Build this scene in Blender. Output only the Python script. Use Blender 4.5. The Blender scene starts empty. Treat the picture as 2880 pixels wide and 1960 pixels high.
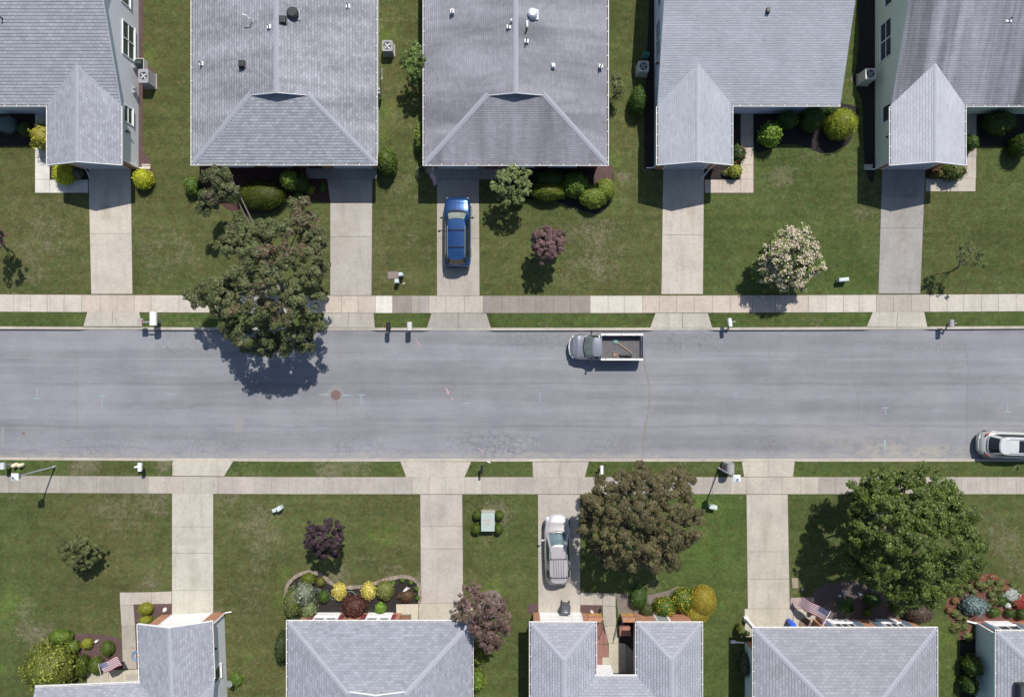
import bpy, math, random
import numpy as np
from mathutils import Vector, Matrix, noise
random.seed(7); np.random.seed(7)
R = math.radians
scene = bpy.context.scene
COL = scene.collection
# ------------------------------------------------------------------ camera, sky, sun, exposure
S, H, CX, CY = 39.0, 49.0, 1440.0, 980.0
cam = bpy.data.objects.new('camera', bpy.data.cameras.new('camera')); COL.objects.link(cam)
cam.location = (0, 0, H); cam.rotation_euler = (0, 0, 0)
cam.data.sensor_width = 36.0; cam.data.lens = 18.0 * H / (1440 / S)
cam.data.clip_end = 3000
scene.camera = cam
SUNV = Vector((0.25, 0.69, 1.0)).normalized()
world = bpy.data.worlds.new('World'); scene.world = world; world.use_nodes = True
wn = world.node_tree.nodes; bg = wn['Background']
sky = wn.new('ShaderNodeTexSky'); sky.sky_type = 'NISHITA'; sky.sun_disc = False
sky.sun_elevation = math.asin(SUNV.z); sky.sun_rotation = math.atan2(SUNV.x, SUNV.y)
world.node_tree.links.new(sky.outputs[0], bg.inputs[0]); bg.inputs[1].default_value = 0.088
sun = bpy.data.objects.new('sun', bpy.data.lights.new('sun', 'SUN')); COL.objects.link(sun)
sun.data.energy = 4.2; sun.data.angle = R(0.53); sun.data.color = (1.0, 0.955, 0.89)
sun.rotation_euler = SUNV.to_track_quat('Z', 'Y').to_euler(); sun.location = SUNV * 80
scene.view_settings.view_transform = 'Standard'; scene.view_settings.look = 'None'
scene.view_settings.exposure = 0.33; scene.view_settings.gamma = 1.0
scene.render.resolution_x = 1024; scene.render.resolution_y = 696
if scene.render.engine != 'CYCLES': scene.render.engine = 'CYCLES'

def W(px, py, h=0.0):
    k = (1 - h / H) / S
    return Vector(((px - CX) * k, (CY - py) * k, h))

# ------------------------------------------------------------------ mesh helpers
XF = [None]
OFF = {}
class MB:
    def __init__(s): s.V = []; s.F = []; s.MI = []; s.C = []
    def add(s, vs, fs, mi=0, col=None):
        b = len(s.V); s.V += [Vector(v) for v in vs]
        for f in fs:
            s.F.append([b + i for i in f]); s.MI.append(mi); s.C.append(col or (1, 1, 1, 1))
    def box(s, x0, y0, z0, x1, y1, z1, mi=0, col=None, M=None):
        vs = [Vector(v) for v in ((x0,y0,z0),(x1,y0,z0),(x1,y1,z0),(x0,y1,z0),(x0,y0,z1),(x1,y0,z1),(x1,y1,z1),(x0,y1,z1))]
        if M: vs = [M @ v for v in vs]
        s.add(vs, [(0,3,2,1),(4,5,6,7),(0,1,5,4),(1,2,6,5),(2,3,7,6),(3,0,4,7)], mi, col)
    def fbox(s, O, a, n, s0, s1, n0, n1, z0, z1, mi=0, col=None):
        O, a, n = Vector(O), Vector(a), Vector(n); z = Vector((0, 0, 1))
        P = lambda i, j, k: O + a * i + n * j + z * k
        s.add([P(s0,n0,z0),P(s1,n0,z0),P(s1,n1,z0),P(s0,n1,z0),P(s0,n0,z1),P(s1,n0,z1),P(s1,n1,z1),P(s0,n1,z1)],
              [(0,3,2,1),(4,5,6,7),(0,1,5,4),(1,2,6,5),(2,3,7,6),(3,0,4,7)], mi, col)
    def cyl(s, p0, p1, r0, r1=None, n=12, mi=0, caps=True, col=None):
        s.tube([p0, p1], [r0, r0 if r1 is None else r1], n, mi, caps, col)
    def tube(s, P, rad, n=8, mi=0, caps=True, col=None):
        P = [Vector(p) for p in P]
        if not hasattr(rad, '__len__'): rad = [rad] * len(P)
        vs = []
        for i, p in enumerate(P):
            d = (P[min(i+1, len(P)-1)] - P[max(i-1, 0)]).normalized()
            u = d.orthogonal().normalized() if abs(d.z) < .99 else Vector((1,0,0))
            u = (u - d * u.dot(d)).normalized(); w = d.cross(u)
            vs += [p + (u * math.cos(t) + w * math.sin(t)) * rad[i] for t in [2*math.pi*k/n for k in range(n)]]
        fs = [(i*n+k, i*n+(k+1) % n, (i+1)*n+(k+1) % n, (i+1)*n+k) for i in range(len(P)-1) for k in range(n)]
        if caps: fs += [tuple(range(n-1, -1, -1)), tuple(range((len(P)-1)*n, len(P)*n))]
        s.add(vs, fs, mi, col)
    def ell(s, c, r, n=16, m=10, mi=0, zmin=-1.0, noisef=0, col=None):
        c = Vector(c); vs = []; fs = []
        for i in range(m+1):
            t = math.pi * i / m
            zz = max(math.cos(t), zmin)
            for k in range(n):
                a = 2*math.pi*k/n
                d = Vector((math.sin(t)*math.cos(a), math.sin(t)*math.sin(a), zz))
                q = 1 + noisef * noise.noise(d * 2.3 + c)
                vs.append(c + Vector((d.x*r[0]*q, d.y*r[1]*q, d.z*r[2]*q)))
        fs = [(i*n+k, (i+1)*n+k, (i+1)*n+(k+1) % n, i*n+(k+1) % n) for i in range(m) for k in range(n)]
        s.add(vs, fs, mi, col)
    def prism(s, poly, z0, z1, mi=0, col=None, bottom=False):
        n = len(poly)
        ar = sum(poly[i][0]*poly[(i+1) % n][1]-poly[(i+1) % n][0]*poly[i][1] for i in range(n))
        if ar < 0: poly = poly[::-1]
        vs = [(p[0], p[1], z0) for p in poly] + [(p[0], p[1], z1) for p in poly]
        fs = [tuple(range(n, 2*n))] + [(i, (i+1) % n, n+(i+1) % n, n+i) for i in range(n)]
        if bottom: fs.append(tuple(range(n-1, -1, -1)))
        s.add(vs, fs, mi, col)
    def build(s, name, mats, parent=None, smooth=False, uv=True, bevel=0):
        if not isinstance(mats, (list, tuple)): mats = [mats]
        off = Vector((0,0,0))
        if parent is not None:
            q = parent
            while q.parent is not None: q = q.parent
            off = OFF.get(q.name, off)
        V = s.V
        if XF[0] is not None: V = [XF[0] @ v for v in V]
        V = [v - off for v in V]
        me = bpy.data.meshes.new(name); me.from_pydata(V, [], s.F); 
        for m in mats: me.materials.append(m)
        me.polygons.foreach_set('material_index', s.MI)
        me.polygons.foreach_set('use_smooth', [smooth] * len(s.F))
        at = me.attributes.new('tint', 'FLOAT_COLOR', 'FACE')
        at.data.foreach_set('color', [x for c in s.C for x in c])
        if uv:
            ul = me.uv_layers.new(name='uv'); buf = [0.0] * (2 * len(me.loops))
            for p in me.polygons:
                nn = p.normal
                if abs(nn.z) > .9995: u = Vector((1,0,0)); v = Vector((0,1,0))
                else:
                    u = Vector((0,0,1)).cross(nn).normalized(); v = nn.cross(u)
                for li in p.loop_indices:
                    co = V[me.loops[li].vertex_index] + off
                    buf[2*li] = co.dot(u); buf[2*li+1] = co.dot(v)
            ul.data.foreach_set('uv', buf)
        me.update()
        o = bpy.data.objects.new(name, me); COL.objects.link(o)
        if parent is not None: o.parent = parent
        if bevel:
            bv = o.modifiers.new('bevel', 'BEVEL'); bv.width = bevel; bv.segments = 2; bv.limit_method = 'ANGLE'
        return o

def tag(o, label=None, cat=None, group=None, kind=None):
    if label: o['label'] = label
    if cat: o['category'] = cat
    if group: o['group'] = group
    if kind: o['kind'] = kind
    return o
def thing(name, label, cat, loc, rz=0.0, group=None, world=False):
    o = bpy.data.objects.new(name, None); COL.objects.link(o)
    o.location = loc; o.rotation_euler = (0, 0, rz); o.empty_display_size = .3
    tag(o, label, cat, group)
    if world: OFF[o.name] = Vector(loc)
    return o
def struct(mb, name, mats, **k):
    o = mb.build(name, mats, **k); o['kind'] = 'structure'; return o
def smoothloop(pts, n=6, closed=True):
    out = []; N = len(pts)
    rng = range(N) if closed else range(N-1)
    for i in rng:
        g = lambda j: Vector((*pts[j % N][:2], 0)) if closed else Vector((*pts[max(0, min(N-1, j))][:2], 0))
        p0, p1, p2, p3 = g(i-1), g(i), g(i+1), g(i+2)
        for k in range(n):
            t = k/n
            q = .5*((2*p1)+(p2-p0)*t+(2*p0-5*p1+4*p2-p3)*t*t+(3*p1-p0-3*p2+p3)*t**3)
            out.append((q.x, q.y))
    if not closed: out.append(tuple(pts[-1][:2]))
    return out

# ------------------------------------------------------------------ materials
class G:
    def __init__(s, name):
        s.m = bpy.data.materials.new(name); s.m.use_nodes = True
        s.t = s.m.node_tree; s.b = s.t.nodes['Principled BSDF']
    def n(s, typ, **k):
        x = s.t.nodes.new('ShaderNode' + typ)
        for a, v in k.items(): setattr(x, a, v)
        return x
    def l(s, a, b): s.t.links.new(a, b)
    def coord(s, kind='Object', sc=(1,1,1), rot=(0,0,0)):
        c = s.n('TexCoord'); m = s.n('Mapping'); m.inputs['Scale'].default_value = sc; m.inputs['Rotation'].default_value = rot
        s.l(c.outputs[kind], m.inputs[0]); return m.outputs[0]
    def noise(s, vec, scale, detail=3, rough=.55, dist=0):
        x = s.n('TexNoise'); x.inputs['Scale'].default_value = scale; x.inputs['Detail'].default_value = detail
        x.inputs['Roughness'].default_value = rough; x.inputs['Distortion'].default_value = dist
        s.l(vec, x.inputs['Vector']); return x.outputs['Fac']
    def ramp(s, f, stops):
        r = s.n('ValToRGB'); e = r.color_ramp.elements
        while len(e) < len(stops): e.new(.5)
        for i, (p, c) in enumerate(stops):
            e[i].position = p; e[i].color = (c, c, c, 1) if not hasattr(c, '__len__') else (*c[:3], 1)
        s.l(f, r.inputs[0]); return r.outputs[0]
    def mix(s, f, a, b, typ='MIX'):
        x = s.n('Mix'); x.data_type = 'RGBA'; x.blend_type = typ
        for i, v in ((0, f), (6, a), (7, b)):
            if isinstance(v, bpy.types.NodeSocket): s.l(v, x.inputs[i])
            elif i == 0: x.inputs[0].default_value = v
            else: x.inputs[i].default_value = (v, v, v, 1) if not hasattr(v, '__len__') else (*v[:3], 1)
        return x.outputs[2]
    def bump(s, hgt, st=.5, dist=.02):
        b = s.n('Bump'); b.inputs['Strength'].default_value = st; b.inputs['Distance'].default_value = dist
        s.l(hgt, b.inputs['Height']); s.l(b.outputs[0], s.b.inputs['Normal'])
    def fin(s, col, rough=.8, spec=.3, metal=0, coat=0):
        if isinstance(col, bpy.types.NodeSocket): s.l(col, s.b.inputs['Base Color'])
        else: s.b.inputs['Base Color'].default_value = (*col[:3], 1)
        s.b.inputs['Roughness'].default_value = rough; s.b.inputs['Specular IOR Level'].default_value = spec
        s.b.inputs['Metallic'].default_value = metal; s.b.inputs['Coat Weight'].default_value = coat
        return s.m
CACHE = {}
def plain(name, c, rough=.6, var=.12, scale=4, spec=.4, metal=0, coat=0, bump=0):
    if name in CACHE: return CACHE[name]
    g = G(name); v = g.coord()
    f = g.noise(v, scale, 4)
    col = g.mix(f, [x*(1-var*1.6) for x in c], [min(1, x*(1+var*1.6)) for x in c])
    if bump: g.bump(g.noise(v, scale*8), bump, .01)
    CACHE[name] = g.fin(col, rough, spec, metal, coat); return CACHE[name]

def spot(g, x, y, rx, ry):
    """soft elliptical region of the ground, in metres"""
    c = g.n('TexCoord'); m = g.n('Mapping'); m.vector_type = 'TEXTURE'
    m.inputs['Location'].default_value = (x, y, -.14); m.inputs['Scale'].default_value = (rx, ry, 50)
    g.l(c.outputs['Object'], m.inputs[0]); t = g.n('TexGradient', gradient_type='SPHERICAL'); g.l(m.outputs[0], t.inputs[0]); return t.outputs['Fac']
def m_concrete():
    g = G('concrete'); v = g.coord(); a = g.n('Attribute', attribute_name='tint')
    c = g.mix(.9, a.outputs['Color'], g.ramp(g.noise(v, .55, 6, .65), [(.25, .78), (.55, 1.0), (.8, 1.08)]), 'MULTIPLY')
    c = g.mix(.75, c, g.ramp(g.noise(v, 5, 5, .7), [(.3, .82), (.6, 1.04)]), 'MULTIPLY')
    st = g.noise(g.coord(sc=(1.6, .25, 1)), 1.1, 5, .7)
    c = g.mix(.6, c, g.ramp(st, [(.28, .72), (.5, 1.0)]), 'MULTIPLY')
    c = g.mix(.6, c, g.ramp(g.noise(v, 34, 3, .8), [(.3, .75), (.62, 1.08)]), 'MULTIPLY')
    c = g.mix(1, c, (1.0, .968, .925), 'MULTIPLY')
    for (x, y, rx, ry, am) in ((-29.3, 10.0, .55, .9, .8), (12.9, 9.9, .5, .9, .7), (-12.5, 12.0, 1.0, .7, .9), (-12.3, 8.2, 1.2, 2.2, .5), (28.2, 8.5, 1.0, 3, .6), (28.8, 11.4, 1.1, 1.2, .7), (-23, -15.5, .5, 4, .5), (-5.1, -13, .6, 3, .35), (3.5, -17.2, 1, 1, .5), (18.3, -14, .7, 3, .4)):
        f = g.n('Math', operation='MULTIPLY'); g.l(spot(g, x, y, rx, ry), f.inputs[0]); f.inputs[1].default_value = am*1.6; f.use_clamp = True
        f2 = g.n('Math', operation='MULTIPLY'); g.l(f.outputs[0], f2.inputs[0]); g.l(g.ramp(g.noise(v, 2.5, 6, .8), [(.4, 0), (.66, 1)]), f2.inputs[1])
        c = g.mix(f2.outputs[0], c, g.mix(1, c, (.62, .55, .48), 'MULTIPLY'))
    g.bump(g.noise(v, 40), .25, .01)
    return g.fin(c, .88, .25)
def m_asphalt():
    g = G('asphalt'); v = g.coord()
    c = g.ramp(g.noise(v, .28, 6, .65), [(.3, (.186, .190, .208)), (.7, (.238, .241, .258))])
    s1 = g.noise(g.coord(sc=(.045, 1.0, 1)), .75, 5, .55, .15)
    c = g.mix(.9, c, g.ramp(s1, [(.32, .83), (.48, .97), (.52, 1.04), (.68, 1.12)]), 'MULTIPLY')
    s2 = g.noise(g.coord(sc=(.06, 1.0, 1)), 4, 4, .7, .3)
    c = g.mix(.45, c, g.ramp(s2, [(.3, .88), (.7, 1.1)]), 'MULTIPLY')
    sp = g.n('SeparateXYZ'); g.l(g.coord(), sp.inputs[0])
    for y0, w, amt in ((2.55, .05, .90), (-.75, .025, 1.12), (-2.55, .05, .90), (-5.6, .06, .9)):
        q = g.n('Math', operation='SUBTRACT'); g.l(sp.outputs[1], q.inputs[0]); q.inputs[1].default_value = y0
        w2 = g.n('Math', operation='MULTIPLY_ADD'); g.l(g.noise(g.coord(sc=(.15, 0, 0)), 1, 2), w2.inputs[0]); w2.inputs[1].default_value = .5; g.l(q.outputs[0], w2.inputs[2])
        w3 = g.n('Math', operation='SUBTRACT'); g.l(w2.outputs[0], w3.inputs[0]); w3.inputs[1].default_value = .25
        ab = g.n('Math', operation='ABSOLUTE'); g.l(w3.outputs[0], ab.inputs[0])
        c = g.mix(1, c, g.ramp(ab.outputs[0], [(0, amt), (w, amt), (w*2.4, 1.0)]), 'MULTIPLY')
    blot = g.noise(g.coord(sc=(.5, 1, 1)), .9, 7, .75)
    c = g.mix(.55, c, g.ramp(blot, [(.3, .82), (.46, 1.0), (.7, 1.07)]), 'MULTIPLY')
    # crazed, cracked patches close to the kerbs
    vo = g.n('TexVoronoi'); vo.feature = 'DISTANCE_TO_EDGE'; vo.inputs['Scale'].default_value = 2.6
    dv = g.n('Mix'); dv.data_type = 'RGBA'; dv.inputs[0].default_value = .12; g.l(v, dv.inputs[6])
    nz = g.n('TexNoise'); nz.inputs['Scale'].default_value = 3; g.l(v, nz.inputs['Vector']); g.l(nz.outputs['Color'], dv.inputs[7]); g.l(dv.outputs[2], vo.inputs['Vector'])
    line = g.ramp(vo.outputs['Distance'], [(0, .70), (.025, .80), (.06, 1)])
    for (x, y, rx, ry, am) in ((-1.8, -6.9, 4.2, 1.5, 1), (.6, -7.1, 3, 1.3, .9), (-11.5, -7.0, 4, 1.2, .8), (-30, -7.1, 5, 1.1, .7), (6.5, -7.0, 3.5, 1.2, .7), (18, -6.9, 3, 1.4, .6), (1.5, .6, 4, 1.4, .7), (-24, .4, 4.5, 1.4, .6), (13, .4, 5, 1.3, .6), (30, .2, 5, 1.0, .5), (-22, -7.0, 4, 1.2, .8)):
        f = g.n('Math', operation='MULTIPLY'); g.l(spot(g, x, y, rx, ry), f.inputs[0]); f.inputs[1].default_value = 2.2*am; f.use_clamp = True
        f2 = g.n('Math', operation='MULTIPLY'); g.l(f.outputs[0], f2.inputs[0]); g.l(g.ramp(blot, [(.35, 0), (.6, 1)]), f2.inputs[1])
        c = g.mix(f2.outputs[0], c, g.mix(1, c, line, 'MULTIPLY'))
    # washed-on tan sediment by the right kerb
    for (x, y, rx, ry, am) in ((26.5, -6.9, 5.5, 1.7, .75), (22, -6.3, 4.5, 1.6, .35), (29.5, -7.5, 6, .7, 1.4), (-37, -7.7, 40, .4, .6), (5, -7.75, 50, .35, .8)):
        f = g.n('Math', operation='MULTIPLY'); g.l(spot(g, x, y, rx, ry), f.inputs[0]); f.inputs[1].default_value = am; f.use_clamp = True
        f2 = g.n('Math', operation='MULTIPLY'); g.l(f.outputs[0], f2.inputs[0]); g.l(g.ramp(g.noise(g.coord(sc=(.6, 1, 1)), 1.6, 7, .75, .5), [(.42, 0), (.62, 1)]), f2.inputs[1])
        c = g.mix(f2.outputs[0], c, (.315, .295, .26))
    c = g.mix(.9, c, g.ramp(g.noise(v, 24, 5, .9), [(.25, .72), (.7, 1.2)]), 'MULTIPLY')
    c = g.mix(.5, c, g.ramp(g.noise(v, 7, 4, .8), [(.3, .86), (.7, 1.12)]), 'MULTIPLY')
    g.bump(g.noise(v, 60, 2), .3, .01)
    return g.fin(c, .9, .25)
def m_lawn():
    g = G('lawn_grass'); v = g.coord(); a = g.n('Attribute', attribute_name='mask')
    sp = g.n('SeparateColor'); g.l(a.outputs['Color'], sp.inputs[0])
    c = g.ramp(g.noise(v, .2, 5, .6, .3), [(.3, (.088, .110, .037)), (.5, (.110, .134, .046)), (.72, (.135, .157, .057))])
    c = g.mix(.9, c, g.ramp(g.noise(v, 1.2, 7, .78), [(.3, .66), (.5, 1.0), (.7, 1.30)]), 'MULTIPLY')
    c = g.mix(1, c, g.ramp(g.noise(v, 1.9, 6, .75), [(.32, (1.2, .98, 1.0)), (.5, (1, 1, 1)), (.7, (.78, 1.04, .92))]), 'MULTIPLY')
    mow = g.noise(g.coord(sc=(.05, 1.3, 1)), 1, 3)
    c = g.mix(.6, c, g.ramp(mow, [(.35, .82), (.65, 1.14)]), 'MULTIPLY')
    yard = g.ramp(sp.outputs[2], [(0, (1.24, 1.02, 1.12)), (.5, (1.06, 1.0, 1.0)), (1, (.84, 1.03, .80))])
    c = g.mix(1, c, yard, 'MULTIPLY')
    lm = g.n('Math', operation='MULTIPLY'); g.l(sp.outputs[1], lm.inputs[0]); g.l(g.ramp(g.noise(v, 1.6, 6, .8), [(.35, .15), (.65, 1)]), lm.inputs[1])
    c = g.mix(lm.outputs[0], c, g.mix(1, c, (1.25, 1.62, .95), 'MULTIPLY'))
    dn = g.noise(v, 7.5, 10, .9, .2)
    mid = g.noise(v, .9, 6, .75)
    m1 = g.n('Math', operation='MULTIPLY_ADD'); g.l(mid, m1.inputs[0]); m1.inputs[1].default_value = .9; g.l(dn, m1.inputs[2])
    ad = g.n('Math', operation='MULTIPLY_ADD'); g.l(sp.outputs[0], ad.inputs[0]); ad.inputs[1].default_value = .165; g.l(m1.outputs[0], ad.inputs[2])
    mr = g.n('MapRange'); g.l(ad.outputs[0], mr.inputs[0]); mr.inputs[1].default_value = 1.04; mr.inputs[2].default_value = 1.24; mr.inputs[3].default_value = 0; mr.inputs[4].default_value = .68
    c = g.mix(mr.outputs[0], c, g.ramp(g.noise(v, 6, 4, .8), [(.3, (.175, .150, .095)), (.7, (.34, .30, .21))]))
    c = g.mix(1, c, g.ramp(g.noise(v, 3.6, 8, .92), [(.30, .50), (.5, 1.0), (.70, 1.55)]), 'MULTIPLY')
    c = g.mix(.9, c, g.ramp(g.noise(v, 9, 5, .95), [(.30, .5), (.5, 1.0), (.70, 1.55)]), 'MULTIPLY')
    g.bump(g.noise(v, 14, 6, .9), 1.0, .16)
    return g.fin(c, .95, .12)
def m_shingle(name, c, row, wid, var=.16, line=.6, stain=None):
    g = G(name); uv = g.coord('UV')
    b = g.n('TexBrick'); g.l(uv, b.inputs['Vector'])
    b.inputs['Color1'].default_value = (*[x*(1-var) for x in c], 1); b.inputs['Color2'].default_value = (*[x*(1+var) for x in c], 1)
    b.inputs['Mortar'].default_value = (*[x*line for x in c], 1); b.inputs['Scale'].default_value = 1
    b.inputs['Mortar Size'].default_value = row*.06; b.inputs['Mortar Smooth'].default_value = .3
    b.inputs['Brick Width'].default_value = wid; b.inputs['Row Height'].default_value = row; b.inputs['Bias'].default_value = 0
    col = b.outputs['Color']
    wob = g.noise(g.coord('UV', (.5/wid, 1/row, 1)), 1.0, 3, .8)
    col = g.mix(.65, col, g.ramp(wob, [(.3, .84), (.7, 1.14)]), 'MULTIPLY')
    v = g.coord()
    col = g.mix(.8, col, g.ramp(g.noise(v, .5, 5, .6), [(.3, .86), (.7, 1.08)]), 'MULTIPLY')
    col = g.mix(.6, col, g.ramp(g.noise(v, 30, 3, .8), [(.3, .82), (.7, 1.12)]), 'MULTIPLY')
    if stain:
        sc, lo, amt = stain
        sn = g.noise(g.coord('UV', sc), 1, 5, .62, .4)
        col = g.mix(amt, col, g.ramp(sn, [(.34, lo), (.62, 1.0), (.8, 1.12)]), 'MULTIPLY')
    sx = g.n('SeparateXYZ'); g.l(uv, sx.inputs[0]); dv = g.n('Math', operation='DIVIDE'); g.l(sx.outputs[1], dv.inputs[0]); dv.inputs[1].default_value = row
    fr = g.n('Math', operation='FRACT'); g.l(dv.outputs[0], fr.inputs[0])
    h = g.n('MapRange'); g.l(fr.outputs[0], h.inputs[0]); h.inputs[1].default_value = 0; h.inputs[2].default_value = 1; h.inputs[3].default_value = 1; h.inputs[4].default_value = 0
    h2 = g.ramp(fr.outputs[0], [(0, 0), (.12, 1), (1, .15)])
    g.bump(h2, .75 if row > .185 else .42, .028)
    return g.fin(col, .92, .25)
def m_brick():
    g = G('facing_brick'); b = g.n('TexBrick'); g.l(g.coord('UV'), b.inputs['Vector'])
    b.inputs['Color1'].default_value = (.42, .17, .085, 1); b.inputs['Color2'].default_value = (.30, .115, .06, 1)
    b.inputs['Mortar'].default_value = (.45, .33, .25, 1); b.inputs['Scale'].default_value = 1
    b.inputs['Mortar Size'].default_value = .009; b.inputs['Brick Width'].default_value = .22; b.inputs['Row Height'].default_value = .075
    c = g.mix(.8, b.outputs['Color'], g.ramp(g.noise(g.coord(), 4, 5, .7), [(.3, .75), (.7, 1.25)]), 'MULTIPLY')
    return g.fin(c, .9, .2)
def m_siding(name, c, lap=.12):
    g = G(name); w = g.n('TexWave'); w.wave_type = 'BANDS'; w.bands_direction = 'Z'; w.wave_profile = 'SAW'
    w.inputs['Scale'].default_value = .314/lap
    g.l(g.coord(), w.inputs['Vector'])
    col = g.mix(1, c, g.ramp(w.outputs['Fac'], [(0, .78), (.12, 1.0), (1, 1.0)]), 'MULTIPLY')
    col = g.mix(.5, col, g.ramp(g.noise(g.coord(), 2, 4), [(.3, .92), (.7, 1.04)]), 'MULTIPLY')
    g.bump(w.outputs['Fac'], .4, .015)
    return g.fin(col, .55, .4)
def m_leaf(name, rough=.5, tr=.12):
    g = G(name); a = g.n('Attribute', attribute_name='tint')
    c = g.mix(.5, a.outputs['Color'], g.ramp(g.noise(g.coord(), 9, 3, .7), [(.3, .8), (.7, 1.2)]), 'MULTIPLY')
    g.fin(c, rough, .22)
    t = g.n('BsdfTranslucent'); g.l(c, t.inputs[0]); mx = g.n('MixShader'); mx.inputs[0].default_value = tr
    out = g.t.nodes['Material Output']; g.l(g.b.outputs[0], mx.inputs[1]); g.l(t.outputs[0], mx.inputs[2]); g.l(mx.outputs[0], out.inputs[0])
    return g.m
def m_mulch(name, c1, c2, sc=22):
    g = G(name); v = g.coord()
    c = g.ramp(g.noise(v, sc, 5, .85), [(.32, [x*.5 for x in c1]), (.5, c1), (.7, c2)])
    c = g.mix(.6, c, g.ramp(g.noise(v, 1.5, 4), [(.3, .8), (.7, 1.15)]), 'MULTIPLY')
    g.bump(g.noise(v, sc, 4, .8), 1, .06)
    return g.fin(c, .95, .15)
def m_bark():
    g = G('bark'); v = g.coord(sc=(1, 1, .25))
    c = g.ramp(g.noise(v, 14, 5, .7), [(.3, (.10, .085, .07)), (.7, (.30, .27, .24))])
    g.bump(g.noise(v, 20), .6, .02); return g.fin(c, .9, .2)
def m_paint(name, c, metal=.35, rough=.32, coat=.8):
    g = G(name); f = g.noise(g.coord(), 300, 2)
    col = g.mix(f, [x*.9 for x in c], [x*1.1 for x in c]); dirt = g.noise(g.coord(), 1.8, 4)
    col = g.mix(.25, col, g.ramp(dirt, [(.3, .8), (.7, 1.05)]), 'MULTIPLY')
    g.fin(col, rough, .5, metal, coat); g.b.inputs['Coat Roughness'].default_value = .08
    return g.m
CON, ASP, LAWN, LEAF, BARK, BRICK = m_concrete(), m_asphalt(), m_lawn(), m_leaf('leaves'), m_bark(), m_brick()
LEAFG = m_leaf('glossy_leaves', .45, .12)
SH_A = m_shingle('shingle_blue_grey', (0.305, 0.316, 0.355), .21, .34, .10, .62)
SH_B = m_shingle('shingle_grey_blend_shaded_front', (0.275, 0.295, 0.326), .19, .30, .15, .6)  # same shingle toned down: the front slope's shade is partly in its colour
SH_B2 = m_shingle('shingle_grey_streaked', (0.311, 0.318, 0.351), .19, .30, .14, .6, ((.7, .10, 1), .58, .75))
SH_C = m_shingle('shingle_mottled_violet_grey', (0.279, 0.279, 0.312), .15, .30, .07, .7, ((.5, .08, 1), .55, .9))
SH_D = m_shingle('shingle_pale_tab', (0.353, 0.372, 0.413), .15, .33, .05, .68)
SH_E = m_shingle('shingle_pale_streaked', (0.320, 0.325, 0.366), .15, .36, .05, .62, ((.8, .07, 1), .36, .95))
SH_E2 = m_shingle('shingle_pale_wide_tab', (0.410, 0.415, 0.458), .18, .38, .04, .7)
SH_F = m_shingle('shingle_soft_grey', (0.293, 0.304, 0.342), .17, .28, .13, .7)
SH_G = m_shingle('shingle_silver_blend', (0.273, 0.286, 0.327), .18, .32, .13, .68)
SH_H = m_shingle('shingle_silver_dashed', (0.317, 0.327, 0.372), .19, .42, .08, .55)
SH_I = m_shingle('shingle_stone_grey', (0.277, 0.281, 0.313), .20, .34, .09, .66)
SH_J = m_shingle('shingle_cool_grey', (0.293, 0.308, 0.341), .20, .36, .10, .6)
CAPS = plain('ridge_cap_shingle', (.305, .315, .353), .9, .08, 8)
WHITE = plain('white_trim_paint', (.78, .78, .78), .45, .03)
SOFF = plain('soffit_white', (.6, .61, .62), .6, .04)
GUTI = plain('gutter_inside_shade', (.10, .07, .055), .8, .3, 20)  # dark colour stands in for the shade inside the channel
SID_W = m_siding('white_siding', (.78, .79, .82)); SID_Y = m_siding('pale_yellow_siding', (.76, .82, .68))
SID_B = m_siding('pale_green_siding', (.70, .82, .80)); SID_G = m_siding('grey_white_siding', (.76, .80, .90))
GLASS = plain('window_glass', (.06, .075, .08), .06, .3, .8, .8)
GLASSL = plain('curtained_window_glass', (.28, .30, .30), .12, .2, 1, .7)
DARK = plain('dark_metal', (.03, .032, .035), .5, .2, 10)
GREYM = plain('grey_metal', (.30, .31, .32), .45, .1, 6, .5, .3)
RUBBER = plain('rubber', (.018, .018, .019), .8, .2)
MUL_D = m_mulch('dark_mulch', (.030, .025, .025), (.085, .075, .075))
MUL_R = m_mulch('red_mulch', (.085, .042, .038), (.16, .09, .08))
MUL_RR = m_mulch('brick_red_mulch', (.16, .07, .058), (.28, .145, .12))
MUL_G = m_mulch('weathered_mulch', (.20, .17, .15), (.34, .29, .26))
MUL_V = m_mulch('red_brown_stone_mulch', (.11, .068, .066), (.24, .17, .16), 26)
GRAV = m_mulch('pinkish_gravel_shaded', (.11, .085, .085), (.27, .225, .21), 18)  # gravel darkened so its colour carries some of the tree's shade
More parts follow.
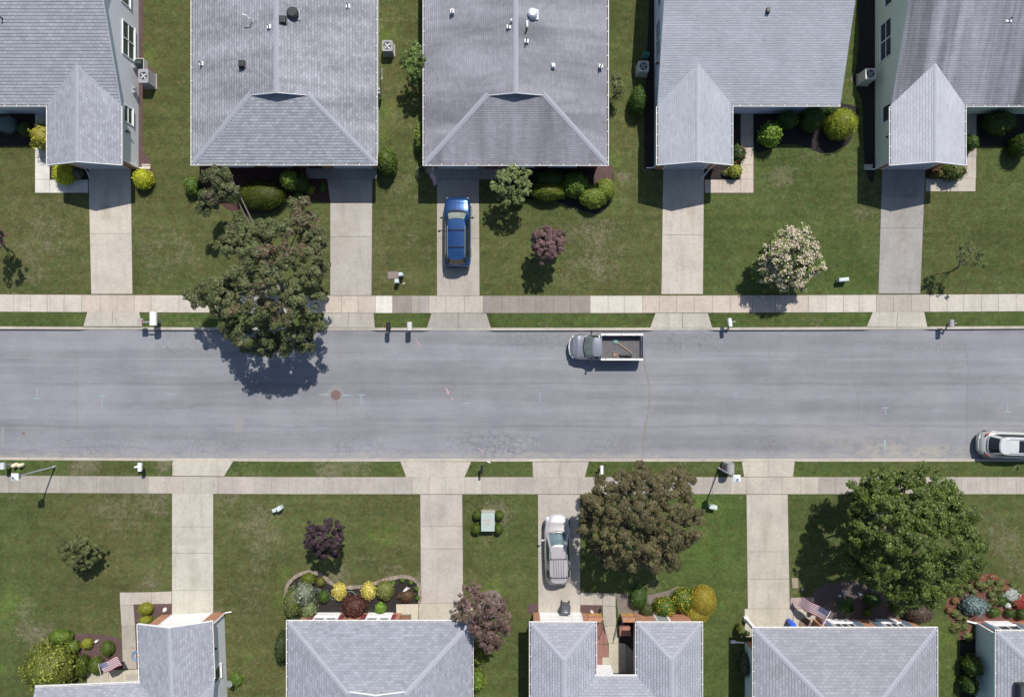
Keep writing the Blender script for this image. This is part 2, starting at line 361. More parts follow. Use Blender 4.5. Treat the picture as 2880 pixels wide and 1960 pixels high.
# ------------------------------------------------------------------ ground, road, kerbs
ZR = -0.14
def bowN(px): return 4.5 * max(-.3, 1 - ((px - 1350) / 1450) ** 2)
def bowS(px): return 4.5 * (min(1, max(0, px / 800)) - 1)
aprN = [(232, 398), (905, 1054), (1200, 1381), (1829, 2004), (2439, 2610)]
aprS = [(486, 655), (1126, 1324), (1498, 1656), (2090, 2236)]
def inspan(px, spans, pad=0):
    for a, b in spans:
        if a - pad <= px <= b + pad: return 1.0
        if a - pad - 22 < px < a - pad: return (px - (a - pad - 22)) / 22
        if b + pad < px < b + pad + 22: return 1 - (px - b - pad) / 22
    return 0.0
YN, YS = (CY - 921.5) / S, (CY - 1294) / S
dry = [(130,650,85,1),(420,680,55,.8),(95,770,50,.7),(530,700,50,.8),(470,760,60,.5),(1640,650,55,1),(1700,740,60,1.0),(1610,760,60,.5),
 (235,1305,42,2.0),(462,1308,22,2),(440,1395,55,1.3),(330,1440,80,.9),(640,1400,60,.9),(745,1470,60,1.1),(740,1560,60,.8),(955,1612,34,1.6),(1090,1625,60,.9),(1180,1628,30,1.2),
 (420,1630,45,1),(70,1780,55,.9),(130,1790,40,1.3),(2205,500,34,1.2),(2290,425,40,1.0),(2160,500,40,.7),(1755,500,26,1.7),(1370,460+0,1,0),
 (2830,1520,60,1),(2770,1480,40,.5),(2870,1600,30,1),(1120,500,30,.8),(1150,540,50,.5),(1090,640,70,.5),(1200,700,50,.3),(260,560,60,.4),(690,1700,60,.6),
 (2500,600,60,.3),(2420,590,26,1.2),(1010,1310,40,1.1),(925,1315,40,1.2),(920,1318,60,.6),(1400,1440,45,1.4),(1370,1505,40,.9),(1540,900,60,.3),(2300,905,60,.6),(560,910,40,.5),
 (470,900,26,.8),(680,1890,40,.7),(700,1330,50,.5),(1420,60,30,1.2),(1120,315,20,1.2),(1700,640,40,.8),(610,1720,16,1.6),(2230,560,60,.3),(60,1720,40,.7),(1830,1640,40,1),(1110,60,60,.6),(2550,530,60,.5),(2700,860,1,0)]
lush = [(1085,90,34,1),(1080,300,26,.8),(1075,385,22,.8),(800,1620,22,1),(795,1690,30,.9),(1085,1500,34,.7),(1040,1505,20,.6),(1395,1660,26,1),(1960,1405,32,.9),(2030,1430,26,.8),
 (2655,1800,40,.8),(2660,1900,40,.6),(1712,565,30,.6),(412,150,22,.8),(10,1730,40,.8),(50,1690,34,.6),(1725,440,22,.8),(1370,1830,40,.4),(2750,1560,40,.3),(1360,1980,50,.5),(5,1880,20,1),(690,1850,40,.4),(1990,1560,60,.4),(2020,1700,60,.3)]
xs = [-900,-300,-120,-70,-50] + list(np.linspace(-42, 42, 337)) + [50,70,120,300,900]
ysn = [y for y in np.linspace(-30, 30, 241)]
ys = [-900,-300,-120,-60] + [y for y in ysn if y < YS - .12] + [YS - .02, YS + .04] + [YS + 1.2, -3, 0] + [YN - .04 - .5, YN - .04, YN + .02] + [y for y in ysn if y > YN + .12] + [60,120,300,900]
ys = sorted(set(round(float(y), 4) for y in ys))
vs = []; msk = []
DR = np.array([(p[0], p[1], p[2], p[3]) for p in dry if p[2] > 1]); LU = np.array(lush)
for y in ys:
    for x in xs:
        px = CX + x * S; py = CY - y * S
        yy = y - (bowN(px) if y > 0 else bowS(px)) / S if abs(y) < 29 else y
        z = 0.0
        if YS < y < YN: z = -0.35
        elif YN <= y < 2.55 and abs(x) < 42:
            t = inspan(px, aprN, -6); z = -t * (.05 + .13 * (1 - (y - YN) / (2.55 - YN)))
        elif -9.1 < y <= YS and abs(x) < 42:
            t = inspan(px, aprS, -6); z = -t * (.05 + .13 * (1 - (YS - y) / (9.1 + YS)))
        vs.append((x, yy, z))
        d = 0; l = 0
        if abs(x) < 43 and abs(y) < 31:
            d = float(np.clip((DR[:,3] * np.exp(-((DR[:,0]-px)**2 + (DR[:,1]-py)**2) / (DR[:,2]**2))).sum(), 0, 2))
            l = float(np.clip((LU[:,3] * np.exp(-((LU[:,0]-px)**2 + (LU[:,1]-py)**2) / (LU[:,2]**2))).sum(), 0, 1))
        yd = .5
        if y > 0: yd = .8 if y < 2.8 else (.35 if px < 250 else .45 if px < 900 else .4 if px < 1229 else .45 if px < 1860 else .7 if px < 2480 else .6)
        else: yd = .75 if y > -9.2 else (.5 if px < 484 else .3 if px < 1182 else .55 if px < 1513 else .78 if px < 2099 else .55)
        yd = min(1, max(0, yd + .35 * noise.noise(Vector((x*.12, y*.12, 5)))))
        msk += [d, l, yd, 1]
nx = len(xs)
fs = [(j*nx+i, j*nx+i+1, (j+1)*nx+i+1, (j+1)*nx+i) for j in range(len(ys)-1) for i in range(nx-1)]
me = bpy.data.meshes.new('ground'); me.from_pydata(vs, [], fs); me.materials.append(LAWN)
at = me.attributes.new('mask', 'FLOAT_COLOR', 'POINT'); at.data.foreach_set('color', msk); me.update()
ground = bpy.data.objects.new('ground', me); COL.objects.link(ground); ground['kind'] = 'structure'

def pxpoly(pts): return [tuple(W(*p)[:2]) for p in pts]
mb = MB(); st = list(range(-400, 3400, 40))
mb.add([(-900, YN+.25, ZR), (-900, YS-.25, ZR)], [])
vsr = []
for p in [-30000] + st + [30000]:
    x = (p - CX) / S
    vsr += [(x, (CY - 921.5 - bowN(min(3400,max(-400,p)))) / S, ZR), (x, (CY - 1293 - bowS(p)) / S, ZR)]
mb = MB(); mb.add(vsr, [(2*i, 2*i+1, 2*i+3, 2*i+2) for i in range(len(vsr)//2 - 1)])
road = struct(mb, 'road', ASP, uv=False)
# cracks, sealed joints and utility paint, 4 mm over the asphalt
def ribbon(mb, pts, w, z, jit=0.0, mi=0, col=None, sub=5):
    P = []
    for i in range(len(pts)-1):
        a, b = W(*pts[i]), W(*pts[i+1])
        for k in range(sub):
            q = a.lerp(b, k/sub)
            if k or i: q = q + Vector((random.uniform(-jit, jit), random.uniform(-jit, jit), 0))
            P.append(q)
    P.append(W(*pts[-1]))
    v = []
    for i, p in enumerate(P):
        d = (P[min(i+1, len(P)-1)] - P[max(0, i-1)]).normalized(); n = Vector((-d.y, d.x, 0))
        ww = w * random.uniform(.5, 1.3) if jit else w
        v += [(p.x + n.x*ww/2, p.y + n.y*ww/2, z), (p.x - n.x*ww/2, p.y - n.y*ww/2, z)]
    mb.add(v, [(2*i, 2*i+1, 2*i+3, 2*i+2) for i in range(len(P)-1)], mi, col)
CRK = plain('road_crack', (.14, .14, .145), .95, .3, 10); CRT = plain('sealed_crack', (.19, .18, .155), .95, .35, 12)
cz = ZR + .004
mb = MB()
for p in ([(1812,990),(1815,1030),(1826,1080),(1827,1130),(1824,1160),(1814,1210),(1811,1262),(1808,1290)],):
    ribbon(mb, p, .09, cz, .035)
for p in ([(212,1005),(214,1060),(212,1130),(213,1160),(212,1200)], [(958,960),(955,1050),(948,1092)], [(946,1124),(949,1200),(948,1285)]):
    ribbon(mb, p, .03, cz, .02)
struct_crack = mb.build('sealed_joint', CRT, road, uv=False)
mb = MB()
def crack(pts, w=.016, j=.05): ribbon(mb, pts, w, cz + .002, j, sub=8)
crack([(380,1153),(420,1147),(470,1149),(520,1148),(550,1138)]); crack([(500,1148),(540,1152),(590,1158),(720,1160)], .012)
crack([(0,1265),(70,1268),(160,1258),(300,1255),(420,1262)]); crack([(60,1268),(160,1250),(260,1246)], .013)
crack([(720,1265),(800,1268),(900,1270),(1010,1268)]); crack([(1312,1050),(1302,1110),(1300,1170)], .013); crack([(1320,960),(1330,1000),(1312,1050)], .01)
crack([(760,1225),(860,1222),(940,1222)], .01); crack([(1160,1290),(1157,1270),(1100,1262),(1040,1262)], .013)
crack([(2397,960),(2400,1050),(2412,1100),(2418,1150),(2412,1200)], .013); crack([(2720,960),(2726,1040),(2724,1120),(2722,1200),(2724,1250)], .014)
crack([(2040,1040),(2038,1000),(2010,975),(1990,970)], .01); crack([(2038,1040),(2030,1110),(2028,1200)], .009)
crack([(530,1150),(540,1146),(560,1132)], .012); crack([(2165,960),(2160,1040),(2155,1100)], .009)
for k in range(26):   # crazed patches near the kerb
    cx0, cy0 = random.choice([(1350,1238),(1400,1245),(1470,1250),(1330,1250),(1000,1255),(660,1250),(1760,1270),(2170,1262)]); cx0 += random.uniform(-40, 40); cy0 += random.uniform(-16, 16)
    a = random.uniform(-.5, .5) + random.choice([0, 0, 1.4]); L = random.uniform(12, 34)
    crack([(cx0-L*math.cos(a), cy0-L*.5*math.sin(a)), (cx0, cy0+random.uniform(-4,4)), (cx0+L*math.cos(a), cy0+L*.5*math.sin(a))], .014, .07)
mb.build('crack', CRK, road, uv=False)
TEAL = plain('teal_utility_paint', (.26, .37, .38), .9, .4, 14); PINK = plain('pink_utility_paint', (.42, .25, .29), .9, .3, 14); BLUEP = plain('pale_blue_utility_paint', (.28, .31, .38), .9, .3, 14)
mb = MB()
def mark(cx, cy, l, up=1, m=0, w=.05, bar=9):
    ribbon(mb, [(cx-bar, cy), (cx+bar, cy)], w, cz, 0, m, sub=1); ribbon(mb, [(cx, cy), (cx, cy+up*l)], w*.8, cz, .015, m, sub=4)
mark(284,1114,38); mark(1015,1111,30); mark(2494,1147,18); mark(2838,1158,30,-1); mark(1310,1134,1)
mark(100,1121,30,-1); ribbon(mb, [(893,1109),(925,1110)], .05, cz, .01, 0); ribbon(mb, [(965,1112),(985,1112)], .06, cz, .01, 0)
ribbon(mb, [(462,1109),(490,1110)], .03, cz, .01, 0); ribbon(mb, [(690,1108),(730,1109)], .03, cz, .01, 0); ribbon(mb, [(2491,1236),(2490,1265)], .10, cz, .05, 0)
ribbon(mb, [(1140,1123),(1190,1131)], .03, cz, .01, 2); mark(814,1199,8,-1,2,.03); mark(905,1203,2,1,2,.03,14); ribbon(mb, [(1107,1265),(1107,1285)], .04, cz, .01, 2); ribbon(mb, [(1518,1105),(1519,1130)], .04, cz, .01, 2)
mark(2072,1105,12,1,2,.04,5); ribbon(mb, [(2630,1155),(2652,1156)], .04, cz, .01, 2)
ribbon(mb, [(1253,1093),(1262,1107)], .14, cz, .04, 1); ribbon(mb, [(1268,1118),(1274,1125)], .07, cz, .03, 1); ribbon(mb, [(1345,1262),(1358,1268),(1355,1280)], .07, cz, .04, 1); ribbon(mb, [(1168,950),(1180,975)], .05, cz, .04, 1)
mb.build('utility_mark', [TEAL, PINK, BLUEP], road, uv=False)
PATCH = plain('asphalt_patch', (.23, .225, .225), .95, .14, 20)
mb = MB(); mb.prism(pxpoly([(658,1177),(682,1176),(683,1212),(681,1218),(658,1217)]), ZR, cz+.002); mb.prism(pxpoly([(0,1203),(7,1203),(7,1258),(0,1258)]), ZR, cz+.002)
mb.build('asphalt_patch', PATCH, road, uv=False)
SED = m_mulch('road_sediment', (.26, .235, .19), (.36, .33, .27), 10)

# kerbs
def kerb(name, ya, yb, bow, spans):
    mb = MB(); pr = []
    for p in range(-400, 3401, 10):
        t = inspan(p, spans, -13); zt = .012 - .125 * t
        x = (p - CX) / S; a = (CY - ya - bow(p)) / S; b = (CY - yb - bow(p)) / S
        pr.append([(x, a, -.3), (x, a, zt + t*.03), (x, b, zt), (x, b, -.3)])
    v = [q for s_ in pr for q in s_]; n = len(pr); c = (.43, .405, .365, 1)
    for i in range(n-1):
        k = 1 + .12 * noise.noise(Vector((i*.07, ya*.1, 0))); cc = (c[0]*k, c[1]*k, c[2]*k, 1)
        b = 4*i
        q = 0.0 if i % 12 != 5 else 0.0
        mb.add([v[b], v[b+1], v[b+2], v[b+3], v[b+4], v[b+5], v[b+6], v[b+7]], [(0,1,5,4),(1,2,6,5),(2,3,7,6)], 0, cc)
    for e in (-1, 1): mb.box((-400-CX)/S - 800 if e < 0 else (3400-CX)/S, (CY-max(ya,yb))/S, -.3, (-400-CX)/S if e < 0 else (3400-CX)/S+800, (CY-min(ya,yb))/S, .012, 0, c)
    struct(mb, name, CON, uv=False)
kerb('kerb', 917.5, 925, bowN, aprN); kerb('kerb', 1297.5, 1290.5, bowS, aprS)

# ------------------------------------------------------------------ paving
CREAM = (.50, .475, .425); PINKC = (.475, .42, .375); TAN = (.43, .40, .36); GREYB = (.265, .242, .225); MIDG = (.34, .32, .30); WHT = (.60, .60, .57); BEI = (.40, .375, .335); LGREY = (.345, .34, .335); PALE = (.50, .49, .43)
SOIL = plain('joint_soil', (.10, .085, .06), .95, .3, 20)
def lerpq(q, s0, s1, t0, t1):
    f = lambda s, t: tuple((q[0][i]*(1-s)+q[1][i]*s)*(1-t) + (q[3][i]*(1-s)+q[2][i]*s)*t for i in (0, 1))
    return [f(s0,t0), f(s1,t0), f(s1,t1), f(s0,t1)]
def slabs(name, quads, z, gap=.8, zs=None):
    """quads: list of (4 photo points, tint)"""
    mb = MB()
    for i, (q, c) in enumerate(quads):
        g = gap / 2
        cx0 = sum(p[0] for p in q)/len(q); cy0 = sum(p[1] for p in q)/len(q)
        qq = [(p[0] + (g if p[0] < cx0 else -g), p[1] + (g if p[1] < cy0 else -g)) for p in q]
        k = random.uniform(.965, 1.035)
        mb.prism(pxpoly(qq), -.02, z, 0, (c[0]*k, c[1]*k, c[2]*k, 1))
        mb.prism(pxpoly([(p[0] + (-.9 if p[0] < cx0 else .9), p[1] + (-.5 if p[1] < cy0 else .5)) for p in q]), -.03, .006 + (i % 2)*.002, 1)
    return struct(mb, name, [CON, SOIL], uv=False)
def strip(q, cuts, c, axis='t'):
    cuts = [0] + cuts + [1]
    return [((lerpq(q, 0, 1, cuts[i], cuts[i+1]) if axis == 't' else lerpq(q, cuts[i], cuts[i+1], 0, 1)), c) for i in range(len(cuts)-1)]
jn = [-100,-52,-6,40,86,134,181,230,281,330,378,426,504,552,600,648,696,744,792,840,876,912,961,1009,1056,1104,1157,1206,1254,1307,1359,1412,1459,1507,1556,1604,1660,1710,1757,1807,1855,1903,1952,2003,2053,2117,2181,2227,2273,2323,2372,2415,2464,2512,2562,2614,2663,2710,2759,2807,2857,2910,2960]
def tn(x):
    for lim, c in ((230,CREAM),(426,PINKC),(600,CREAM),(912,CREAM),(1056,PINKC),(1104,WHT),(1157,GREYB),(1206,MIDG),(1359,TAN),(1660,GREYB),(1807,(.53,.515,.465)),(2273,PINKC),(2464,CREAM),(2614,BEI),(9999,(.475,.455,.41))):
        if x < lim: return c
def qn(a, b, ya, yb, bow): return [(a, ya+bow(a)), (b, ya+bow(b)), (b, yb+bow(b)), (a, yb+bow(a))]
slabs('sidewalk', [(qn(jn[i], jn[i+1], 827.5, 876.3, bowN), tn(jn[i]+1)) for i in range(len(jn)-1)], .03)
js = [-100,-50,0,26,55,105,171,222,272,322,372,418,468,516,565,614,664,716,764,812,862,910,957,1005,1053,1107,1160,1206,1253,1307,1354,1407,1453,1499,1549,1602,1656,1708,1757,1806,1855,1904,1952,2004,2055,2100,2146,2200,2251,2302,2350,2398,2446,2494,2542,2590,2640,2704,2756,2805,2857,2910,2960]
def ts(x):
    for lim, c in ((418,(.335,.32,.29)),(484,BEI),(610,(.43,.41,.365)),(716,(.42,.385,.36)),(1160,(.385,.365,.335)),(1310,(.44,.42,.375)),(1500,(.37,.35,.32)),(1700,(.385,.365,.335)),(2004,(.38,.36,.335)),(2055,(.36,.345,.315)),(2260,(.44,.415,.37)),(2302,(.38,.355,.325)),(2550,(.345,.325,.30)),(9999,(.39,.37,.34))):
        if x < lim: return c
slabs('sidewalk', [(qn(js[i], js[i+1], 1341, 1389, lambda p: bowS(p)*.9), ts(js[i]+1)) for i in range(len(js)-1)], .03, .45)
# driveways
def drive(q, cuts, c, z=.022): slabs('driveway', strip(q, cuts, c), z)
drive([(249,474),(368,474),(373,827),(257,827)], [(657-474)/353], PALE if 0 else (.47,.445,.395))
slabs('driveway', [([(920,503),(1048,503),(1047,569),(929,569)], (.37,.36,.335))] + strip([(929,569),(1047,569),(1045,831),(929,831)], [.37], (.40,.385,.36)), .022)
slabs('driveway', [([(1229,505),(1347,505),(1348,671),(1229,671)], (.37,.348,.318)), ([(1229,671),(1348,671),(1349,832),(1229,832)], (.375,.352,.32))], .022)
drive([(1865,472),(1980,472),(1977,827.5),(1860,827.5)], [(661-472)/356], (.455,.43,.385))
drive([(2481,472),(2602,472),(2588,826),(2470,826)], [.228, .48], (.305,.30,.295))
drive([(484,1386),(600,1386),(600,1728),(484,1728)], [(1481-1386)/342, (1555-1386)/342, .8], (.45,.445,.40))
slabs('driveway', strip([(1182,1390),(1300,1390),(1303,1695),(1184,1695)], [.295, .50], (.43,.405,.375)) + [([(1178,1695),(1330,1695),(1330,1785),(1178,1785)], (.45,.43,.375))], .022)
drive([(1513,1390),(1631,1390),(1632,1731),(1514,1731)], [.485], (.42,.40,.365))
slabs('driveway', strip([(2099,1390),(2215,1390),(2221,1711),(2103,1711)], [.50, .74], (.435,.415,.37)) + [([(2094,1711),(2230,1711),(2230,1790),(2094,1790)], (.46,.44,.38))], .022)
# aprons between kerb and sidewalk, falling to the road
def apron(q, cuts, c, zt, zb, top_is_walk):
    mb = MB()
    for (qq, cc) in strip(q, cuts, c, 's'):
        g = .5; a = [(qq[0][0]+g, qq[0][1]), (qq[1][0]-g, qq[1][1]), (qq[2][0]-g, qq[2][1]), (qq[3][0]+g, qq[3][1])]
        P = pxpoly(a); zs = [zt, zt, zb, zb]
        v = [(P[i][0], P[i][1], zs[i]) for i in range(4)] + [(P[i][0], P[i][1], -.3) for i in range(4)]
        k = random.uniform(.97, 1.03)
        mb.add(v, [(0,3,2,1),(0,1,5,4),(1,2,6,5),(2,3,7,6),(3,0,4,7)], 0, (c[0]*k, c[1]*k, c[2]*k, 1))
    struct(mb, 'driveway_apron', CON, uv=False)
apron([(246,877),(392,877),(398,917.5),(232,917.5)], [.49], (.46,.44,.39), .026, -.075, 1)
apron([(912,881),(1051,881),(1054,921),(902,921)], [.5], (.40,.385,.36), .026, -.075, 1)
apron([(1213,881.5),(1368,881.5),(1381,922),(1200,922)], [.49], (.35,.335,.315), .026, -.075, 1)
apron([(1843,881),(1991,881),(2004,921.5),(1829,921.5)], [.52], (.455,.44,.395), .026, -.075, 1)
apron([(2454,877.5),(2599,877.5),(2610,918.5),(2439,918.5)], [.49], (.475,.455,.41), .026, -.075, 1)
apron([(655,1295.5),(484,1294.5),(486,1337.5),(630,1338.5)], [.52], (.44,.425,.38), -.075, .026, 0)
apron([(1324,1299),(1126,1298),(1143,1341),(1306,1341)], [.34,.66], (.43,.405,.365), -.075, .026, 0)
apron([(1656,1299),(1498,1299),(1500,1341),(1644,1341)], [.5], (.395,.375,.34), -.075, .026, 0)
apron([(2236,1298),(2088,1298),(2093,1340),(2229,1340)], [.5], (.44,.415,.37), -.075, .026, 0)
# garden walks and porch slabs
slabs('walkway', [([(99,300),(131,300),(131,384),(99,384)], WHT), ([(99,384),(131,384),(131,444),(99,444)], WHT), ([(99,444),(140,444),(140,505),(99,505)], WHT), ([(99,505),(140,505),(140,543),(99,543)], WHT), ([(140,506),(192,506),(192,543),(140,543)], WHT), ([(192,506),(248,506),(248,543),(192,543)], WHT)], .018)
slabs('walkway', [([(2083,300),(2119,300),(2119,376),(2083,376)], PINKC), ([(2083,376),(2119,376),(2119,464),(2083,464)], PINKC), ([(2083,464),(2119,464),(2119,505),(2083,505)], PINKC), ([(2083,505),(2119,505),(2119,543),(2083,543)], PINKC), ([(2031,506),(2083,506),(2083,543),(2031,543)], PINKC), ([(1982,506),(2031,506),(2031,543),(1982,543)], PINKC)], .018)
slabs('walkway', [([(2716,300),(2746,300),(2746,440),(2716,440)], TAN), ([(2704,440),(2745,440),(2745,502),(2704,502)], TAN), ([(2658,502),(2744,502),(2743,539),(2658,539)], (.44,.42,.37)), ([(2603,503),(2658,503),(2658,539),(2603,539)], (.42,.40,.36))], .018)
slabs('walkway', [([(337,1665),(374,1665),(375,1701),(338,1701)], TAN), ([(374,1665),(426,1664),(426,1698),(374,1699)], TAN), ([(426,1664),(483,1662),(483,1697),(426,1698)], TAN), ([(338,1701),(376,1701),(380,1761),(342,1761)], (.37,.35,.31)), ([(342,1761),(380,1761),(383,1821),(344,1821)], (.37,.35,.31)), ([(344,1821),(383,1821),(385,1880),(346,1880)], (.37,.35,.31)), ([(245,1884),(300,1883),(302,1930),(245,1930)], (.45,.43,.37)), ([(300,1883),(343,1882),(345,1930),(302,1930)], (.47,.45,.38)), ([(343,1882),(398,1881),(400,1930),(345,1930)], (.47,.45,.38))], .018)
slabs('walkway', [([(860,470),(905,470),(905,503),(860,503)], (.33,.32,.31)), ([(905,470),(1060,470),(1060,503),(905,503)], (.33,.32,.31))], .018)
slabs('walkway', [([(1175,470),(1353,470),(1353,505),(1225,505)], (.33,.32,.30)), ([(1353,470),(1430,470),(1430,505),(1353,505)], (.36,.345,.32))], .018)
slabs('walkway', [([(1114,1698),(1177,1697),(1177,1785),(1116,1785)], (.52,.49,.41))], .018)
mbw = MB()
for poly, c in (([(1632,1666),(1694,1667),(1694,1701),(1632,1700)], BEI), ([(1695,1667),(1731,1669),(1731,1704),(1695,1702)], BEI), ([(1695,1703),(1731,1705),(1733,1757),(1700,1760),(1696,1740)], (.38,.36,.32)),
                ([(1700,1761),(1733,1758),(1741,1805),(1712,1809)], (.42,.395,.33)), ([(1712,1810),(1741,1806),(1760,1810),(1762,1900),(1714,1905)], (.43,.405,.34)), ([(1762,1812),(1790,1840),(1790,1905),(1763,1905)], (.30,.28,.25))):  # last slab darker: courtyard shadow put into its tint
    mbw.prism(pxpoly(poly), -.02, .018, 0, (*c, 1)); 
struct(mbw, 'walkway', CON, uv=False)
slabs('walkway', [([(2231,1712),(2294,1712),(2290,1790),(2231,1790)], (.50,.47,.40))], .018)
slabs('walkway', [([(2223,1680),(2290,1678),(2290,1711),(2223,1711)], (.36,.29,.28)), ([(2226,1624),(2244,1624),(2246,1653),(2229,1654)], (.34,.29,.22))], .016)
mb = MB()   # red pavers in the courtyard
for q in ([(1678,1752),(1696,1752),(1697,1810),(1678,1810)], [(1678,1811),(1696,1811),(1697,1846),(1678,1846)], [(1697,1811),(1709,1811),(1713,1846),(1697,1846)], [(1678,1847),(1694,1847),(1694,1870),(1678,1870)], [(1697,1765),(1705,1770),(1710,1809),(1698,1809)]):
    mb.prism(pxpoly(q), -.02, .014)
struct(mb, 'courtyard_paving', plain('red_pavers', (.23, .115, .10), .9, .15, 6))
slabs('courtyard_paving', [([(1694,1847),(1714,1847),(1714,1868),(1694,1868)], (.46,.44,.38))], .0165)

# beds
def bed(pts, mat, z=.010, sm=True, name='mulch_bed'):
    mb = MB(); P = smoothloop(pts) if sm else pts
    mb.prism(pxpoly(P), -.03, z); struct(mb, name, mat, uv=False)
bed([(370,-60),(403,-60),(403,60),(402,150),(406,178),(425,192),(437,210),(437,235),(424,248),(405,262),(402,300),(402,400),(406,430),(420,450),(430,480),(432,520),(425,535),(395,530),(383,480),(380,300)], MUL_V)
bed([(132,470),(249,470),(249,506),(140,506),(132,500)], MUL_D, sm=False)
bed([(-30,300),(98,300),(98,410),(-30,412)], MUL_D, sm=False)
bed([(560,470),(860,470),(860,503),(928,503),(928,570),(850,560),(820,560),(760,600),(690,600),(640,590),(600,560),(575,530)], MUL_R, sm=False)
bed([(1430,470),(1665,470),(1700,470),(1722,472),(1724,520),(1716,560),(1690,600),(1630,590),(1560,565),(1500,560),(1440,565),(1425,520)], MUL_D)
bed([(1676,468),(1719,468),(1722,500),(1715,530),(1690,535),(1673,515)], MUL_V, .014)
bed([(2120,300),(2390,295),(2405,350),(2385,405),(2345,425),(2310,431),(2275,418),(2245,408),(2200,408),(2160,420),(2121,420)], MUL_D)
bed([(1982,462),(2080,462),(2080,506),(1982,506)], MUL_D, sm=False)
bed([(2062,300),(2082,300),(2082,462),(2062,462)], MUL_D, sm=False)
bed([(2604,468),(2702,468),(2702,502),(2604,502)], MUL_R, sm=False)
bed([(2748,300),(2960,300),(2960,412),(2748,412)], MUL_D, sm=False)
bed([(2412,-60),(2462,-60),(2462,470),(2434,470),(2425,300),(2410,250),(2398,220),(2408,190),(2415,100)], MUL_D)
bed([(1830,-60),(1842,-60),(1842,480),(1812,475),(1812,300)], MUL_D, sm=False)
bed([(196,1784),(230,1780),(280,1782),(320,1790),(343,1797),(347,1881),(245,1883),(200,1890),(170,1860),(165,1810)], MUL_V, sm=False)
bed([(376,1700),(483,1698),(484,1730),(380,1735)], MUL_V, sm=False)
bed([(380,1735),(392,1735),(392,1885),(386,1885)], MUL_V, sm=False)
bed([(812,1660),(808,1650),(830,1622),(870,1612),(900,1622),(930,1645),(970,1654),(1030,1650),(1090,1634),(1135,1626),(1165,1634),(1176,1650),(1177,1697),(1116,1700),(1116,1732),(830,1732),(806,1700)], MUL_D)
bed([(1484,1702),(1500,1694),(1513,1698),(1513,1726),(1486,1726)], MUL_V, sm=False)
bed([(1632,1700),(1694,1701),(1694,1728),(1632,1728)], MUL_V, sm=False)
bed([(1732,1668),(1775,1668),(1830,1672),(1880,1660),(1905,1648),(1925,1652),(1935,1680),(1945,1735),(1740,1735)], MUL_G, sm=False)
bed([(1740,1745),(1786,1745),(1786,1900),(1765,1900),(1742,1800)], MUL_D, sm=False)  # dark sheet on the courtyard's right side, its shadow put into the ground colour
bed([(2272,1700),(2290,1660),(2340,1640),(2420,1635),(2500,1650),(2570,1660),(2605,1680),(2612,1730),(2590,1745),(2290,1745)], GRAV, name='gravel_bed')
bed([(2660,1720),(2665,1680),(2690,1650),(2720,1625),(2775,1612),(2830,1630),(2860,1655),(2960,1680),(2960,1752),(2745,1752),(2744,1800),(2700,1800),(2695,1770),(2680,1750)], MUL_RR)
bed([(2700,1798),(2744,1798),(2744,2050),(2699,2050)], MUL_D, sm=False)
bed([(1395,1660),(1412,1680),(1415,1710),(1395,1725),(1370,1740),(1345,1730),(1345,1700),(1365,1665)], MUL_G)
def dirt(cx0, cy0, r, mat=MUL_G, rr=.25):
    mb = MB(); P = [(cx0+r*(1+rr*noise.noise(Vector((math.cos(a)*2+cx0, math.sin(a)*2, 3))))*math.cos(a), cy0+r*(1+rr*noise.noise(Vector((math.cos(a)*2+cx0, math.sin(a)*2, 3))))*math.sin(a)) for a in [2*math.pi*k/24 for k in range(24)]]
    mb.prism(pxpoly(P), -.03, .007); struct(mb, 'soil_patch', mat, uv=False)
dirt(2407,222,14); 
# ------------------------------------------------------------------ houses
HE = 2.86
def roof_part(polys, sh, parent, thick=.13):
    mb = MB()
    for P in polys:
        P = [Vector(p) for p in P]
        n = Vector((0, 0, 0))
        for i in range(len(P)):
            a, b = P[i], P[(i+1) % len(P)]
            n += Vector(((a.y-b.y)*(a.z+b.z), (a.z-b.z)*(a.x+b.x), (a.x-b.x)*(a.y+b.y)))
        if n.z < 0: P = P[::-1]
        N = len(P); lo = [p - Vector((0, 0, thick)) for p in P]
        mb.add(P + lo, [tuple(range(N))], 0)
        mb.add(P + lo, [tuple(range(2*N-1, N-1, -1))] + [(i, N+i, N+(i+1) % N, (i+1) % N) for i in range(N)], 1)
    return mb.build('roof', [sh, WHITE], parent)
def ridge_caps(lines, parent, mat=CAPS, w=.17, seg=.24):
    for p0, p1, n1, n2 in lines:
        mb = MB()
        p0, p1 = Vector(p0), Vector(p1); ax = (p1 - p0); L = ax.length; ax.normalize()
        d = []
        for n in (n1, n2):
            n = Vector(n).normalized(); q = n.cross(ax).normalized()
            if q.z > 0: q = -q
            d.append(q)
        up = (Vector(n1).normalized() + Vector(n2).normalized()).normalized()
        k = 0; t = 0
        while t < L - .02:
            t1 = min(L, t + seg); a = p0 + ax*t + up*.012; b = p0 + ax*(t1) + up*.030
            c = 1 + random.uniform(-.08, .08)
            for q in d:
                mb.add([a, b, b + q*w - up*.004, a + q*w - up*.004, b + q*w - up*.03, a + q*w - up*.03], [(0,1,2,3), (3,2,4,5)], 0, (c, c, c, 1))
            mb.add([b, b - up*.03, b + d[0]*w - up*.03, b + d[0]*w, b + d[1]*w - up*.03, b + d[1]*w], [(0,1,2,3), (0,5,4,1)], 0)
            t = t1
        mb.build('ridge_cap', mat, parent)
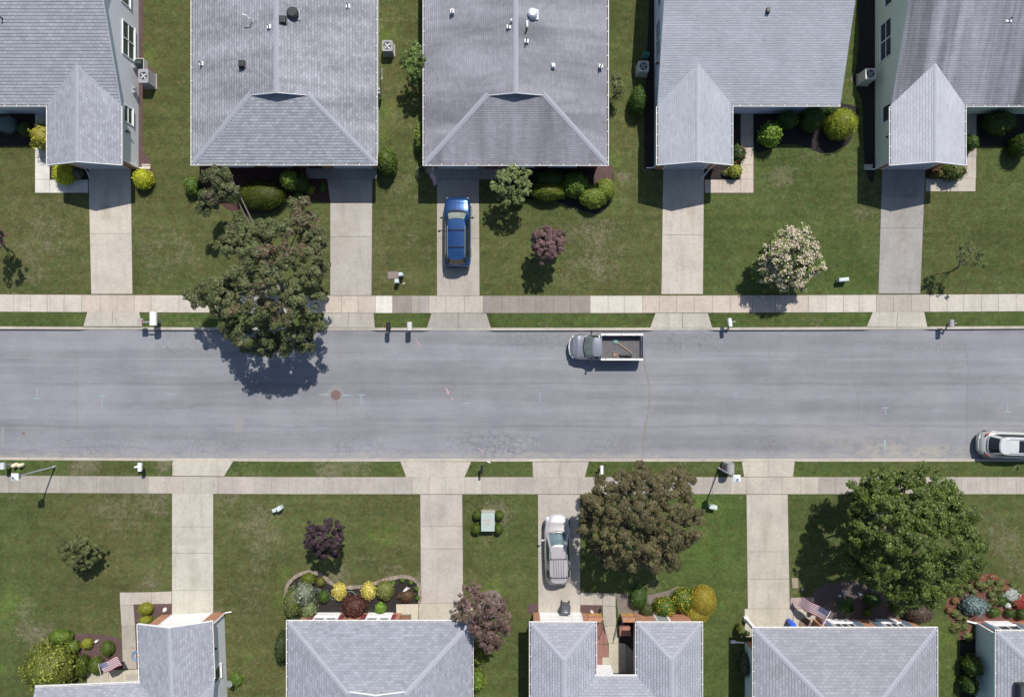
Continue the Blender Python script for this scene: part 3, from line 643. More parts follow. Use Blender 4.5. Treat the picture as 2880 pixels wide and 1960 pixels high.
def gutter(p0, p1, out, parent, gap=.85, hw=.035):
    p0, p1 = Vector(p0), Vector(p1); a = (p1 - p0); L = a.length; a.normalize(); n = Vector(out).normalized()
    mb = MB(); z = p0.z
    mb.fbox((p0.x, p0.y, 0), a, n, 0, L, -.035, 0, z-.11, z+.008, 0)
    mb.fbox((p0.x, p0.y, 0), a, n, 0, L, -.125, -.035, z-.11, z-.085, 1)
    mb.fbox((p0.x, p0.y, 0), a, n, 0, .02, -.125, -.035, z-.085, z+.006, 0)
    mb.fbox((p0.x, p0.y, 0), a, n, L-.02, L, -.125, -.035, z-.085, z+.006, 0)
    t = gap*.6
    while t < L - .1:
        mb.fbox((p0.x, p0.y, 0), a, n, t, t+hw, -.13, -.03, z-.012, z+.002, 0); t += gap*random.uniform(.9, 1.1)
    return mb.build('gutter', [WHITE, GUTI], parent)
def downspout(x, y, z0, z1, dx, dy, parent, foot=.8):
    mb = MB(); mb.box(x-.04, y-.03, z0+.1, x+.04, y+.03, z1)
    d = Vector((dx, dy, 0)).normalized(); p = Vector((x, y, z0+.1))
    mb.tube([p, p + d*.1 + Vector((0,0,-.04)), p + d*foot + Vector((0,0,-.05))], .045, 6)
    return mb.build('downspout', WHITE, parent)
def wallpoly(mb, pts, mi=0): mb.add([Vector(p) for p in pts], [tuple(range(len(pts)))], mi)
def window(parent, O, a, n, s0, s1, z0, z1, cols=1, rows=1, glass=GLASS, fr=.07):
    """frame proud of the wall with separate panes as sub-part"""
    f = MB(); g = MB()
    f.fbox(O, a, n, s0, s1, .002, .06, z0, z0+fr); f.fbox(O, a, n, s0, s1, .002, .06, z1-fr, z1)
    f.fbox(O, a, n, s0-.03, s1+.03, .002, .10, z0-.05, z0-.002)
    f.fbox(O, a, n, s0, s0+fr, .002, .059, z0+fr, z1-fr); f.fbox(O, a, n, s1-fr, s1, .002, .059, z0+fr, z1-fr)
    for i in range(1, cols):
        c = s0 + (s1-s0)*i/cols; f.fbox(O, a, n, c-.035, c+.035, .003, .056, z0+fr, z1-fr)
    for i in range(1, rows):
        c = z0 + (z1-z0)*i/rows; f.fbox(O, a, n, s0+fr, s1-fr, .004, .052, c-.025, c+.025)
    g.fbox(O, a, n, s0+.02, s1-.02, .001, .02, z0+.02, z1-.02)
    w = f.build('window', WHITE, parent); g.build('pane', glass, w); return w
def vent_pipe(parent, px, py, h, r=.05, L=.35, flash=True, mat=DARK):
    mb = MB(); p = W(px, py, h); 
    if flash: mb.box(p.x-.13, p.y-.12, p.z-.05, p.x+.13, p.y+.12, p.z+.045, 1)
    mb.cyl(p + Vector((0,0,-.05)), p + Vector((0,0,L)), r, r, 10, 0)
    return mb.build('vent_pipe', [mat, WHITE], parent)
def box_vent(parent, px, py, h, sx, sy, sz, mat=DARK):
    mb = MB(); p = W(px, py, h); mb.box(p.x-sx*.65, p.y-sy*.65, p.z-.08, p.x+sx*.65, p.y+sy*.65, p.z+.03, 0)
    mb.box(p.x-sx/2, p.y-sy/2, p.z, p.x+sx/2, p.y+sy/2, p.z+sz)
    return mb.build('box_vent', mat, parent, bevel=.03)
def dome_vent(parent, px, py, h, r, mat, ht=.38):
    mb = MB(); p = W(px, py, h)
    mb.box(p.x-r*.95, p.y-r*.95, p.z-.12, p.x+r*1.1, p.y+r*.95, p.z+.035, 1)
    mb.cyl(p + Vector((0,0,-.05)), p + Vector((0,0,ht*.6)), r*.78, r*.78, 24)
    q = p + Vector((0,0,ht*.55))
    mb.tube([q, q+Vector((0,0,.05)), q+Vector((0,0,.12)), q+Vector((0,0,.17))], [r, r, r*.86, r*.7], 28)
    mb.tube([q+Vector((0,0,.172)), q+Vector((0,0,.19))], [r*.72, r*.66], 28)
    return mb.build('dome_vent', [mat, WHITE if mat is not DARK else GREYM], parent, smooth=False)

def hip_house(label, x0, x1, yf, s, m, d, L, sh, side, wall_in=(.45, .45, .58), cap=True, sh_side=None, recess=None, shl=None):
    """yf: outer edge of front gutter; s=+1 when the house lies at larger y"""
    w = x1 - x0; xm = (x0+x1)/2; r = m*w/2
    root = thing('house', label, 'house', (xm, yf + s*3, 0), group='single-storey houses along the street', world=True)
    P = lambda x, v, z: Vector((x, yf + s*v, z))
    e = .11; z = lambda x: HE + m*(min(x-x0, x1-x)-e) if 1 else 0
    ht = HE + m*(d-e); hr = HE + m*(w/2-e)
    A, B = P(x0+e, e, HE), P(x1-e, e, HE); HL, HR = P(x0+d, d, ht), P(x1-d, d, ht); R0, R1 = P(xm, d-.12, hr), P(xm, L, hr)
    A2, B2 = P(x0+e, L, HE), P(x1-e, L, HE); HL2, HR2 = P(x0+d, d-.12, ht), P(x1-d, d-.12, ht)
    if d < w/2 - .05:
        left = [A, A2, R1, R0, HL2, HL]; right = [B, B2, R1, R0, HR2, HR]; front = [A, B, HR, HL]
    else:
        R0 = P(xm, w/2, hr); left = [A, A2, R1, R0]; right = [B, B2, R1, R0]; front = [A, B, R0]
    rf = roof_part([left, right], sh_side or sh, root); fr = roof_part([front], sh, root)
    nl, nr, nf = Vector((-m, 0, 1)), Vector((m, 0, 1)), Vector((0, -s*m, 1))
    if cap:
        ls = [(R0, R1, nl, nr)]
        if d < w/2 - .05: ls += [(A, HL, nl, nf), (B, HR, nr, nf)]
        else: ls += [(A, R0, nl, nf), (B, R0, nr, nf)]
        ridge_caps(ls, rf)
    if d < w/2 - .05:
        mb = MB(); g = .05
        tri = [P(x0+d-.1, d+g, ht-.05), P(x1-d+.1, d+g, ht-.05), P(xm, d+g, hr-.03)]
        mb.add(tri + [t + Vector((0, s*.1, 0)) for t in tri], [(0,1,2), (3,4,5), (0,1,4,3), (1,2,5,4), (2,0,3,5)]); mb.build('gable', side, root)
        mb = MB()
        for q in (HL2, HR2):
            a = (R0 - q); n_ = Vector((0, -s, 0))
            up = Vector((0,0,.0))
            for (o0, o1) in ((q, R0),):
                v = [o0, o1, o1 - Vector((0,0,.14)), o0 - Vector((0,0,.14))]
                v2 = [p_ + n_*.025 for p_ in v]
                mb.add(v + v2, [(0,1,2,3),(4,5,6,7),(0,1,5,4),(3,2,6,7)])
        mb.build('rake_trim', WHITE, root)
    gutter((x0, yf, HE), (x1, yf, HE), (0, -s, 0), root, .83 if s > 0 else .6)
    gutter((x0, yf+s*.005, HE-.001), (x0, yf + s*L, HE-.001), (-1, 0, 0), root); gutter((x1, yf+s*.005, HE-.001), (x1, yf + s*L, HE-.001), (1, 0, 0), root)
    # walls (closed ring) and soffit
    a0, a1, v0 = x0 + wall_in[0], x1 - wall_in[1], wall_in[2]
    mb = MB(); zt = HE - .12
    if recess:
        xa, xb, dv = recess
        ring = []
        if xa <= a0: ring = [(xb, v0), (a1, v0), (a1, L-.4), (a0, L-.4), (a0, v0+dv), (xb, v0+dv)]
        else: ring = [(a0, v0), (xa, v0), (xa, v0+dv), (a1, v0+dv), (a1, L-.4), (a0, L-.4)]
    else: ring = [(a0, v0), (a1, v0), (a1, L-.4), (a0, L-.4)]
    N = len(ring)
    for i in range(N):
        p, q = ring[i], ring[(i+1) % N]
        front_ = abs(p[1]-q[1]) < 1e-6 and p[1] < L/2
        brick_ = front_ or (recess and abs(p[0]-q[0]) < 1e-6 and max(p[1], q[1]) < L/2)
        wallpoly(mb, [P(p[0],p[1],-.1), P(q[0],q[1],-.1), P(q[0],q[1],zt), P(p[0],p[1],zt)], 1 if brick_ else 0)
    mb.build('wall', [side, BRICK], root)
    mb = MB(); zz = HE - .145
    wallpoly(mb, [P(x0+.12, .12, zz), P(x1-.12, .12, zz), P(x1-.12, L, zz), P(x0+.12, L, zz)]); mb.build('soffit', SOFF, root)
    return root, rf, P, fr

def wing_house(label, mx0, mx1, wx0, wx1, yf, s, vm, m, sh_main, sh_wing, side, win, wall_v=.5, Lm=14.2, ridge_v=7.0, main_in=(.4, .4), capw=True, porch=.5):
    """gable wing pointing to the street in front of a broad main gable roof"""
    xm = (wx0+wx1)/2; w = wx1-wx0; hr = HE + m*(w/2-.11)
    root = thing('house', label, 'house', (xm, yf + s*2, 0), group='single-storey houses along the street', world=True)
    P = lambda x, v, z: Vector((x, yf + s*v, z)); e = .11
    le = e; re = e
    wl = [P(wx0+e, 0, HE), P(xm, 0, hr), P(xm, vm+w/2, hr), P(wx0+e, vm+e, HE)]
    wr = [P(wx1-e, 0, HE), P(xm, 0, hr), P(xm, vm+w/2, hr), P(wx1-e, vm+e, HE)]
    zr = HE + m*(ridge_v-e)
    main_f = [P(mx0, vm+e, HE), P(mx1, vm+e, HE), P(mx1, vm+ridge_v, zr), P(mx0, vm+ridge_v, zr)]
    main_b = [P(mx0, vm+2*ridge_v-e, HE), P(mx1, vm+2*ridge_v-e, HE), P(mx1, vm+ridge_v, zr), P(mx0, vm+ridge_v, zr)]
    rm = roof_part([main_f, main_b], sh_main, root)
    up = Vector((0, 0, .012)); rw = roof_part([[p+up for p in wl], [p+up for p in wr]], sh_wing, root)
    if capw: ridge_caps([(P(xm, 0, hr+.012), P(xm, vm+w/2-.1, hr+.012), (-m,0,1), (m,0,1))], rw)
    ridge_caps([(P(mx0, vm+ridge_v, zr), P(mx1, vm+ridge_v, zr), (0,-s*m,1), (0,s*m,1))], rm)
    mb = MB()
    for (x, sg) in ((wx0, 1), (wx1, -1)):
        a = P(x+sg*.05, 0, HE-.01); b = P(xm, 0, hr+.014); n_ = Vector((0, -s, 0))*.03
        v = [a+up, b+up, b-Vector((0,0,.17)), a-Vector((0,0,.16))]
        mb.add(v + [q + n_ for q in v], [(0,1,2,3),(4,5,6,7),(0,1,5,4),(3,2,6,7)])
    mb.build('rake_trim', WHITE, root)
    gutter(P(wx0, -.01, HE), P(wx0, vm, HE), (-1,0,0), root, .8); gutter(P(wx1, -.01, HE), P(wx1, vm, HE), (1,0,0), root, .8)
    if mx0 < wx0 - .3: gutter(P(mx0, vm, HE), P(wx0, vm, HE), (0,-s,0), root, .75)
    if mx1 > wx1 + .3: gutter(P(wx1, vm, HE), P(mx1, vm, HE), (0,-s,0), root, .75)
    # walls
    a0, a1 = wx0 + win[0], wx1 - win[1]; b0, b1 = mx0 + main_in[0], mx1 - main_in[1]
    if mx0 > wx0 - .3: b0 = a0
    if mx1 < wx1 + .3: b1 = a1
    v0 = wall_v; vmw = vm + porch; vb = vm + 2*ridge_v - .5; zt = HE - .13
    mb = MB(); zw = lambda x: HE + m*(min(x-wx0, wx1-x)) - .17
    wallpoly(mb, [P(a0, v0, -.1), P(a1, v0, -.1), P(a1, v0, zw(a1)), P(xm, v0, zw(xm)), P(a0, v0, zw(a0))], 0)
    wallpoly(mb, [P(a0, v0, -.1), P(a0, vmw, -.1), P(a0, vmw, zw(a0)), P(a0, v0, zw(a0))]); wallpoly(mb, [P(a1, v0, -.1), P(a1, vmw, -.1), P(a1, vmw, zw(a1)), P(a1, v0, zw(a1))])
    if b0 < a0 - .1: wallpoly(mb, [P(b0, vmw, -.1), P(a0, vmw, -.1), P(a0, vmw, zt), P(b0, vmw, zt)])
    if b1 > a1 + .1: wallpoly(mb, [P(a1, vmw, -.1), P(b1, vmw, -.1), P(b1, vmw, zt), P(a1, vmw, zt)])
    zg = lambda v: HE + m*(min(v-vm, vm+2*ridge_v-v)) - .17
    for b in (b0, b1):
        wallpoly(mb, [P(b, vmw, -.1), P(b, vb, -.1), P(b, vb, zg(vb)), P(b, vm+ridge_v, zg(vm+ridge_v)), P(b, vmw, zg(vmw))])
    wallpoly(mb, [P(b0, vb, -.1), P(b1, vb, -.1), P(b1, vb, zt), P(b0, vb, zt)])
    mb.build('wall', [side, BRICK], root)
    zz = HE - .15; qs = [[P(xa, .03, zz), P(xb, .03, zz), P(xb, vm, zz), P(xa, vm, zz)] for (xa, xb) in ((wx0+.12, a0), (a1, wx1-.12))]
    if mx0 < wx0 - .3: qs.append([P(mx0, vm+.1, zz), P(wx0+.13, vm+.1, zz), P(wx0+.13, vmw, zz), P(mx0, vmw, zz)])
    if mx1 > wx1 + .3: qs.append([P(wx1-.13, vm+.1, zz), P(mx1, vm+.1, zz), P(mx1, vmw, zz), P(wx1-.13, vmw, zz)])
    for q in qs:
        mb = MB(); wallpoly(mb, q); mb.build('soffit', SOFF, root)
    return root, rm, rw, P, (a0, a1, v0)

def facade(root, P, s, v, items, dv=0):
    """front-wall panels; items: (kind, xa, xb, z0, z1)"""
    n = Vector((0, -s, 0)); a = Vector((1, 0, 0)); O = P(0, v, 0)
    for it in items:
        k, xa, xb, z0, z1 = it[:5]
        if k == 'shutter':
            mb = MB(); mb.fbox(O, a, n, xa, xb, .002, .045, z0, z1)
            for zz in np.arange(z0+.08, z1-.05, .09): mb.fbox(O, a, n, xa+.05, xb-.05, .046, .056, zz, zz+.045)
            mb.build('shutter', it[5], root)
        elif k == 'panel':
            mb = MB(); mb.fbox(O, a, n, xa, xb, .001, .035, z0, z1)
            for zz in np.arange(z0+.12, z1, .12): mb.fbox(O, a, n, xa, xb, .036, .04, zz, zz+.015)
            mb.build('wall_panel', it[5], root)
        elif k == 'door':
            mb = MB(); mb.fbox(O, a, n, xa, xb, .003, .05, z0, z1, 0)
            nr, nc = it[6] if len(it) > 6 else (4, 4)
            for i in range(nr):
                for j in range(nc):
                    w_ = (xb-xa)/nc; h_ = (z1-z0)/nr
                    mb.fbox(O, a, n, xa+w_*j+w_*.12, xa+w_*(j+1)-w_*.12, .051, .062, z0+h_*i+h_*.15, z0+h_*(i+1)-h_*.15, 0)
            mb.build(it[7] if len(it) > 7 else 'garage_door', it[5], root)
        elif k == 'frame':
            mb = MB(); mb.fbox(O, a, n, xa, xa+.09, .002, .08, z0, z1); mb.fbox(O, a, n, xb-.09, xb, .002, .08, z0, z1); mb.fbox(O, a, n, xa+.091, xb-.091, .002, .079, z1-.1, z1); mb.build('door_frame', WHITE, root)
        elif k == 'win':
            window(root, O + n*(it[8] if len(it) > 8 else 0), a, n, xa, xb, z0, z1, it[5], it[6], it[7] if len(it) > 7 else GLASSL)
        elif k == 'brick':
            mb = MB(); mb.fbox(O, a, n, xa, xb, .001, .05, z0, z1); mb.build('brick_facing', BRICK, root)

X = lambda px, h=0.0: (px - CX)/S*(1-h/H)
SHUT_R = plain('maroon_shutter_paint', (.20, .045, .06), .5, .08); SHUT_B = plain('slate_blue_shutter_paint', (.10, .15, .21), .5, .1)
DOORW = plain('garage_door_white', (.74, .74, .74), .5, .03); DOORG = plain('door_grey', (.42, .45, .50), .5, .05)

# A top left
yA = 12.46
rA, rAm, rAw, PA, wA = wing_house('grey roofed house with white siding at the top left corner of the street', -46, -26.58, -31.63, -26.48, yA, 1, 3.96, .333, SH_A, SH_F, SID_W, (.5, .44))
O = Vector((wA[1], 0, 0)); ay, nx_ = Vector((0,1,0)), Vector((1,0,0))
window(rA, O, ay, nx_, 20.35, 22.75, .62, 2.1, 2, 2); window(rA, O, ay, nx_, 23.9, 25.6, 1.2, 2.3, 2, 1); window(rA, O, ay, nx_, 15.75, 16.95, .85, 1.95, 1, 2)
facade(rA, PA, 1, .5, [('brick', wA[0], -30.35, -.1, 2.5), ('brick', -27.55, wA[1], -.1, 2.3), ('door', -30.3, -27.6, 0, 2.15, DOORG), ('frame', -30.4, -27.5, 0, 2.28)])
downspout(wA[1]+.08, 12.99, 0, 2.7, 1, 0, rA, .3); downspout(-30.7, 12.9, 0, 2.6, .5, -1, rA, .7)
vent_pipe(rAm, 10, 55, 4.46); 
CAPD = plain('pale_ridge_cap', (.37, .385, .43), .92, .08, 8)
# D top, fourth
rD, rDm, rDw, PD, wD = wing_house('pale blue-grey roofed house with peaked garage wing, fourth along the top side', 9.88, 22.3, 9.80, 15.02, 12.46, 1, 3.96, .333, SH_D, SH_D, SID_G, (.46, .5), capw=False)
ridge_caps([(PD(12.41, 0, HE+.333*2.5+.014), PD(12.41, 6.4, HE+.333*2.5+.014), (-.333,0,1), (.333,0,1))], rDw, CAPD, .13)
O = Vector((wD[0], 0, 0)); nxm = Vector((-1,0,0))
window(rD, O, ay, nxm, 20.3, 22.9, .75, 2.1, 2, 2); window(rD, O, ay, nxm, 23.7, 25.5, 1.3, 2.3, 2, 1)
facade(rD, PD, 1, .5, [('brick', wD[0], 10.85, -.1, 2.5), ('brick', 13.75, wD[1], -.1, 2.3), ('door', 10.9, 13.7, 0, 2.15, DOORG), ('frame', 10.8, 13.8, 0, 2.28)])
downspout(wD[0]-.08, 13.0, 0, 2.7, -1, 0, rD, .5); downspout(14.2, 12.9, 0, 2.6, -.7, -.9, rD, .9)
box_vent(rDm, 2158, 33, 4.6, .24, .3, .25)
# E top right
rE, rEm, rEw, PE, wE = wing_house('house with streaked grey roof and pale yellow-green siding at the top right', 25.78, 46, 25.62, 30.86, 12.44, 1, 3.96, .333, SH_E, SH_E2, SID_Y, (.56, .5), capw=False)
ridge_caps([(PE(28.24, 0, HE+.333*2.51+.014), PE(28.24, 6.4, HE+.333*2.51+.014), (-.333,0,1), (.333,0,1))], rEw, CAPD, .14)
O = Vector((wE[0], 0, 0))
window(rE, O, ay, nxm, 20.25, 22.9, .75, 2.2, 2, 2); window(rE, O, ay, nxm, 23.8, 25.6, 1.35, 2.3, 2, 1); window(rE, O, ay, nxm, 15.8, 17.0, 1.05, 2.15, 1, 1)
facade(rE, PE, 1, .5, [('brick', wE[0], 26.6, -.1, 2.5), ('brick', 29.75, wE[1], -.1, 2.3), ('door', 26.7, 29.65, 0, 2.15, DOORG), ('frame', 26.6, 29.75, 0, 2.28)])
downspout(wE[0]-.08, 12.9, 0, 2.7, -1, 0, rE, .5)
mbx = MB(); p = W(2836, 58, 4.47); mbx.box(p.x-.2, p.y-.12, p.z-.05, p.x+.2, p.y+.12, p.z+.05, 1); mbx.cyl(p, p+Vector((.12,.1,.3)), .06, .06, 10); mbx.build('vent_pipe', [GREYM, WHITE], rEm)
# B and C hip houses
rB, rBr, PB, rBf = hip_house('grey hip roofed house with a round black roof vent, second along the top side', -21.82, -9.14, 12.42, 1, .25, 4.5, 22, SH_B, SID_B, sh_side=SH_B2)
facade(rB, PB, 1, .58, [('door', -12.75, -9.95, 0, 2.1, DOORG), ('win', -20.3, -18.4, .6, 2.0, 2, 1, GLASS), ('win', -17.4, -15.6, .6, 2.0, 2, 1, GLASS), ('door', -14.5, -13.6, 0, 2.1, DARK, (3, 2), 'front_door')])
dome_vent(rBr, 826, 42, 4.1, .40, DARK); box_vent(rBr, 796, 58, 4.3, .42, .46, .22); box_vent(rBr, 681, 182, 3.9, .36, .42, .25)
vent_pipe(rBr, 979, 18, 3.3); vent_pipe(rBr, 757, 76, 4.35, .04, .3); vent_pipe(rBr, 567, 180, 3.1)
mbx = MB(); p = W(708, 62, 4.0); mbx.tube([p-Vector((0,0,.1)), p+Vector((0,0,.45)), p+Vector((-.12,.12,.62)), p+Vector((-.38,.2,.58))], .04, 8); mbx.build('mast', WHITE, rBr)
rC, rCr, PC, rCf = hip_house('violet-grey hip roofed house with a pale dome vent, third along the top side', -6.06, 6.57, 12.40, 1, .25, 4.5, 22, SH_C, SID_B)
facade(rC, PC, 1, .58, [('door', -5.3, -2.45, 0, 2.1, DOORG), ('win', -.2, 1.6, .6, 2.0, 2, 1, GLASSL), ('win', 2.6, 4.6, .6, 2.0, 2, 1, GLASSL), ('door', -1.9, -1.0, 0, 2.1, SHUT_R, (3, 2), 'front_door'), ('shutter', 1.65, 2.0, .6, 2.0, SHUT_R), ('shutter', 4.65, 5.0, .6, 2.0, SHUT_R)])
LG = plain('pale_grey_metal', (.52, .53, .55), .5, .05)
dome_vent(rCr, 1498, 42, 4.15, .34, LG, .3)
vent_pipe(rCr, 1272, 32, 3.6, .045, .3, True, LG); vent_pipe(rCr, 1438, 62, 4.4, .07, .28, False, LG); vent_pipe(rCr, 1431, 76, 4.38, .045, .3)
vent_pipe(rCr, 1481, 83, 4.35, .06, .3, False); vent_pipe(rCr, 1481, 116, 4.35, .05, .45, True); box_vent(rCr, 1556, 185, 3.95, .2, .24, .14, WHITE); vent_pipe(rCr, 1690, 186, 3.25)
mbx = MB(); p = W(1483, 70, 4.35); mbx.box(p.x-.05, p.y-.2, p.z, p.x+.05, p.y+.2, p.z+.15); mbx.build('box_vent', WHITE, rCr)
mbx = MB()
for q in ((1068, 235), (1068, 245)): 
    p = W(q[0], q[1], 2.2); mbx.box(-9.5, p.y-.08, .5, -9.3, p.y+.08, 1.2)
mbx.tube([(-9.42, W(1068,205,1)[1], .3), (-9.05, W(1068,205,1)[1], 1.7), (-9.05, W(1068,235,1)[1], 1.7)], .03, 6); mbx.build('gas_meter', GREYM, rB)

# G bottom, second
yG = -18.44
rG, rGr, PG, rGf = hip_house('silver grey hip roofed house with maroon shutters and a dark mulch garden', -15.34, -2.62, yG, -1, .25, 4.45, 22, SH_G, SID_W, (.45, .45, .6), recess=(-7.96, 0, 1.3))
k = .971; xg = lambda px: (px-1440)/39*k
facade(rG, PG, -1, .6, [('panel', xg(877), xg(947), 0, 2.72, WHITE), ('panel', xg(1025), xg(1097), 0, 2.72, WHITE),
  ('shutter', xg(862), xg(876.5), .45, 2.1, SHUT_R), ('shutter', xg(947.5), xg(961), .45, 2.1, SHUT_R), ('shutter', xg(1010), xg(1024.5), .45, 2.1, SHUT_R), ('shutter', xg(1097.5), xg(1109), .45, 2.1, SHUT_R),
  ('win', xg(880), xg(912), .95, 2.2, 1, 1, GLASSL, .04), ('win', xg(915), xg(945), .95, 2.2, 1, 1, GLASSL, .04), ('win', xg(1029), xg(1061), .95, 2.2, 1, 1, GLASSL, .04), ('win', xg(1065), xg(1094), .95, 2.2, 1, 1, GLASSL, .04)])
facade(rG, PG, -1, 1.9, [('door', -6.4, -3.4, 0, 2.15, DOORW), ('door', -7.7, -6.8, .02, 2.1, SHUT_R, (3, 2), 'front_door')])
# I bottom, fourth
rI, rIr, PI_, rIf = hip_house('grey hip roofed house with slate blue shutters and a flag by its porch', 16.33, 28.93, -18.90, -1, .26, 4.6, 22, SH_I, SID_B, (.46, .28, .6), recess=(0, 21.7, 1.6))
xi = lambda px: (px-1440)/39*.971
facade(rI, PI_, -1, .6, [('panel', xi(2347), xi(2411), 0, 2.72, WHITE), ('panel', xi(2490), xi(2549), 0, 2.72, WHITE),
  ('shutter', xi(2328), xi(2346), .35, 2.1, SHUT_B), ('shutter', xi(2412), xi(2434), .35, 2.1, SHUT_B), ('shutter', xi(2470), xi(2489), .35, 2.1, SHUT_B), ('shutter', xi(2550), xi(2571), .35, 2.1, SHUT_B),
  ('win', xi(2350), xi(2409), .85, 2.2, 3, 1, GLASS, .04), ('win', xi(2492), xi(2547), .85, 2.2, 3, 1, GLASS, .04)])
facade(rI, PI_, -1, 2.2, [('door', 17.4, 20.2, 0, 2.15, DOORW), ('door', 20.6, 21.5, .02, 2.1, SHUT_B, (3, 2), 'front_door')])
mbx = MB(); mbx.box(16.72, -19.55, -.05, 16.94, -19.33, 2.7); mbx.box(16.68, -19.59, -.05, 16.98, -19.29, .25); mbx.build('porch_post', WHITE, rI)
mbx = MB(); mbx.tube([(16.7, -21.15, .12), (15.9, -21.1, .08)], .06, 6); mbx.box(15.75, -21.2, .02, 16.1, -21.0, .12); mbx.build('downspout', WHITE, rI)
# J bottom right
rJ, rJr, PJ, rJf = hip_house('grey hip roofed house with pale green siding at the bottom right edge', 32.80, 45.6, -19.10, -1, .26, 4.6, 22, SH_J, SID_B, (.63, .5, .55))
xj = lambda px: (px-1440)/39*.971
facade(rJ, PJ, -1, .55, [('panel', xj(2806), xj(2876), 0, 2.72, WHITE), ('shutter', xj(2787), xj(2804.5), .4, 2.1, SHUT_B), ('shutter', xj(2878), xj(2894), .4, 2.1, SHUT_B), ('win', xj(2809), xj(2873), .9, 2.2, 2, 1, GLASS, .04)])
mbx = MB(); mbx.tube([(33.35, -19.72, .25), (32.55, -19.55, .1), (32.45, -19.5, .1)], .065, 8); mbx.ell((32.4, -19.5, .12), (.1,.1,.08)); mbx.box(33.31, -19.78, .1, 33.43, -19.66, 2.7); mbx.build('downspout', WHITE, rJ)
mbx = MB(); p0 = W(2864, 1922, 3.5); mbx.box(p0.x, p0.y-2.2, 3.25, p0.x+1.5, p0.y, 3.66); mbx.box(p0.x+.08, p0.y-2.12, 3.5, p0.x+1.42, p0.y-.08, 3.68, 1); mbx.build('skylight', [DARK, GLASS], rJr)
# F bottom left, slightly turned
piv = Vector((-22.87, -18.62, 0)); XF[0] = Matrix.Translation(piv) @ Matrix.Rotation(R(2.2), 4, 'Z') @ Matrix.Translation(-piv)
rF, rFm, rFw, PF, wF = wing_house('soft grey roofed house with white garage gable at the bottom left', -32.55, -20.38, -25.50, -20.32, -18.62, -1, 3.9, .333, SH_F, SH_F, SID_W, (.2, .45), wall_v=.52, porch=1.7)
facade(rF, PF, -1, .52, [('brick', wF[0], -24.5, -.1, 2.55), ('brick', -21.65, wF[1], -.1, 2.35), ('door', -24.42, -21.72, .02, 2.15, DOORW), ('frame', -24.52, -21.62, .02, 2.28), ])
O = Vector((wF[1], 0, 0))
window(rF, O, ay, nx_, -23.3, -22.3, 1.0, 2.1, 1, 1); window(rF, O, ay, nx_, -27.2, -25.8, .9, 2.1, 2, 1)
downspout(wF[1]+.1, -19.1, 0, 2.7, 1, .1, rF, .45)

XF[0] = None
# H bottom, third: two hip wings and a courtyard
m = .33
rH = thing('house', 'U-shaped grey roofed house with a walled courtyard between its two hip wings', 'house', (7, -22, 0), group='single-storey houses along the street', world=True)
yh = -18.54; e = .11; LH = 20; yc = -22.15
def hipwing(x0, x1):
    xm = (x0+x1)/2; r = m*((x1-x0)/2-e); y = lambda v: yh - v
    A, B, R0, R1 = Vector((x0+e, y(e), HE)), Vector((x1-e, y(e), HE)), Vector((xm, y((x1-x0)/2), HE+r)), Vector((xm, y(LH), HE+r))
    rf = roof_part([[A, (x0+e, y(LH), HE), R1, R0], [B, (x1-e, y(LH), HE), R1, R0], [A, B, R0]], SH_H, rH)
    ridge_caps([(R0, R1, (-m,0,1), (m,0,1)), (A, R0, (-m,0,1), (0,m,1)), (B, R0, (m,0,1), (0,m,1))], rf)
    return xm, r
xl, r1 = hipwing(1.16, 5.77); xr, r2 = hipwing(8.38, 12.97)
hm = HE + m*(3.5)
up = Vector((0,0,.01)); dd = 2.3
roof_part([[Vector((5.77-e, yc-e, HE))+up, Vector((8.38+e, yc-e, HE))+up, Vector((8.38+dd, yc-dd, HE+m*(dd-e)))+up, Vector((8.38+dd, yc-9, HE+m*(dd-e)))+up, Vector((5.77-dd, yc-9, HE+m*(dd-e)))+up, Vector((5.77-dd, yc-dd, HE+m*(dd-e)))+up]][:0] + [[Vector((5.77-e, yc-e, HE))+up, Vector((8.38+e, yc-e, HE))+up, Vector((8.38+4.2, yc-4.3, HE+m*4.2))+up, Vector((5.77-4.2, yc-4.3, HE+m*4.2))+up],
           [Vector((8.38+4.2, yc-4.3, HE+m*4.2))+up, Vector((5.77-4.2, yc-4.3, HE+m*4.2))+up, Vector((5.77-4.2, yc-12, HE))+up, Vector((8.38+4.2, yc-12, HE))+up]], SH_H, rH)
gutter((1.16, yh, HE), (5.77, yh, HE), (0,1,0), rH, 1.6); gutter((8.38, yh, HE), (12.97, yh, HE), (0,1,0), rH, 1.6)
gutter((1.16, yh-.005, HE-.001), (1.16, yh-LH, HE-.001), (-1,0,0), rH, .9); gutter((12.97, yh-.005, HE-.001), (12.97, yh-LH, HE-.001), (1,0,0), rH, .9)
gutter((5.77, yh-.005, HE-.001), (5.77, yc, HE-.001), (1,0,0), rH, .9); gutter((8.38, yh-.005, HE-.001), (8.38, yc, HE-.001), (-1,0,0), rH, .9); gutter((5.66, yc, HE-.002), (8.49, yc, HE-.002), (0,1,0), rH, .8)
mb = MB(); zt = HE-.12; yw = -19.06
ringH = [(1.52, yw), (5.42, yw), (5.42, -22.78), (7.1, -22.78), (7.1, -23.4), (8.75, -23.4), (8.75, yw), (12.6, yw), (12.6, -38), (1.52, -38)]
for i in range(len(ringH)):
    p, q = ringH[i], ringH[(i+1) % len(ringH)]; b_ = 1 if (p[1] == yw and q[1] == yw) else 0
    wallpoly(mb, [(p[0],p[1],-.1),(q[0],q[1],-.1),(q[0],q[1],zt),(p[0],p[1],zt)], b_)
mb.build('wall', [SID_W, BRICK], rH)
zz = HE-.145
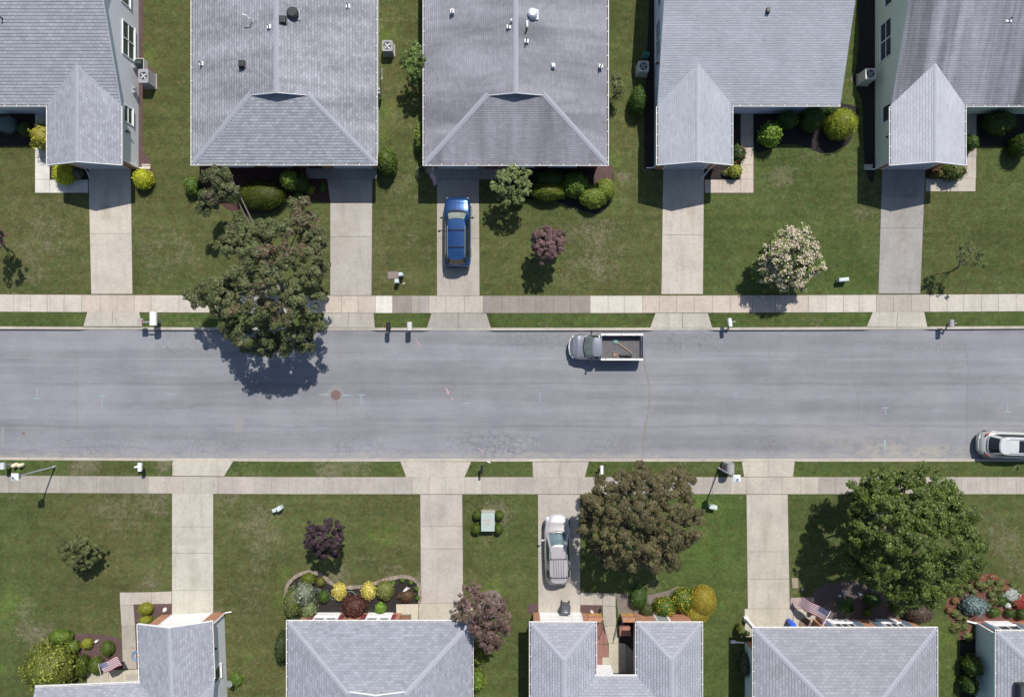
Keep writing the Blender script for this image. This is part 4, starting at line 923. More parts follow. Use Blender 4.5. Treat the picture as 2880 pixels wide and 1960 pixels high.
for a_ in ((1.28, yh-.12, 5.65, yw), (8.5, yh-.12, 12.85, yw), (1.28, yw, 1.52, yh-LH), (12.6, yw, 12.85, yh-LH), (5.42, yw, 5.65, yc), (8.5, yw, 8.75, yc), (5.65, yc-.12, 8.5, -23.4)):
    mb = MB(); wallpoly(mb, [(a_[0],a_[1],zz),(a_[2],a_[1],zz),(a_[2],a_[3],zz),(a_[0],a_[3],zz)]); mb.build('soffit', SOFF, rH)
PH = lambda x, v, z: Vector((x, yh - v, z)); xh = lambda px: (px-1440)/39*.967
facade(rH, PH, -1, .52, [('brick', 1.52, 1.97, 0, 2.6), ('door', 2.02, 4.9, .02, 2.2, DOORW), ('frame', 1.97, 4.97, .02, 2.34), ('win', xh(1848), xh(1884), .2, 2.1, 1, 1, GLASSL, .04), ('panel', xh(1846), xh(1888), 0, 2.6, WHITE)])
facade(rH, lambda x, v, z: Vector((x, -23.4, z)), -1, 0, [('door', 7.2, 8.65, .02, 2.15, GLASS, (1, 2), 'patio_door')])
OCH = plain('lichen_stained_brick', (.40, .26, .07), .9, .3, 3)
for (xa, xb) in ((5.45, 6.42), (7.80, 8.72)):
    mb = MB(); mb.box(xa, -19.30, -.05, xb, -19.07, .92, 0); mb.box(xa-.01, -19.33, .921, xb+.01, -19.04, 1.0, 0); mb.box(xa+.02, -19.068, 0, xb-.02, -19.05, .42, 1); mb.build('courtyard_wall', [BRICK, OCH], rH)
def gate(px, py, px2, py2, lab):
    a, b = W(px, py, .1), W(px2, py2, .1); t = thing('iron_gate', lab, 'gate', a, math.atan2(b.y-a.y, b.x-a.x), 'iron gates of the courtyard'); L = (b-a).length
    mb = MB()
    mb.tube([(0,0,.05),(0,0,1.35)], .025, 6); mb.tube([(L,0,.05),(L,0,1.15)], .022, 6); mb.tube([(0,0,.15),(L,0,.15)], .018, 6); mb.tube([(0,0,1.2),(L*.5,0,1.35),(L,0,1.1)], .018, 6); mb.build('gate_frame', DARK, t)
    mb = MB()
    for i in range(1, 6): mb.tube([(L*i/6,0,.15),(L*i/6,0,1.2)], .010, 5)
    mb.build('gate_bars', DARK, t)
gate(1690, 1728, 1697, 1765, 'open black iron gate beside the left brick courtyard wall')
gate(1745, 1730, 1735, 1777, 'open black iron gate beside the right brick courtyard wall')
mb = MB(); mb.box(5.9, -22.76, 1.9, 6.08, -22.6, 2.2); mb.build('porch_light', WHITE, rH)
mb = MB(); c0 = W(1757, 1772, .3); mb.box(c0.x-.35, c0.y-.28, 0, c0.x+.35, c0.y+.28, .45); mb.box(c0.x-.4, c0.y-.32, .45, c0.x+.4, c0.y+.32, .5); tag(mb.build('planter_box', plain('terracotta_paint', (.32, .15, .11), .8)), 'reddish square planter box in the shaded courtyard behind the iron gate', 'planter')
def wall_lamp(root, px, py, h, xw, sg):
    mb = MB(); y = W(px, py, h).y; mb.box(xw, y-.07, h-.1, xw+sg*.04, y+.07, h+.1, 0); mb.tube([(xw+sg*.04, y, h), (xw+sg*.14, y, h+.05)], .02, 6); mb.tube([(xw+sg*.14, y, h+.12),(xw+sg*.14, y, h-.12)], [.05,.09], 10); mb.build('wall_lamp', plain('bronze', (.12, .07, .03), .4), root)
wall_lamp(rA, 356, 370, 1.6, wA[1], 1); wall_lamp(rE, 2488, 385, 1.9, wE[0], -1); wall_lamp(rD, 1850, 178, 1.7, wD[0], -1); wall_lamp(rF, 616, 1825, 1.9, wF[1]+.05, 1)
for (px, py, r_) in ((380, 192, .13), (378, 250, .1), (386, 262, .14)):
    mb = MB(); p = W(px, py, .6); mb.cyl((wA[1], p.y, .7), (wA[1]+.2, p.y, .7), r_, r_, 12); mb.tube([(wA[1]+.1, p.y, .7), (wA[1]+.12, p.y, .6)], .06, 6); mb.build('utility_meter', GREYM, rA)
# ------------------------------------------------------------------ vegetation
def quads_mesh(name, centers, normals, sizes, cols, mat, parent, elong=1.35):
    n = len(centers); c = np.asarray(centers); nn = np.asarray(normals, float); nn /= np.linalg.norm(nn, axis=1)[:, None] + 1e-9
    rnd = np.random.normal(size=(n, 3)); u = np.cross(nn, rnd); u /= np.linalg.norm(u, axis=1)[:, None] + 1e-9; v = np.cross(nn, u)
    s = np.asarray(sizes)[:, None]
    V = np.empty((n, 4, 3)); V[:,0] = c - u*s*elong*.5; V[:,1] = c + v*s*.5 + nn*s*.12; V[:,2] = c + u*s*elong*.5; V[:,3] = c - v*s*.5 + nn*s*.12
    off = Vector((0,0,0))
    if parent is not None:
        q = parent
        while q.parent is not None: q = q.parent
        off = OFF.get(q.name, off)
    V = V.reshape(-1, 3) - np.array(off)
    me = bpy.data.meshes.new(name); me.vertices.add(4*n); me.vertices.foreach_set('co', V.ravel())
    me.loops.add(4*n); me.loops.foreach_set('vertex_index', np.arange(4*n)); me.polygons.add(n)
    me.polygons.foreach_set('loop_start', np.arange(0, 4*n, 4)); me.polygons.foreach_set('loop_total', np.full(n, 4))
    me.materials.append(mat); me.update(calc_edges=True)
    at = me.attributes.new('tint', 'FLOAT_COLOR', 'FACE'); cc = np.ones((n, 4)); cc[:, :3] = cols; at.data.foreach_set('color', cc.ravel())
    o = bpy.data.objects.new(name, me); COL.objects.link(o)
    if parent is not None: o.parent = parent
    return o
def leafcols(n, pal, spread=.22):
    pal = np.array(pal, float); w = pal[:, 3] if pal.shape[1] > 3 else np.ones(len(pal)); w = w/w.sum()
    idx = np.random.choice(len(pal), n, p=w)
    return pal[idx, :3] * np.random.uniform(1-spread, 1+spread, (n, 1))
def crown_pts(lobes, dens, leaf, flat=.75, sub=.32, upb=.5):
    """lobes: (centre, radius). Leaf clumps sit on the shells of the lobes, leaves in the clumps."""
    C, N, Sz, K = [], [], [], []
    for (c, r) in lobes:
        nsub = max(5, int(4.6 * (r / sub) ** 1.3)); kl = random.uniform(.85, 1.12)
        for k in range(nsub):
            d = np.random.normal(size=3); d /= np.linalg.norm(d)
            if d[2] < -.3: d[2] = -d[2]*.5
            rr = random.uniform(.5, 1.0) if random.random() < .8 else random.uniform(1.0, 1.18)
            q = np.array(c) + d * r * np.array([1, 1, flat]) * rr
            rs = sub * random.uniform(.5, 1.3) * (.75 if rr > 1 else 1)
            m_ = max(8, int(5.2 * dens * rs * rs / (leaf*leaf)))
            dd = np.random.normal(size=(m_, 3)); dd /= np.linalg.norm(dd, axis=1)[:, None]
            dd[:, 2] = np.where(dd[:, 2] < -.2, -dd[:, 2], dd[:, 2])
            rad = rs * np.random.uniform(.3, 1.0, (m_, 1)) ** .6
            C.append(q + dd * rad * np.array([1, 1, .7])); N.append(dd*.7 + d*.4 + np.array([0, 0, upb]) + np.random.normal(scale=.35, size=(m_, 3)))
            Sz.append(leaf * np.random.uniform(.6, 1.3, m_)); K.append(np.full(m_, random.uniform(.74, 1.2) * kl))
    return np.concatenate(C), np.concatenate(N), np.concatenate(Sz), np.concatenate(K)
def tree(name, label, cat, base, lobes, pal, dens=1.6, leaf=.13, sub=.32, trunk=.14, group='street trees and garden trees', mat=None, flat=.75, limbs=True, extra=None, multi=1, tuft=None, barkm=None, limbp=1.0, fill=0):
    """lobes in photo px: (px, py, r_px, h)"""
    b = W(*base, 0); root = thing(name, label, cat, b, group=group, world=True)
    L = []
    for (px, py, r, h) in lobes:
        c = W(px, py, h); L.append((tuple(c), r/S*(1-h/H)*.86))
    L0 = list(L)
    for i in range(fill):
        (c1, q1), (c2, q2) = random.sample(L0, 2)
        for _ in range(40):
            if (Vector(c1)-Vector(c2)).length < 2.6: break
            (c1, q1), (c2, q2) = random.sample(L0, 2)
        t_ = random.uniform(.3, .7); L.append((tuple(c1[k]*(1-t_)+c2[k]*t_ - (.7 if k == 2 else 0) for k in range(3)), .75))
    C, N, Z, K = crown_pts(L, dens, leaf, flat, sub)
    L = L0
    cols = leafcols(len(C), pal) * K[:, None]
    if tuft:
        # patches of another foliage colour inside the crown
        for (px, py, r, h, col) in tuft:
            c = np.array(W(px, py, h)); m_ = (np.linalg.norm((C - c)[:, :2], axis=1) < r/S) & (np.random.rand(len(C)) < .42)
            cols[m_] = np.array(col) * np.random.uniform(.7, 1.3, (m_.sum(), 1))
    crown = quads_mesh('crown', C, N, Z, cols, mat or LEAF, root)
    if extra:  # blossoms
        n, pal2, sz = extra
        idx = np.argsort(C[:, 2] + np.random.normal(scale=.6, size=len(C)))[-len(C)//2:]
        sel = np.random.choice(idx, n); ce = []; nn = []; 
        for i in sel:
            for k in range(7):
                ce.append(C[i] + np.array([0, 0, .1]) + np.random.normal(scale=.07, size=3)); nn.append(np.random.normal(size=3) + [0, 0, 1])
        quads_mesh('blossom', ce, nn, np.random.uniform(.6, 1.2, len(ce))*sz, leafcols(len(ce), pal2), LEAF, root, 1.1)
    mb = MB(); hmax = max(l[3] for l in lobes); cm = Vector((0,0,0))
    for c, r in L: cm += Vector(c)
    cm /= len(L); fork = b.lerp(cm, .42); fork.z = max(.5, hmax*.3)
    for mm in range(multi):
        o = Vector((random.uniform(-.2,.2), random.uniform(-.2,.2), 0)) if multi > 1 else Vector((0,0,0))
        mb.tube([b + o*.6, b.lerp(fork, .5) + o + Vector((.03, .02, 0)), fork + o], [trunk*1.25, trunk, trunk*.85], 9)
    if limbs:
        for c, r in L:
            if random.random() > limbp: continue
            c = Vector(c) - Vector((0,0,r*.35)); mid = fork.lerp(c, .5) + Vector((random.uniform(-.15,.15), random.uniform(-.15,.15), -.1*(c-fork).length + .1))
            mb.tube([fork - Vector((0,0,.1)), mid, c], [trunk*.5, trunk*.3, trunk*.12], 6)
    mb.build('trunk', barkm or BARK, root, uv=False)
    return root
OAK = [(.106,.122,.050,4),(.086,.108,.038,4),(.128,.142,.066,3),(.062,.085,.03,3),(.145,.118,.07,1),(.18,.135,.055,.5)]
T1 = [(615,515,48,4.0),(590,560,36,3.6),(642,487,26,4.6),(655,545,34,4.2),(600,492,24,4.2),(572,590,22,3.2),
 (676,610,24,4.2),(690,645,26,4.6),(640,690,44,4.8),(690,700,44,5.4),(700,655,34,5.2),(755,650,42,5.8),(805,645,36,5.8),(845,625,34,5.6),(838,590,24,5.4),(858,572,14,5.6),(822,572,12,5.2),
 (885,665,30,5.2),(905,700,24,4.6),(875,720,44,5.6),(905,755,28,4.8),(730,720,56,6.6),(800,725,56,6.8),(860,780,48,6),(700,780,50,6.2),(760,795,60,7.2),(830,830,54,6.2),
 (536,832,22,3.4),(572,815,32,4.0),(560,850,22,3.6),(615,800,36,4.6),(630,840,40,4.8),(655,770,36,5),(610,870,24,4),(660,880,42,5),(720,870,56,6.2),(790,890,56,6),(860,880,42,5),(895,840,24,4.6),
 (640,930,30,3.9),(690,945,42,4.4),(750,950,44,4.5),(815,940,44,4.5),(865,930,30,4.0),(700,975,24,3.7),(850,975,20,3.7),(800,975,26,3.9),(760,985,18,3.7),(900,905,20,3.9)]
tree('maple_tree', 'large sprawling olive green tree overhanging the sidewalk and road with bare pale branches', 'tree', (800, 806), [(a_, b_, c_*.98, d_) for a_, b_, c_, d_ in T1], OAK, 1.9, .10, .29, .2, limbp=.35, flat=.9, fill=22,
     tuft=[(820,690,36,6,(.15,.09,.07)),(770,720,26,6,(.14,.09,.065)),(860,600,34,5.5,(.14,.09,.07)),(740,830,30,6.5,(.15,.10,.07)),(800,880,26,6,(.14,.095,.06)),(675,870,20,5,(.15,.10,.06)),(590,560,20,4,(.15,.11,.08))])
MAPB = [(.112,.098,.047,4),(.09,.083,.038,4),(.135,.112,.056,3),(.078,.08,.03,3),(.115,.078,.052,1.5),(.155,.14,.055,1)]
T9 = [(1805,1328,26,3.6),(1790,1350,34,4.2),(1755,1352,34,4.2),(1702,1372,34,4.2),(1690,1348,18,3.4),(1745,1390,50,5.4),(1810,1385,52,5.6),(1858,1362,36,4.6),(1872,1345,18,3.8),(1925,1356,24,3.8),(1918,1385,30,4.4),(1880,1410,48,5.4),(1938,1395,24,4),(1935,1440,44,4.8),
 (1665,1408,30,4.2),(1655,1445,30,4),(1690,1430,46,5.2),(1750,1440,60,6.2),(1815,1450,64,6.6),(1875,1465,54,6),(1935,1485,38,4.6),(1962,1462,18,4),(1655,1490,34,4),(1700,1500,52,5.4),(1760,1515,58,6),(1825,1525,54,6),(1880,1530,42,5),(1925,1520,26,4.2),
 (1680,1545,28,4),(1725,1560,40,4.6),(1780,1575,36,4.4),(1840,1575,34,4.4),(1890,1565,24,4),(1745,1592,18,3.6),(1850,1592,16,3.6),(1700,1575,20,3.6)]
tree('maple_tree', 'big brownish olive tree beside the champagne wagon and across the lower sidewalk', 'tree', (1785, 1425), [(a_, b_, c_*.95, d_*1.05) for a_, b_, c_, d_ in T9] + [(1945,1345,12,3.8),(1958,1500,14,3.8),(1800,1305,10,3.4),(1640,1470,12,3.6),(1905,1590,10,3.4)], MAPB, 1.9, .085, .29, .2, limbp=.3, fill=10, flat=1.0,
     tuft=[(1700,1500,36,5,(.14,.125,.045)),(1745,1530,30,5,(.14,.125,.05)),(1690,1440,24,5,(.12,.11,.045))])
MAPG = [(.086,.122,.022,4),(.066,.10,.017,4),(.112,.148,.03,3),(.05,.082,.014,3),(.15,.185,.055,1.2)]
T10 = [(2480,1352,36,4.4),(2440,1372,28,4),(2515,1372,36,4.6),(2570,1345,32,4.4),(2590,1322,20,3.8),(2545,1380,44,5.2),(2620,1360,38,4.6),(2655,1375,30,4.2),(2678,1372,16,3.8),(2600,1400,54,6),(2660,1415,46,5.2),(2430,1420,42,4.8),(2412,1395,22,4.2),(2490,1430,58,6),(2550,1445,60,6.6),(2620,1460,60,6.8),(2690,1460,46,5.4),
 (2730,1450,26,4.6),(2402,1460,34,4.4),(2385,1500,26,4),(2440,1490,54,5.6),(2510,1515,62,6.8),(2580,1530,66,7.2),(2655,1525,62,6.6),(2718,1510,42,5.2),(2750,1530,28,4.4),(2410,1545,40,4.6),(2465,1565,56,5.8),(2530,1590,60,6.2),(2600,1600,60,6.2),(2665,1590,52,5.6),(2718,1570,40,4.8),(2752,1580,22,4.2),
 (2425,1605,32,4.2),(2470,1625,38,4.6),(2520,1650,40,4.6),(2580,1655,42,4.6),(2635,1648,40,4.6),(2685,1632,34,4.2),(2545,1685,24,3.8),(2610,1688,24,3.8),(2490,1665,20,3.8),(2735,1610,20,3.8),(2380,1565,18,3.8)]
tree('maple_tree', 'huge rich green tree over the lower sidewalk near the right edge', 'tree', (2440, 1440), T10, MAPG, 1.9, .10, .33, .24, limbp=.25, fill=20, flat=1.0, mat=LEAFG)
tree('plum_tree', 'brownish purple leaved tree leaning over the roof corner of the house with maroon shutters', 'tree', (1362, 1700),
     [(1322,1672,34,3.6),(1360,1680,42,4),(1300,1705,24,3.2),(1290,1730,16,3),(1325,1725,40,4),(1375,1730,48,4.6),(1410,1705,26,3.8),(1418,1750,30,4),(1360,1775,40,4.2),(1400,1790,32,3.8),(1372,1812,24,3.4),(1340,1765,26,3.8),(1425,1775,16,3.4),(1398,1818,14,3.2)],
     [(.14,.085,.075,4),(.11,.07,.06,4),(.17,.11,.10,3),(.12,.10,.05,1)], 1.5, .10, .22, .11, tuft=[(1300,1720,22,3,(.13,.12,.06))])
tree('plum_tree', 'dark purple black leaved small tree on the lawn above the dark mulch garden', 'tree', (906, 1505),
     [(880,1492,26,3.2),(915,1480,26,3.4),(945,1485,24,3.2),(955,1505,20,3),(900,1520,38,3.8),(938,1525,32,3.6),(870,1518,20,2.8),(905,1552,24,3),(940,1550,16,2.8),(865,1530,12,2.6),(925,1465,12,3)],
     [(.052,.032,.038,4),(.04,.027,.032,4),(.072,.045,.052,2)], 3.0, .085, .19, .08)
tree('plum_tree', 'reddish purple leaved small round tree alone on the lawn right of the blue car', 'tree', (1530, 712),
     [(1535,690,40,2.9),(1520,665,24,2.8),(1555,665,24,2.8),(1565,700,22,2.6),(1515,700,22,2.6),(1540,725,24,2.4),(1540,645,12,2.6),(1575,680,14,2.5)],
     [(.15,.092,.088,4),(.12,.072,.068,4),(.19,.12,.115,2)], 3.0, .075, .18, .07, fill=8, limbp=.3)
tree('crape_myrtle', 'round bush covered in cream pink blossom on the lawn beside the upper sidewalk', 'flowering tree', (2190, 770),
     [(2222,728,66,3.2),(2190,690,36,2.8),(2235,672,38,3),(2265,700,38,2.8),(2285,740,34,2.6),(2165,725,34,2.5),(2160,765,30,2.2),(2195,785,36,2.3),(2245,785,36,2.3),(2275,765,30,2.2),(2210,655,20,2.6),(2255,650,18,2.6),(2310,742,12,2),(2215,810,16,1.8),(2140,740,12,2)],
     [(.14,.20,.035,4),(.10,.16,.025,4),(.19,.25,.06,2)], 1.7, .10, .22, .06, extra=(1500, [(.64,.57,.40,3),(.66,.60,.48,3),(.58,.46,.36,2)], .095), multi=3, mat=LEAFG, fill=16, limbp=.4)
tree('dogwood_tree', 'light green bushy tree in front of the house behind the blue car', 'tree', (1425, 545),
     [(1437,520,40,2.9),(1410,500,26,2.7),(1440,485,26,2.9),(1470,500,24,2.7),(1475,530,24,2.6),(1405,530,24,2.5),(1425,555,26,2.3),(1460,558,22,2.3),(1393,520,12,2.4),(1488,490,8,2.6),(1448,462,8,2.6)],
     [(.17,.21,.075,4),(.13,.18,.05,4),(.22,.25,.12,2)], 1.5, .09, .18, .07, mat=LEAFG)
tree('shrub_tree', 'loose leafy green tree squeezed between the second and third upper houses', 'tree', (1160, 190),
     [(1165,140,24,2.6),(1150,165,28,2.6),(1175,170,24,2.8),(1160,195,30,2.6),(1140,185,16,2.2),(1180,205,22,2.4),(1165,222,22,2.0),(1180,150,12,2.6)],
     [(.11,.17,.04,4),(.08,.13,.03,4),(.15,.21,.06,2)], 1.4, .09, .19, .06)
tree('shrub_tree', 'thin yellowish green bush against the right wall of the third upper house', 'bush', (1738, 255),
     [(1738,225,18,1.6),(1728,245,20,1.8),(1745,250,18,1.5),(1735,268,16,1.3),(1726,215,10,1.7)], [(.15,.17,.06,4),(.11,.13,.05,4)], .9, .09, .19, .03)
tree('sapling', 'very thin sparse sapling on the upper right lawn casting a dark shadow', 'young tree', (2694, 752),
     [(2730,705,18,3.0),(2700,720,14,2.8),(2755,715,16,3.0),(2715,740,12,2.6),(2745,735,14,2.8),(2765,745,8,2.8),(2700,695,8,2.8),(2725,685,8,2.9)],
     [(.095,.125,.045,3),(.12,.13,.05,3)], .75, .085, .17, .045)
tree('hawthorn_tree', 'small open olive green tree alone on the lower left lawn', 'tree', (232, 1560),
     [(195,1540,20,2.2),(225,1535,20,2.3),(240,1550,16,2.3),(185,1565,14,2.0),(205,1580,20,2.1),(228,1570,14,2.2),(175,1545,9,2),(215,1598,9,1.8)],
     [(.105,.115,.045,3),(.08,.095,.033,3)], 3.2, .085, .17, .06, fill=7, limbp=.5)
tree('plum_tree', 'purple leaved tree mostly cut off by the left edge on the upper lawn', 'tree', (-2, 680),
     [(-12,645,24,2.8),(-20,670,40,3),(2,660,12,2.4),(-30,640,30,3)], [(.15,.09,.08,4),(.12,.075,.07,4)], 1.8, .085, .18, .07)
PU = [(.05,.025,.02)]

def shrub(name, label, cat, px, py, rx, ry, h, pal, leaf=.05, dens=1.0, rough=.05, group='garden shrubs', low=.1, spread=.2, round_=1.0):
    hm = h*.55; c = W(px, py, hm); b = Vector((c.x, c.y, 0)); k = (1-hm/H)/S
    ax, ay, az = rx*k, ry*k, h*.56
    root = thing(name, label, cat, b, group=group, world=True)
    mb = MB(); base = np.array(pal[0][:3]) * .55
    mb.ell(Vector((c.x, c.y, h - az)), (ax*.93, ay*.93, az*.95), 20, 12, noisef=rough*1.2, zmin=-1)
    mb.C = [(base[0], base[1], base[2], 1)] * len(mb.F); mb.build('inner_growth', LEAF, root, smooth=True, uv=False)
    area = 2*math.pi*((ax*ay)**1.6/2 + (ax*az)**1.6/2)**(1/1.6)*1.3
    n = int(min(6000, dens * area * 1.5 / (leaf*leaf)))
    d = np.random.normal(size=(n, 3)); d /= np.linalg.norm(d, axis=1)[:, None]
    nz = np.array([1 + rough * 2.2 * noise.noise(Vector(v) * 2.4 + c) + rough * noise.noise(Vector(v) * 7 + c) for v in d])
    jt = .02 if name in ('trimmed_hedge', 'gold_mound') else .07
    P = np.array([c.x, c.y, h-az]) + d * np.array([ax, ay, az]) * (nz * np.random.uniform(.94-jt, 1.02+jt, n))[:, None]
    P[:, 2] = np.maximum(P[:, 2], .02)
    N = d + np.random.normal(scale=.45, size=(n, 3))
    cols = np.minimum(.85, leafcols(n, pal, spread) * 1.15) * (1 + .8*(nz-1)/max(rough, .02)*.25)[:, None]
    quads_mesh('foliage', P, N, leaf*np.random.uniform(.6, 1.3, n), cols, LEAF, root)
    return root
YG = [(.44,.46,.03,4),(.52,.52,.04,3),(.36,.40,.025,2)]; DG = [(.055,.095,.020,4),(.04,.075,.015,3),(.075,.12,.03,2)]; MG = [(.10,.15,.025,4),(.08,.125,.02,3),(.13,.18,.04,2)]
OLV = [(.16,.17,.035,4),(.12,.14,.03,3),(.20,.20,.05,2)]; YEL = [(.62,.53,.12,4),(.68,.59,.18,3),(.50,.43,.07,2)]; LIM = [(.17,.28,.04,4),(.22,.33,.06,3)]
BUR = [(.11,.045,.035,4),(.085,.035,.028,3),(.14,.065,.045,2)]; SIL = [(.22,.25,.17,4),(.16,.19,.11,3),(.28,.30,.22,2)]; BLU = [(.17,.24,.23,4),(.12,.18,.17,3),(.22,.30,.29,2)]
GOLD = [(.34,.27,.035,4),(.29,.245,.035,3),(.38,.30,.05,2)]; BRN = [(.12,.09,.065,4),(.10,.08,.05,3)]
# house A
shrub('round_shrub', 'bright yellow-green ball shrub at the top right corner of the first upper driveway', 'shrub', 401, 503, 27, 28, 1.15, YG, .055, rough=.03)
shrub('round_shrub', 'yellow-green ball shrub half in shade beside the white L-shaped walk', 'shrub', 177, 490, 29, 29, 1.2, YG, .05, rough=.04)
shrub('round_shrub', 'small grey-green ball shrub in the shade under the first garage eave', 'shrub', 214, 487, 17, 17, .7, [(.14,.16,.10,1)], .045)
shrub('gold_conifer', 'spiky golden shrub peeking from the left eave of the first upper house', 'shrub', 122, 384, 33, 38, 1.8, [(.40,.36,.05,4),(.30,.30,.03,3),(.16,.20,.03,2)], .09, .8, .16)
shrub('round_shrub', 'blue-grey shrub in deep shade at the top left edge', 'shrub', 18, 350, 24, 24, 1.0, BLU, .05)
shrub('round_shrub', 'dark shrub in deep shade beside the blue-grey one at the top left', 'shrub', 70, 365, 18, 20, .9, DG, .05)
# house B
shrub('trimmed_hedge', 'big dark green trimmed rounded hedge in front of the second upper house', 'hedge', 732, 549, 72, 40, 1.5, [(.075,.095,.012,4),(.06,.08,.01,3)], .05, .9, .03)
shrub('round_shrub', 'light green cone topped shrub standing out of the shade by the second upper house', 'shrub', 816, 506, 25, 27, 2.0, [(.17,.25,.04,4),(.14,.21,.035,3)], .05, 1, .05)
shrub('round_shrub', 'dark green shrub in shade directly right of the light green cone shrub', 'shrub', 848, 512, 18, 28, 1.4, DG, .05)
shrub('round_shrub', 'low dark ball under the light green cone shrub', 'shrub', 838, 547, 12, 10, .5, MG, .045)
shrub('round_shrub', 'small yellow-green ball in shade on the reddish mulch left of the second driveway', 'shrub', 871, 533, 13, 13, .4, [(.22,.24,.03,1)], .045)
shrub('round_shrub', 'crescent shaped low green plant in shade by the second upper porch', 'shrub', 907, 526, 11, 16, .3, MG, .045)
shrub('leafy_bush', 'bright mid green bush at the left end of the second upper house front', 'bush', 540, 522, 22, 26, 1.1, [(.11,.18,.03,4),(.085,.14,.022,3)], .08, .8, .14)
shrub('leafy_bush', 'mid green bush under the left limb of the sprawling tree', 'bush', 575, 545, 22, 18, 1.0, [(.11,.18,.03,4),(.085,.14,.022,3)], .08, .8, .14)
shrub('leafy_bush', 'large round green bush at the right corner of the second upper house', 'bush', 1088, 452, 28, 38, 2.0, MG, .07, .9, .07)
shrub('leafy_bush', 'tall narrow yellowish flowering bush against the left wall of the third upper house', 'bush', 1178, 385, 12, 40, 1.4, [(.15,.21,.04,4),(.10,.15,.03,3),(.45,.42,.06,.6)], .08, .8, .15)
# house C
shrub('trimmed_hedge', 'long trimmed olive hedge with scalloped front below the third upper house window', 'hedge', 1545, 538, 54, 26, 1.3, [(.13,.155,.02,4),(.10,.13,.018,3)], .05, 1, .05)
shrub('round_shrub', 'dark shaded rounded hedge behind the scalloped olive hedge', 'hedge', 1550, 505, 46, 26, 1.25, DG, .05, 1, .04)
shrub('leafy_bush', 'bright mid green bush half shaded between the two trimmed hedges', 'bush', 1618, 520, 38, 34, 1.6, [(.12,.19,.028,4),(.09,.15,.022,3)], .08, 1, .07)
shrub('trimmed_hedge', 'heart shaped yellow-green trimmed shrub left lobe near the corner of the third upper house', 'hedge', 1668, 553, 40, 33, 1.35, [(.18,.23,.035,4),(.14,.19,.03,3),(.22,.27,.05,2)], .055, 1, .05)
shrub('trimmed_hedge', 'heart shaped yellow-green trimmed shrub right lobe beside the dark mulch corner', 'hedge', 1702, 533, 30, 32, 1.25, [(.19,.24,.035,4),(.15,.20,.03,3),(.22,.27,.05,2)], .055, 1, .05)
shrub('round_shrub', 'low green mound under the light green tree of the third upper house', 'shrub', 1452, 562, 22, 16, .9, MG, .06)
# house D
shrub('leafy_bush', 'bright lime green leafy bush near the walk of the fourth upper house', 'bush', 2168, 377, 30, 34, 1.7, [(.16,.26,.03,4),(.12,.21,.025,3),(.24,.33,.07,1.5)], .085, 1, .12)
shrub('round_shrub', 'large yellow-green ball shrub at the right end of the fourth upper house', 'shrub', 2368, 347, 41, 42, 2.0, [(.25,.29,.03,4),(.21,.26,.025,3),(.29,.32,.04,2)], .05, 1, .03)
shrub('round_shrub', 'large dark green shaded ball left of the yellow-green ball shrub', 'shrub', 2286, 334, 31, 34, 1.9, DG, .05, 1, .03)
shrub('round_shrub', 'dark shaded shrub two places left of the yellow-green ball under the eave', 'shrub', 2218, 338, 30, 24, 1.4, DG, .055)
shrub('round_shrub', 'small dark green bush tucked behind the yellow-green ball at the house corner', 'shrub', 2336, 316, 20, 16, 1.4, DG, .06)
shrub('rose_bush', 'red flowering bush by the walk of the fourth upper house', 'flowering bush', 2078, 432, 20, 26, 1.1, [(.06,.10,.03,4),(.08,.12,.04,3),(.42,.035,.06,.8),(.52,.05,.22,.25)], .075, .8, .16)
shrub('leafy_bush', 'small yellow variegated bush at the corner of the fourth upper house planter', 'bush', 2068, 481, 20, 19, .9, [(.34,.36,.06,4),(.22,.27,.05,3)], .08, .8, .15)
shrub('leafy_bush', 'small mixed green plant left of the yellow variegated bush', 'plant', 2040, 487, 9, 9, .4, [(.18,.22,.06,4),(.35,.10,.06,1)], .07, .8, .15)
shrub('trimmed_hedge', 'dark green tree-like shrub beside the air conditioner left of the fourth upper house', 'hedge', 1796, 280, 24, 40, 1.7, [(.07,.12,.02,4),(.05,.09,.015,3)], .06, 1, .06)
# house E
shrub('round_shrub', 'green ball shrub beside the narrow walk of the last upper house', 'shrub', 2730, 402, 19, 24, 1.2, [(.08,.13,.03,4),(.06,.11,.025,3)], .055)
shrub('leafy_bush', 'half shaded red-green bush on the walk corner of the last upper house', 'bush', 2685, 481, 33, 28, 1.3, [(.10,.14,.03,4),(.14,.18,.05,3),(.30,.11,.05,.8)], .08, .9, .13)
shrub('leafy_bush', 'small dark bush between garage and red-green bush at the last upper house', 'bush', 2637, 490, 15, 12, .8, [(.12,.11,.03,4)], .06, .9, .13)
shrub('round_shrub', 'dark green round shrub cut by the right edge in front of the last upper house', 'shrub', 2878, 408, 30, 32, 1.8, [(.06,.10,.015,4)], .055, 1, .03)
shrub('leafy_bush', 'large shaded shrub under the eave of the last upper house', 'bush', 2815, 345, 44, 34, 1.6, DG, .07, .8, .1)
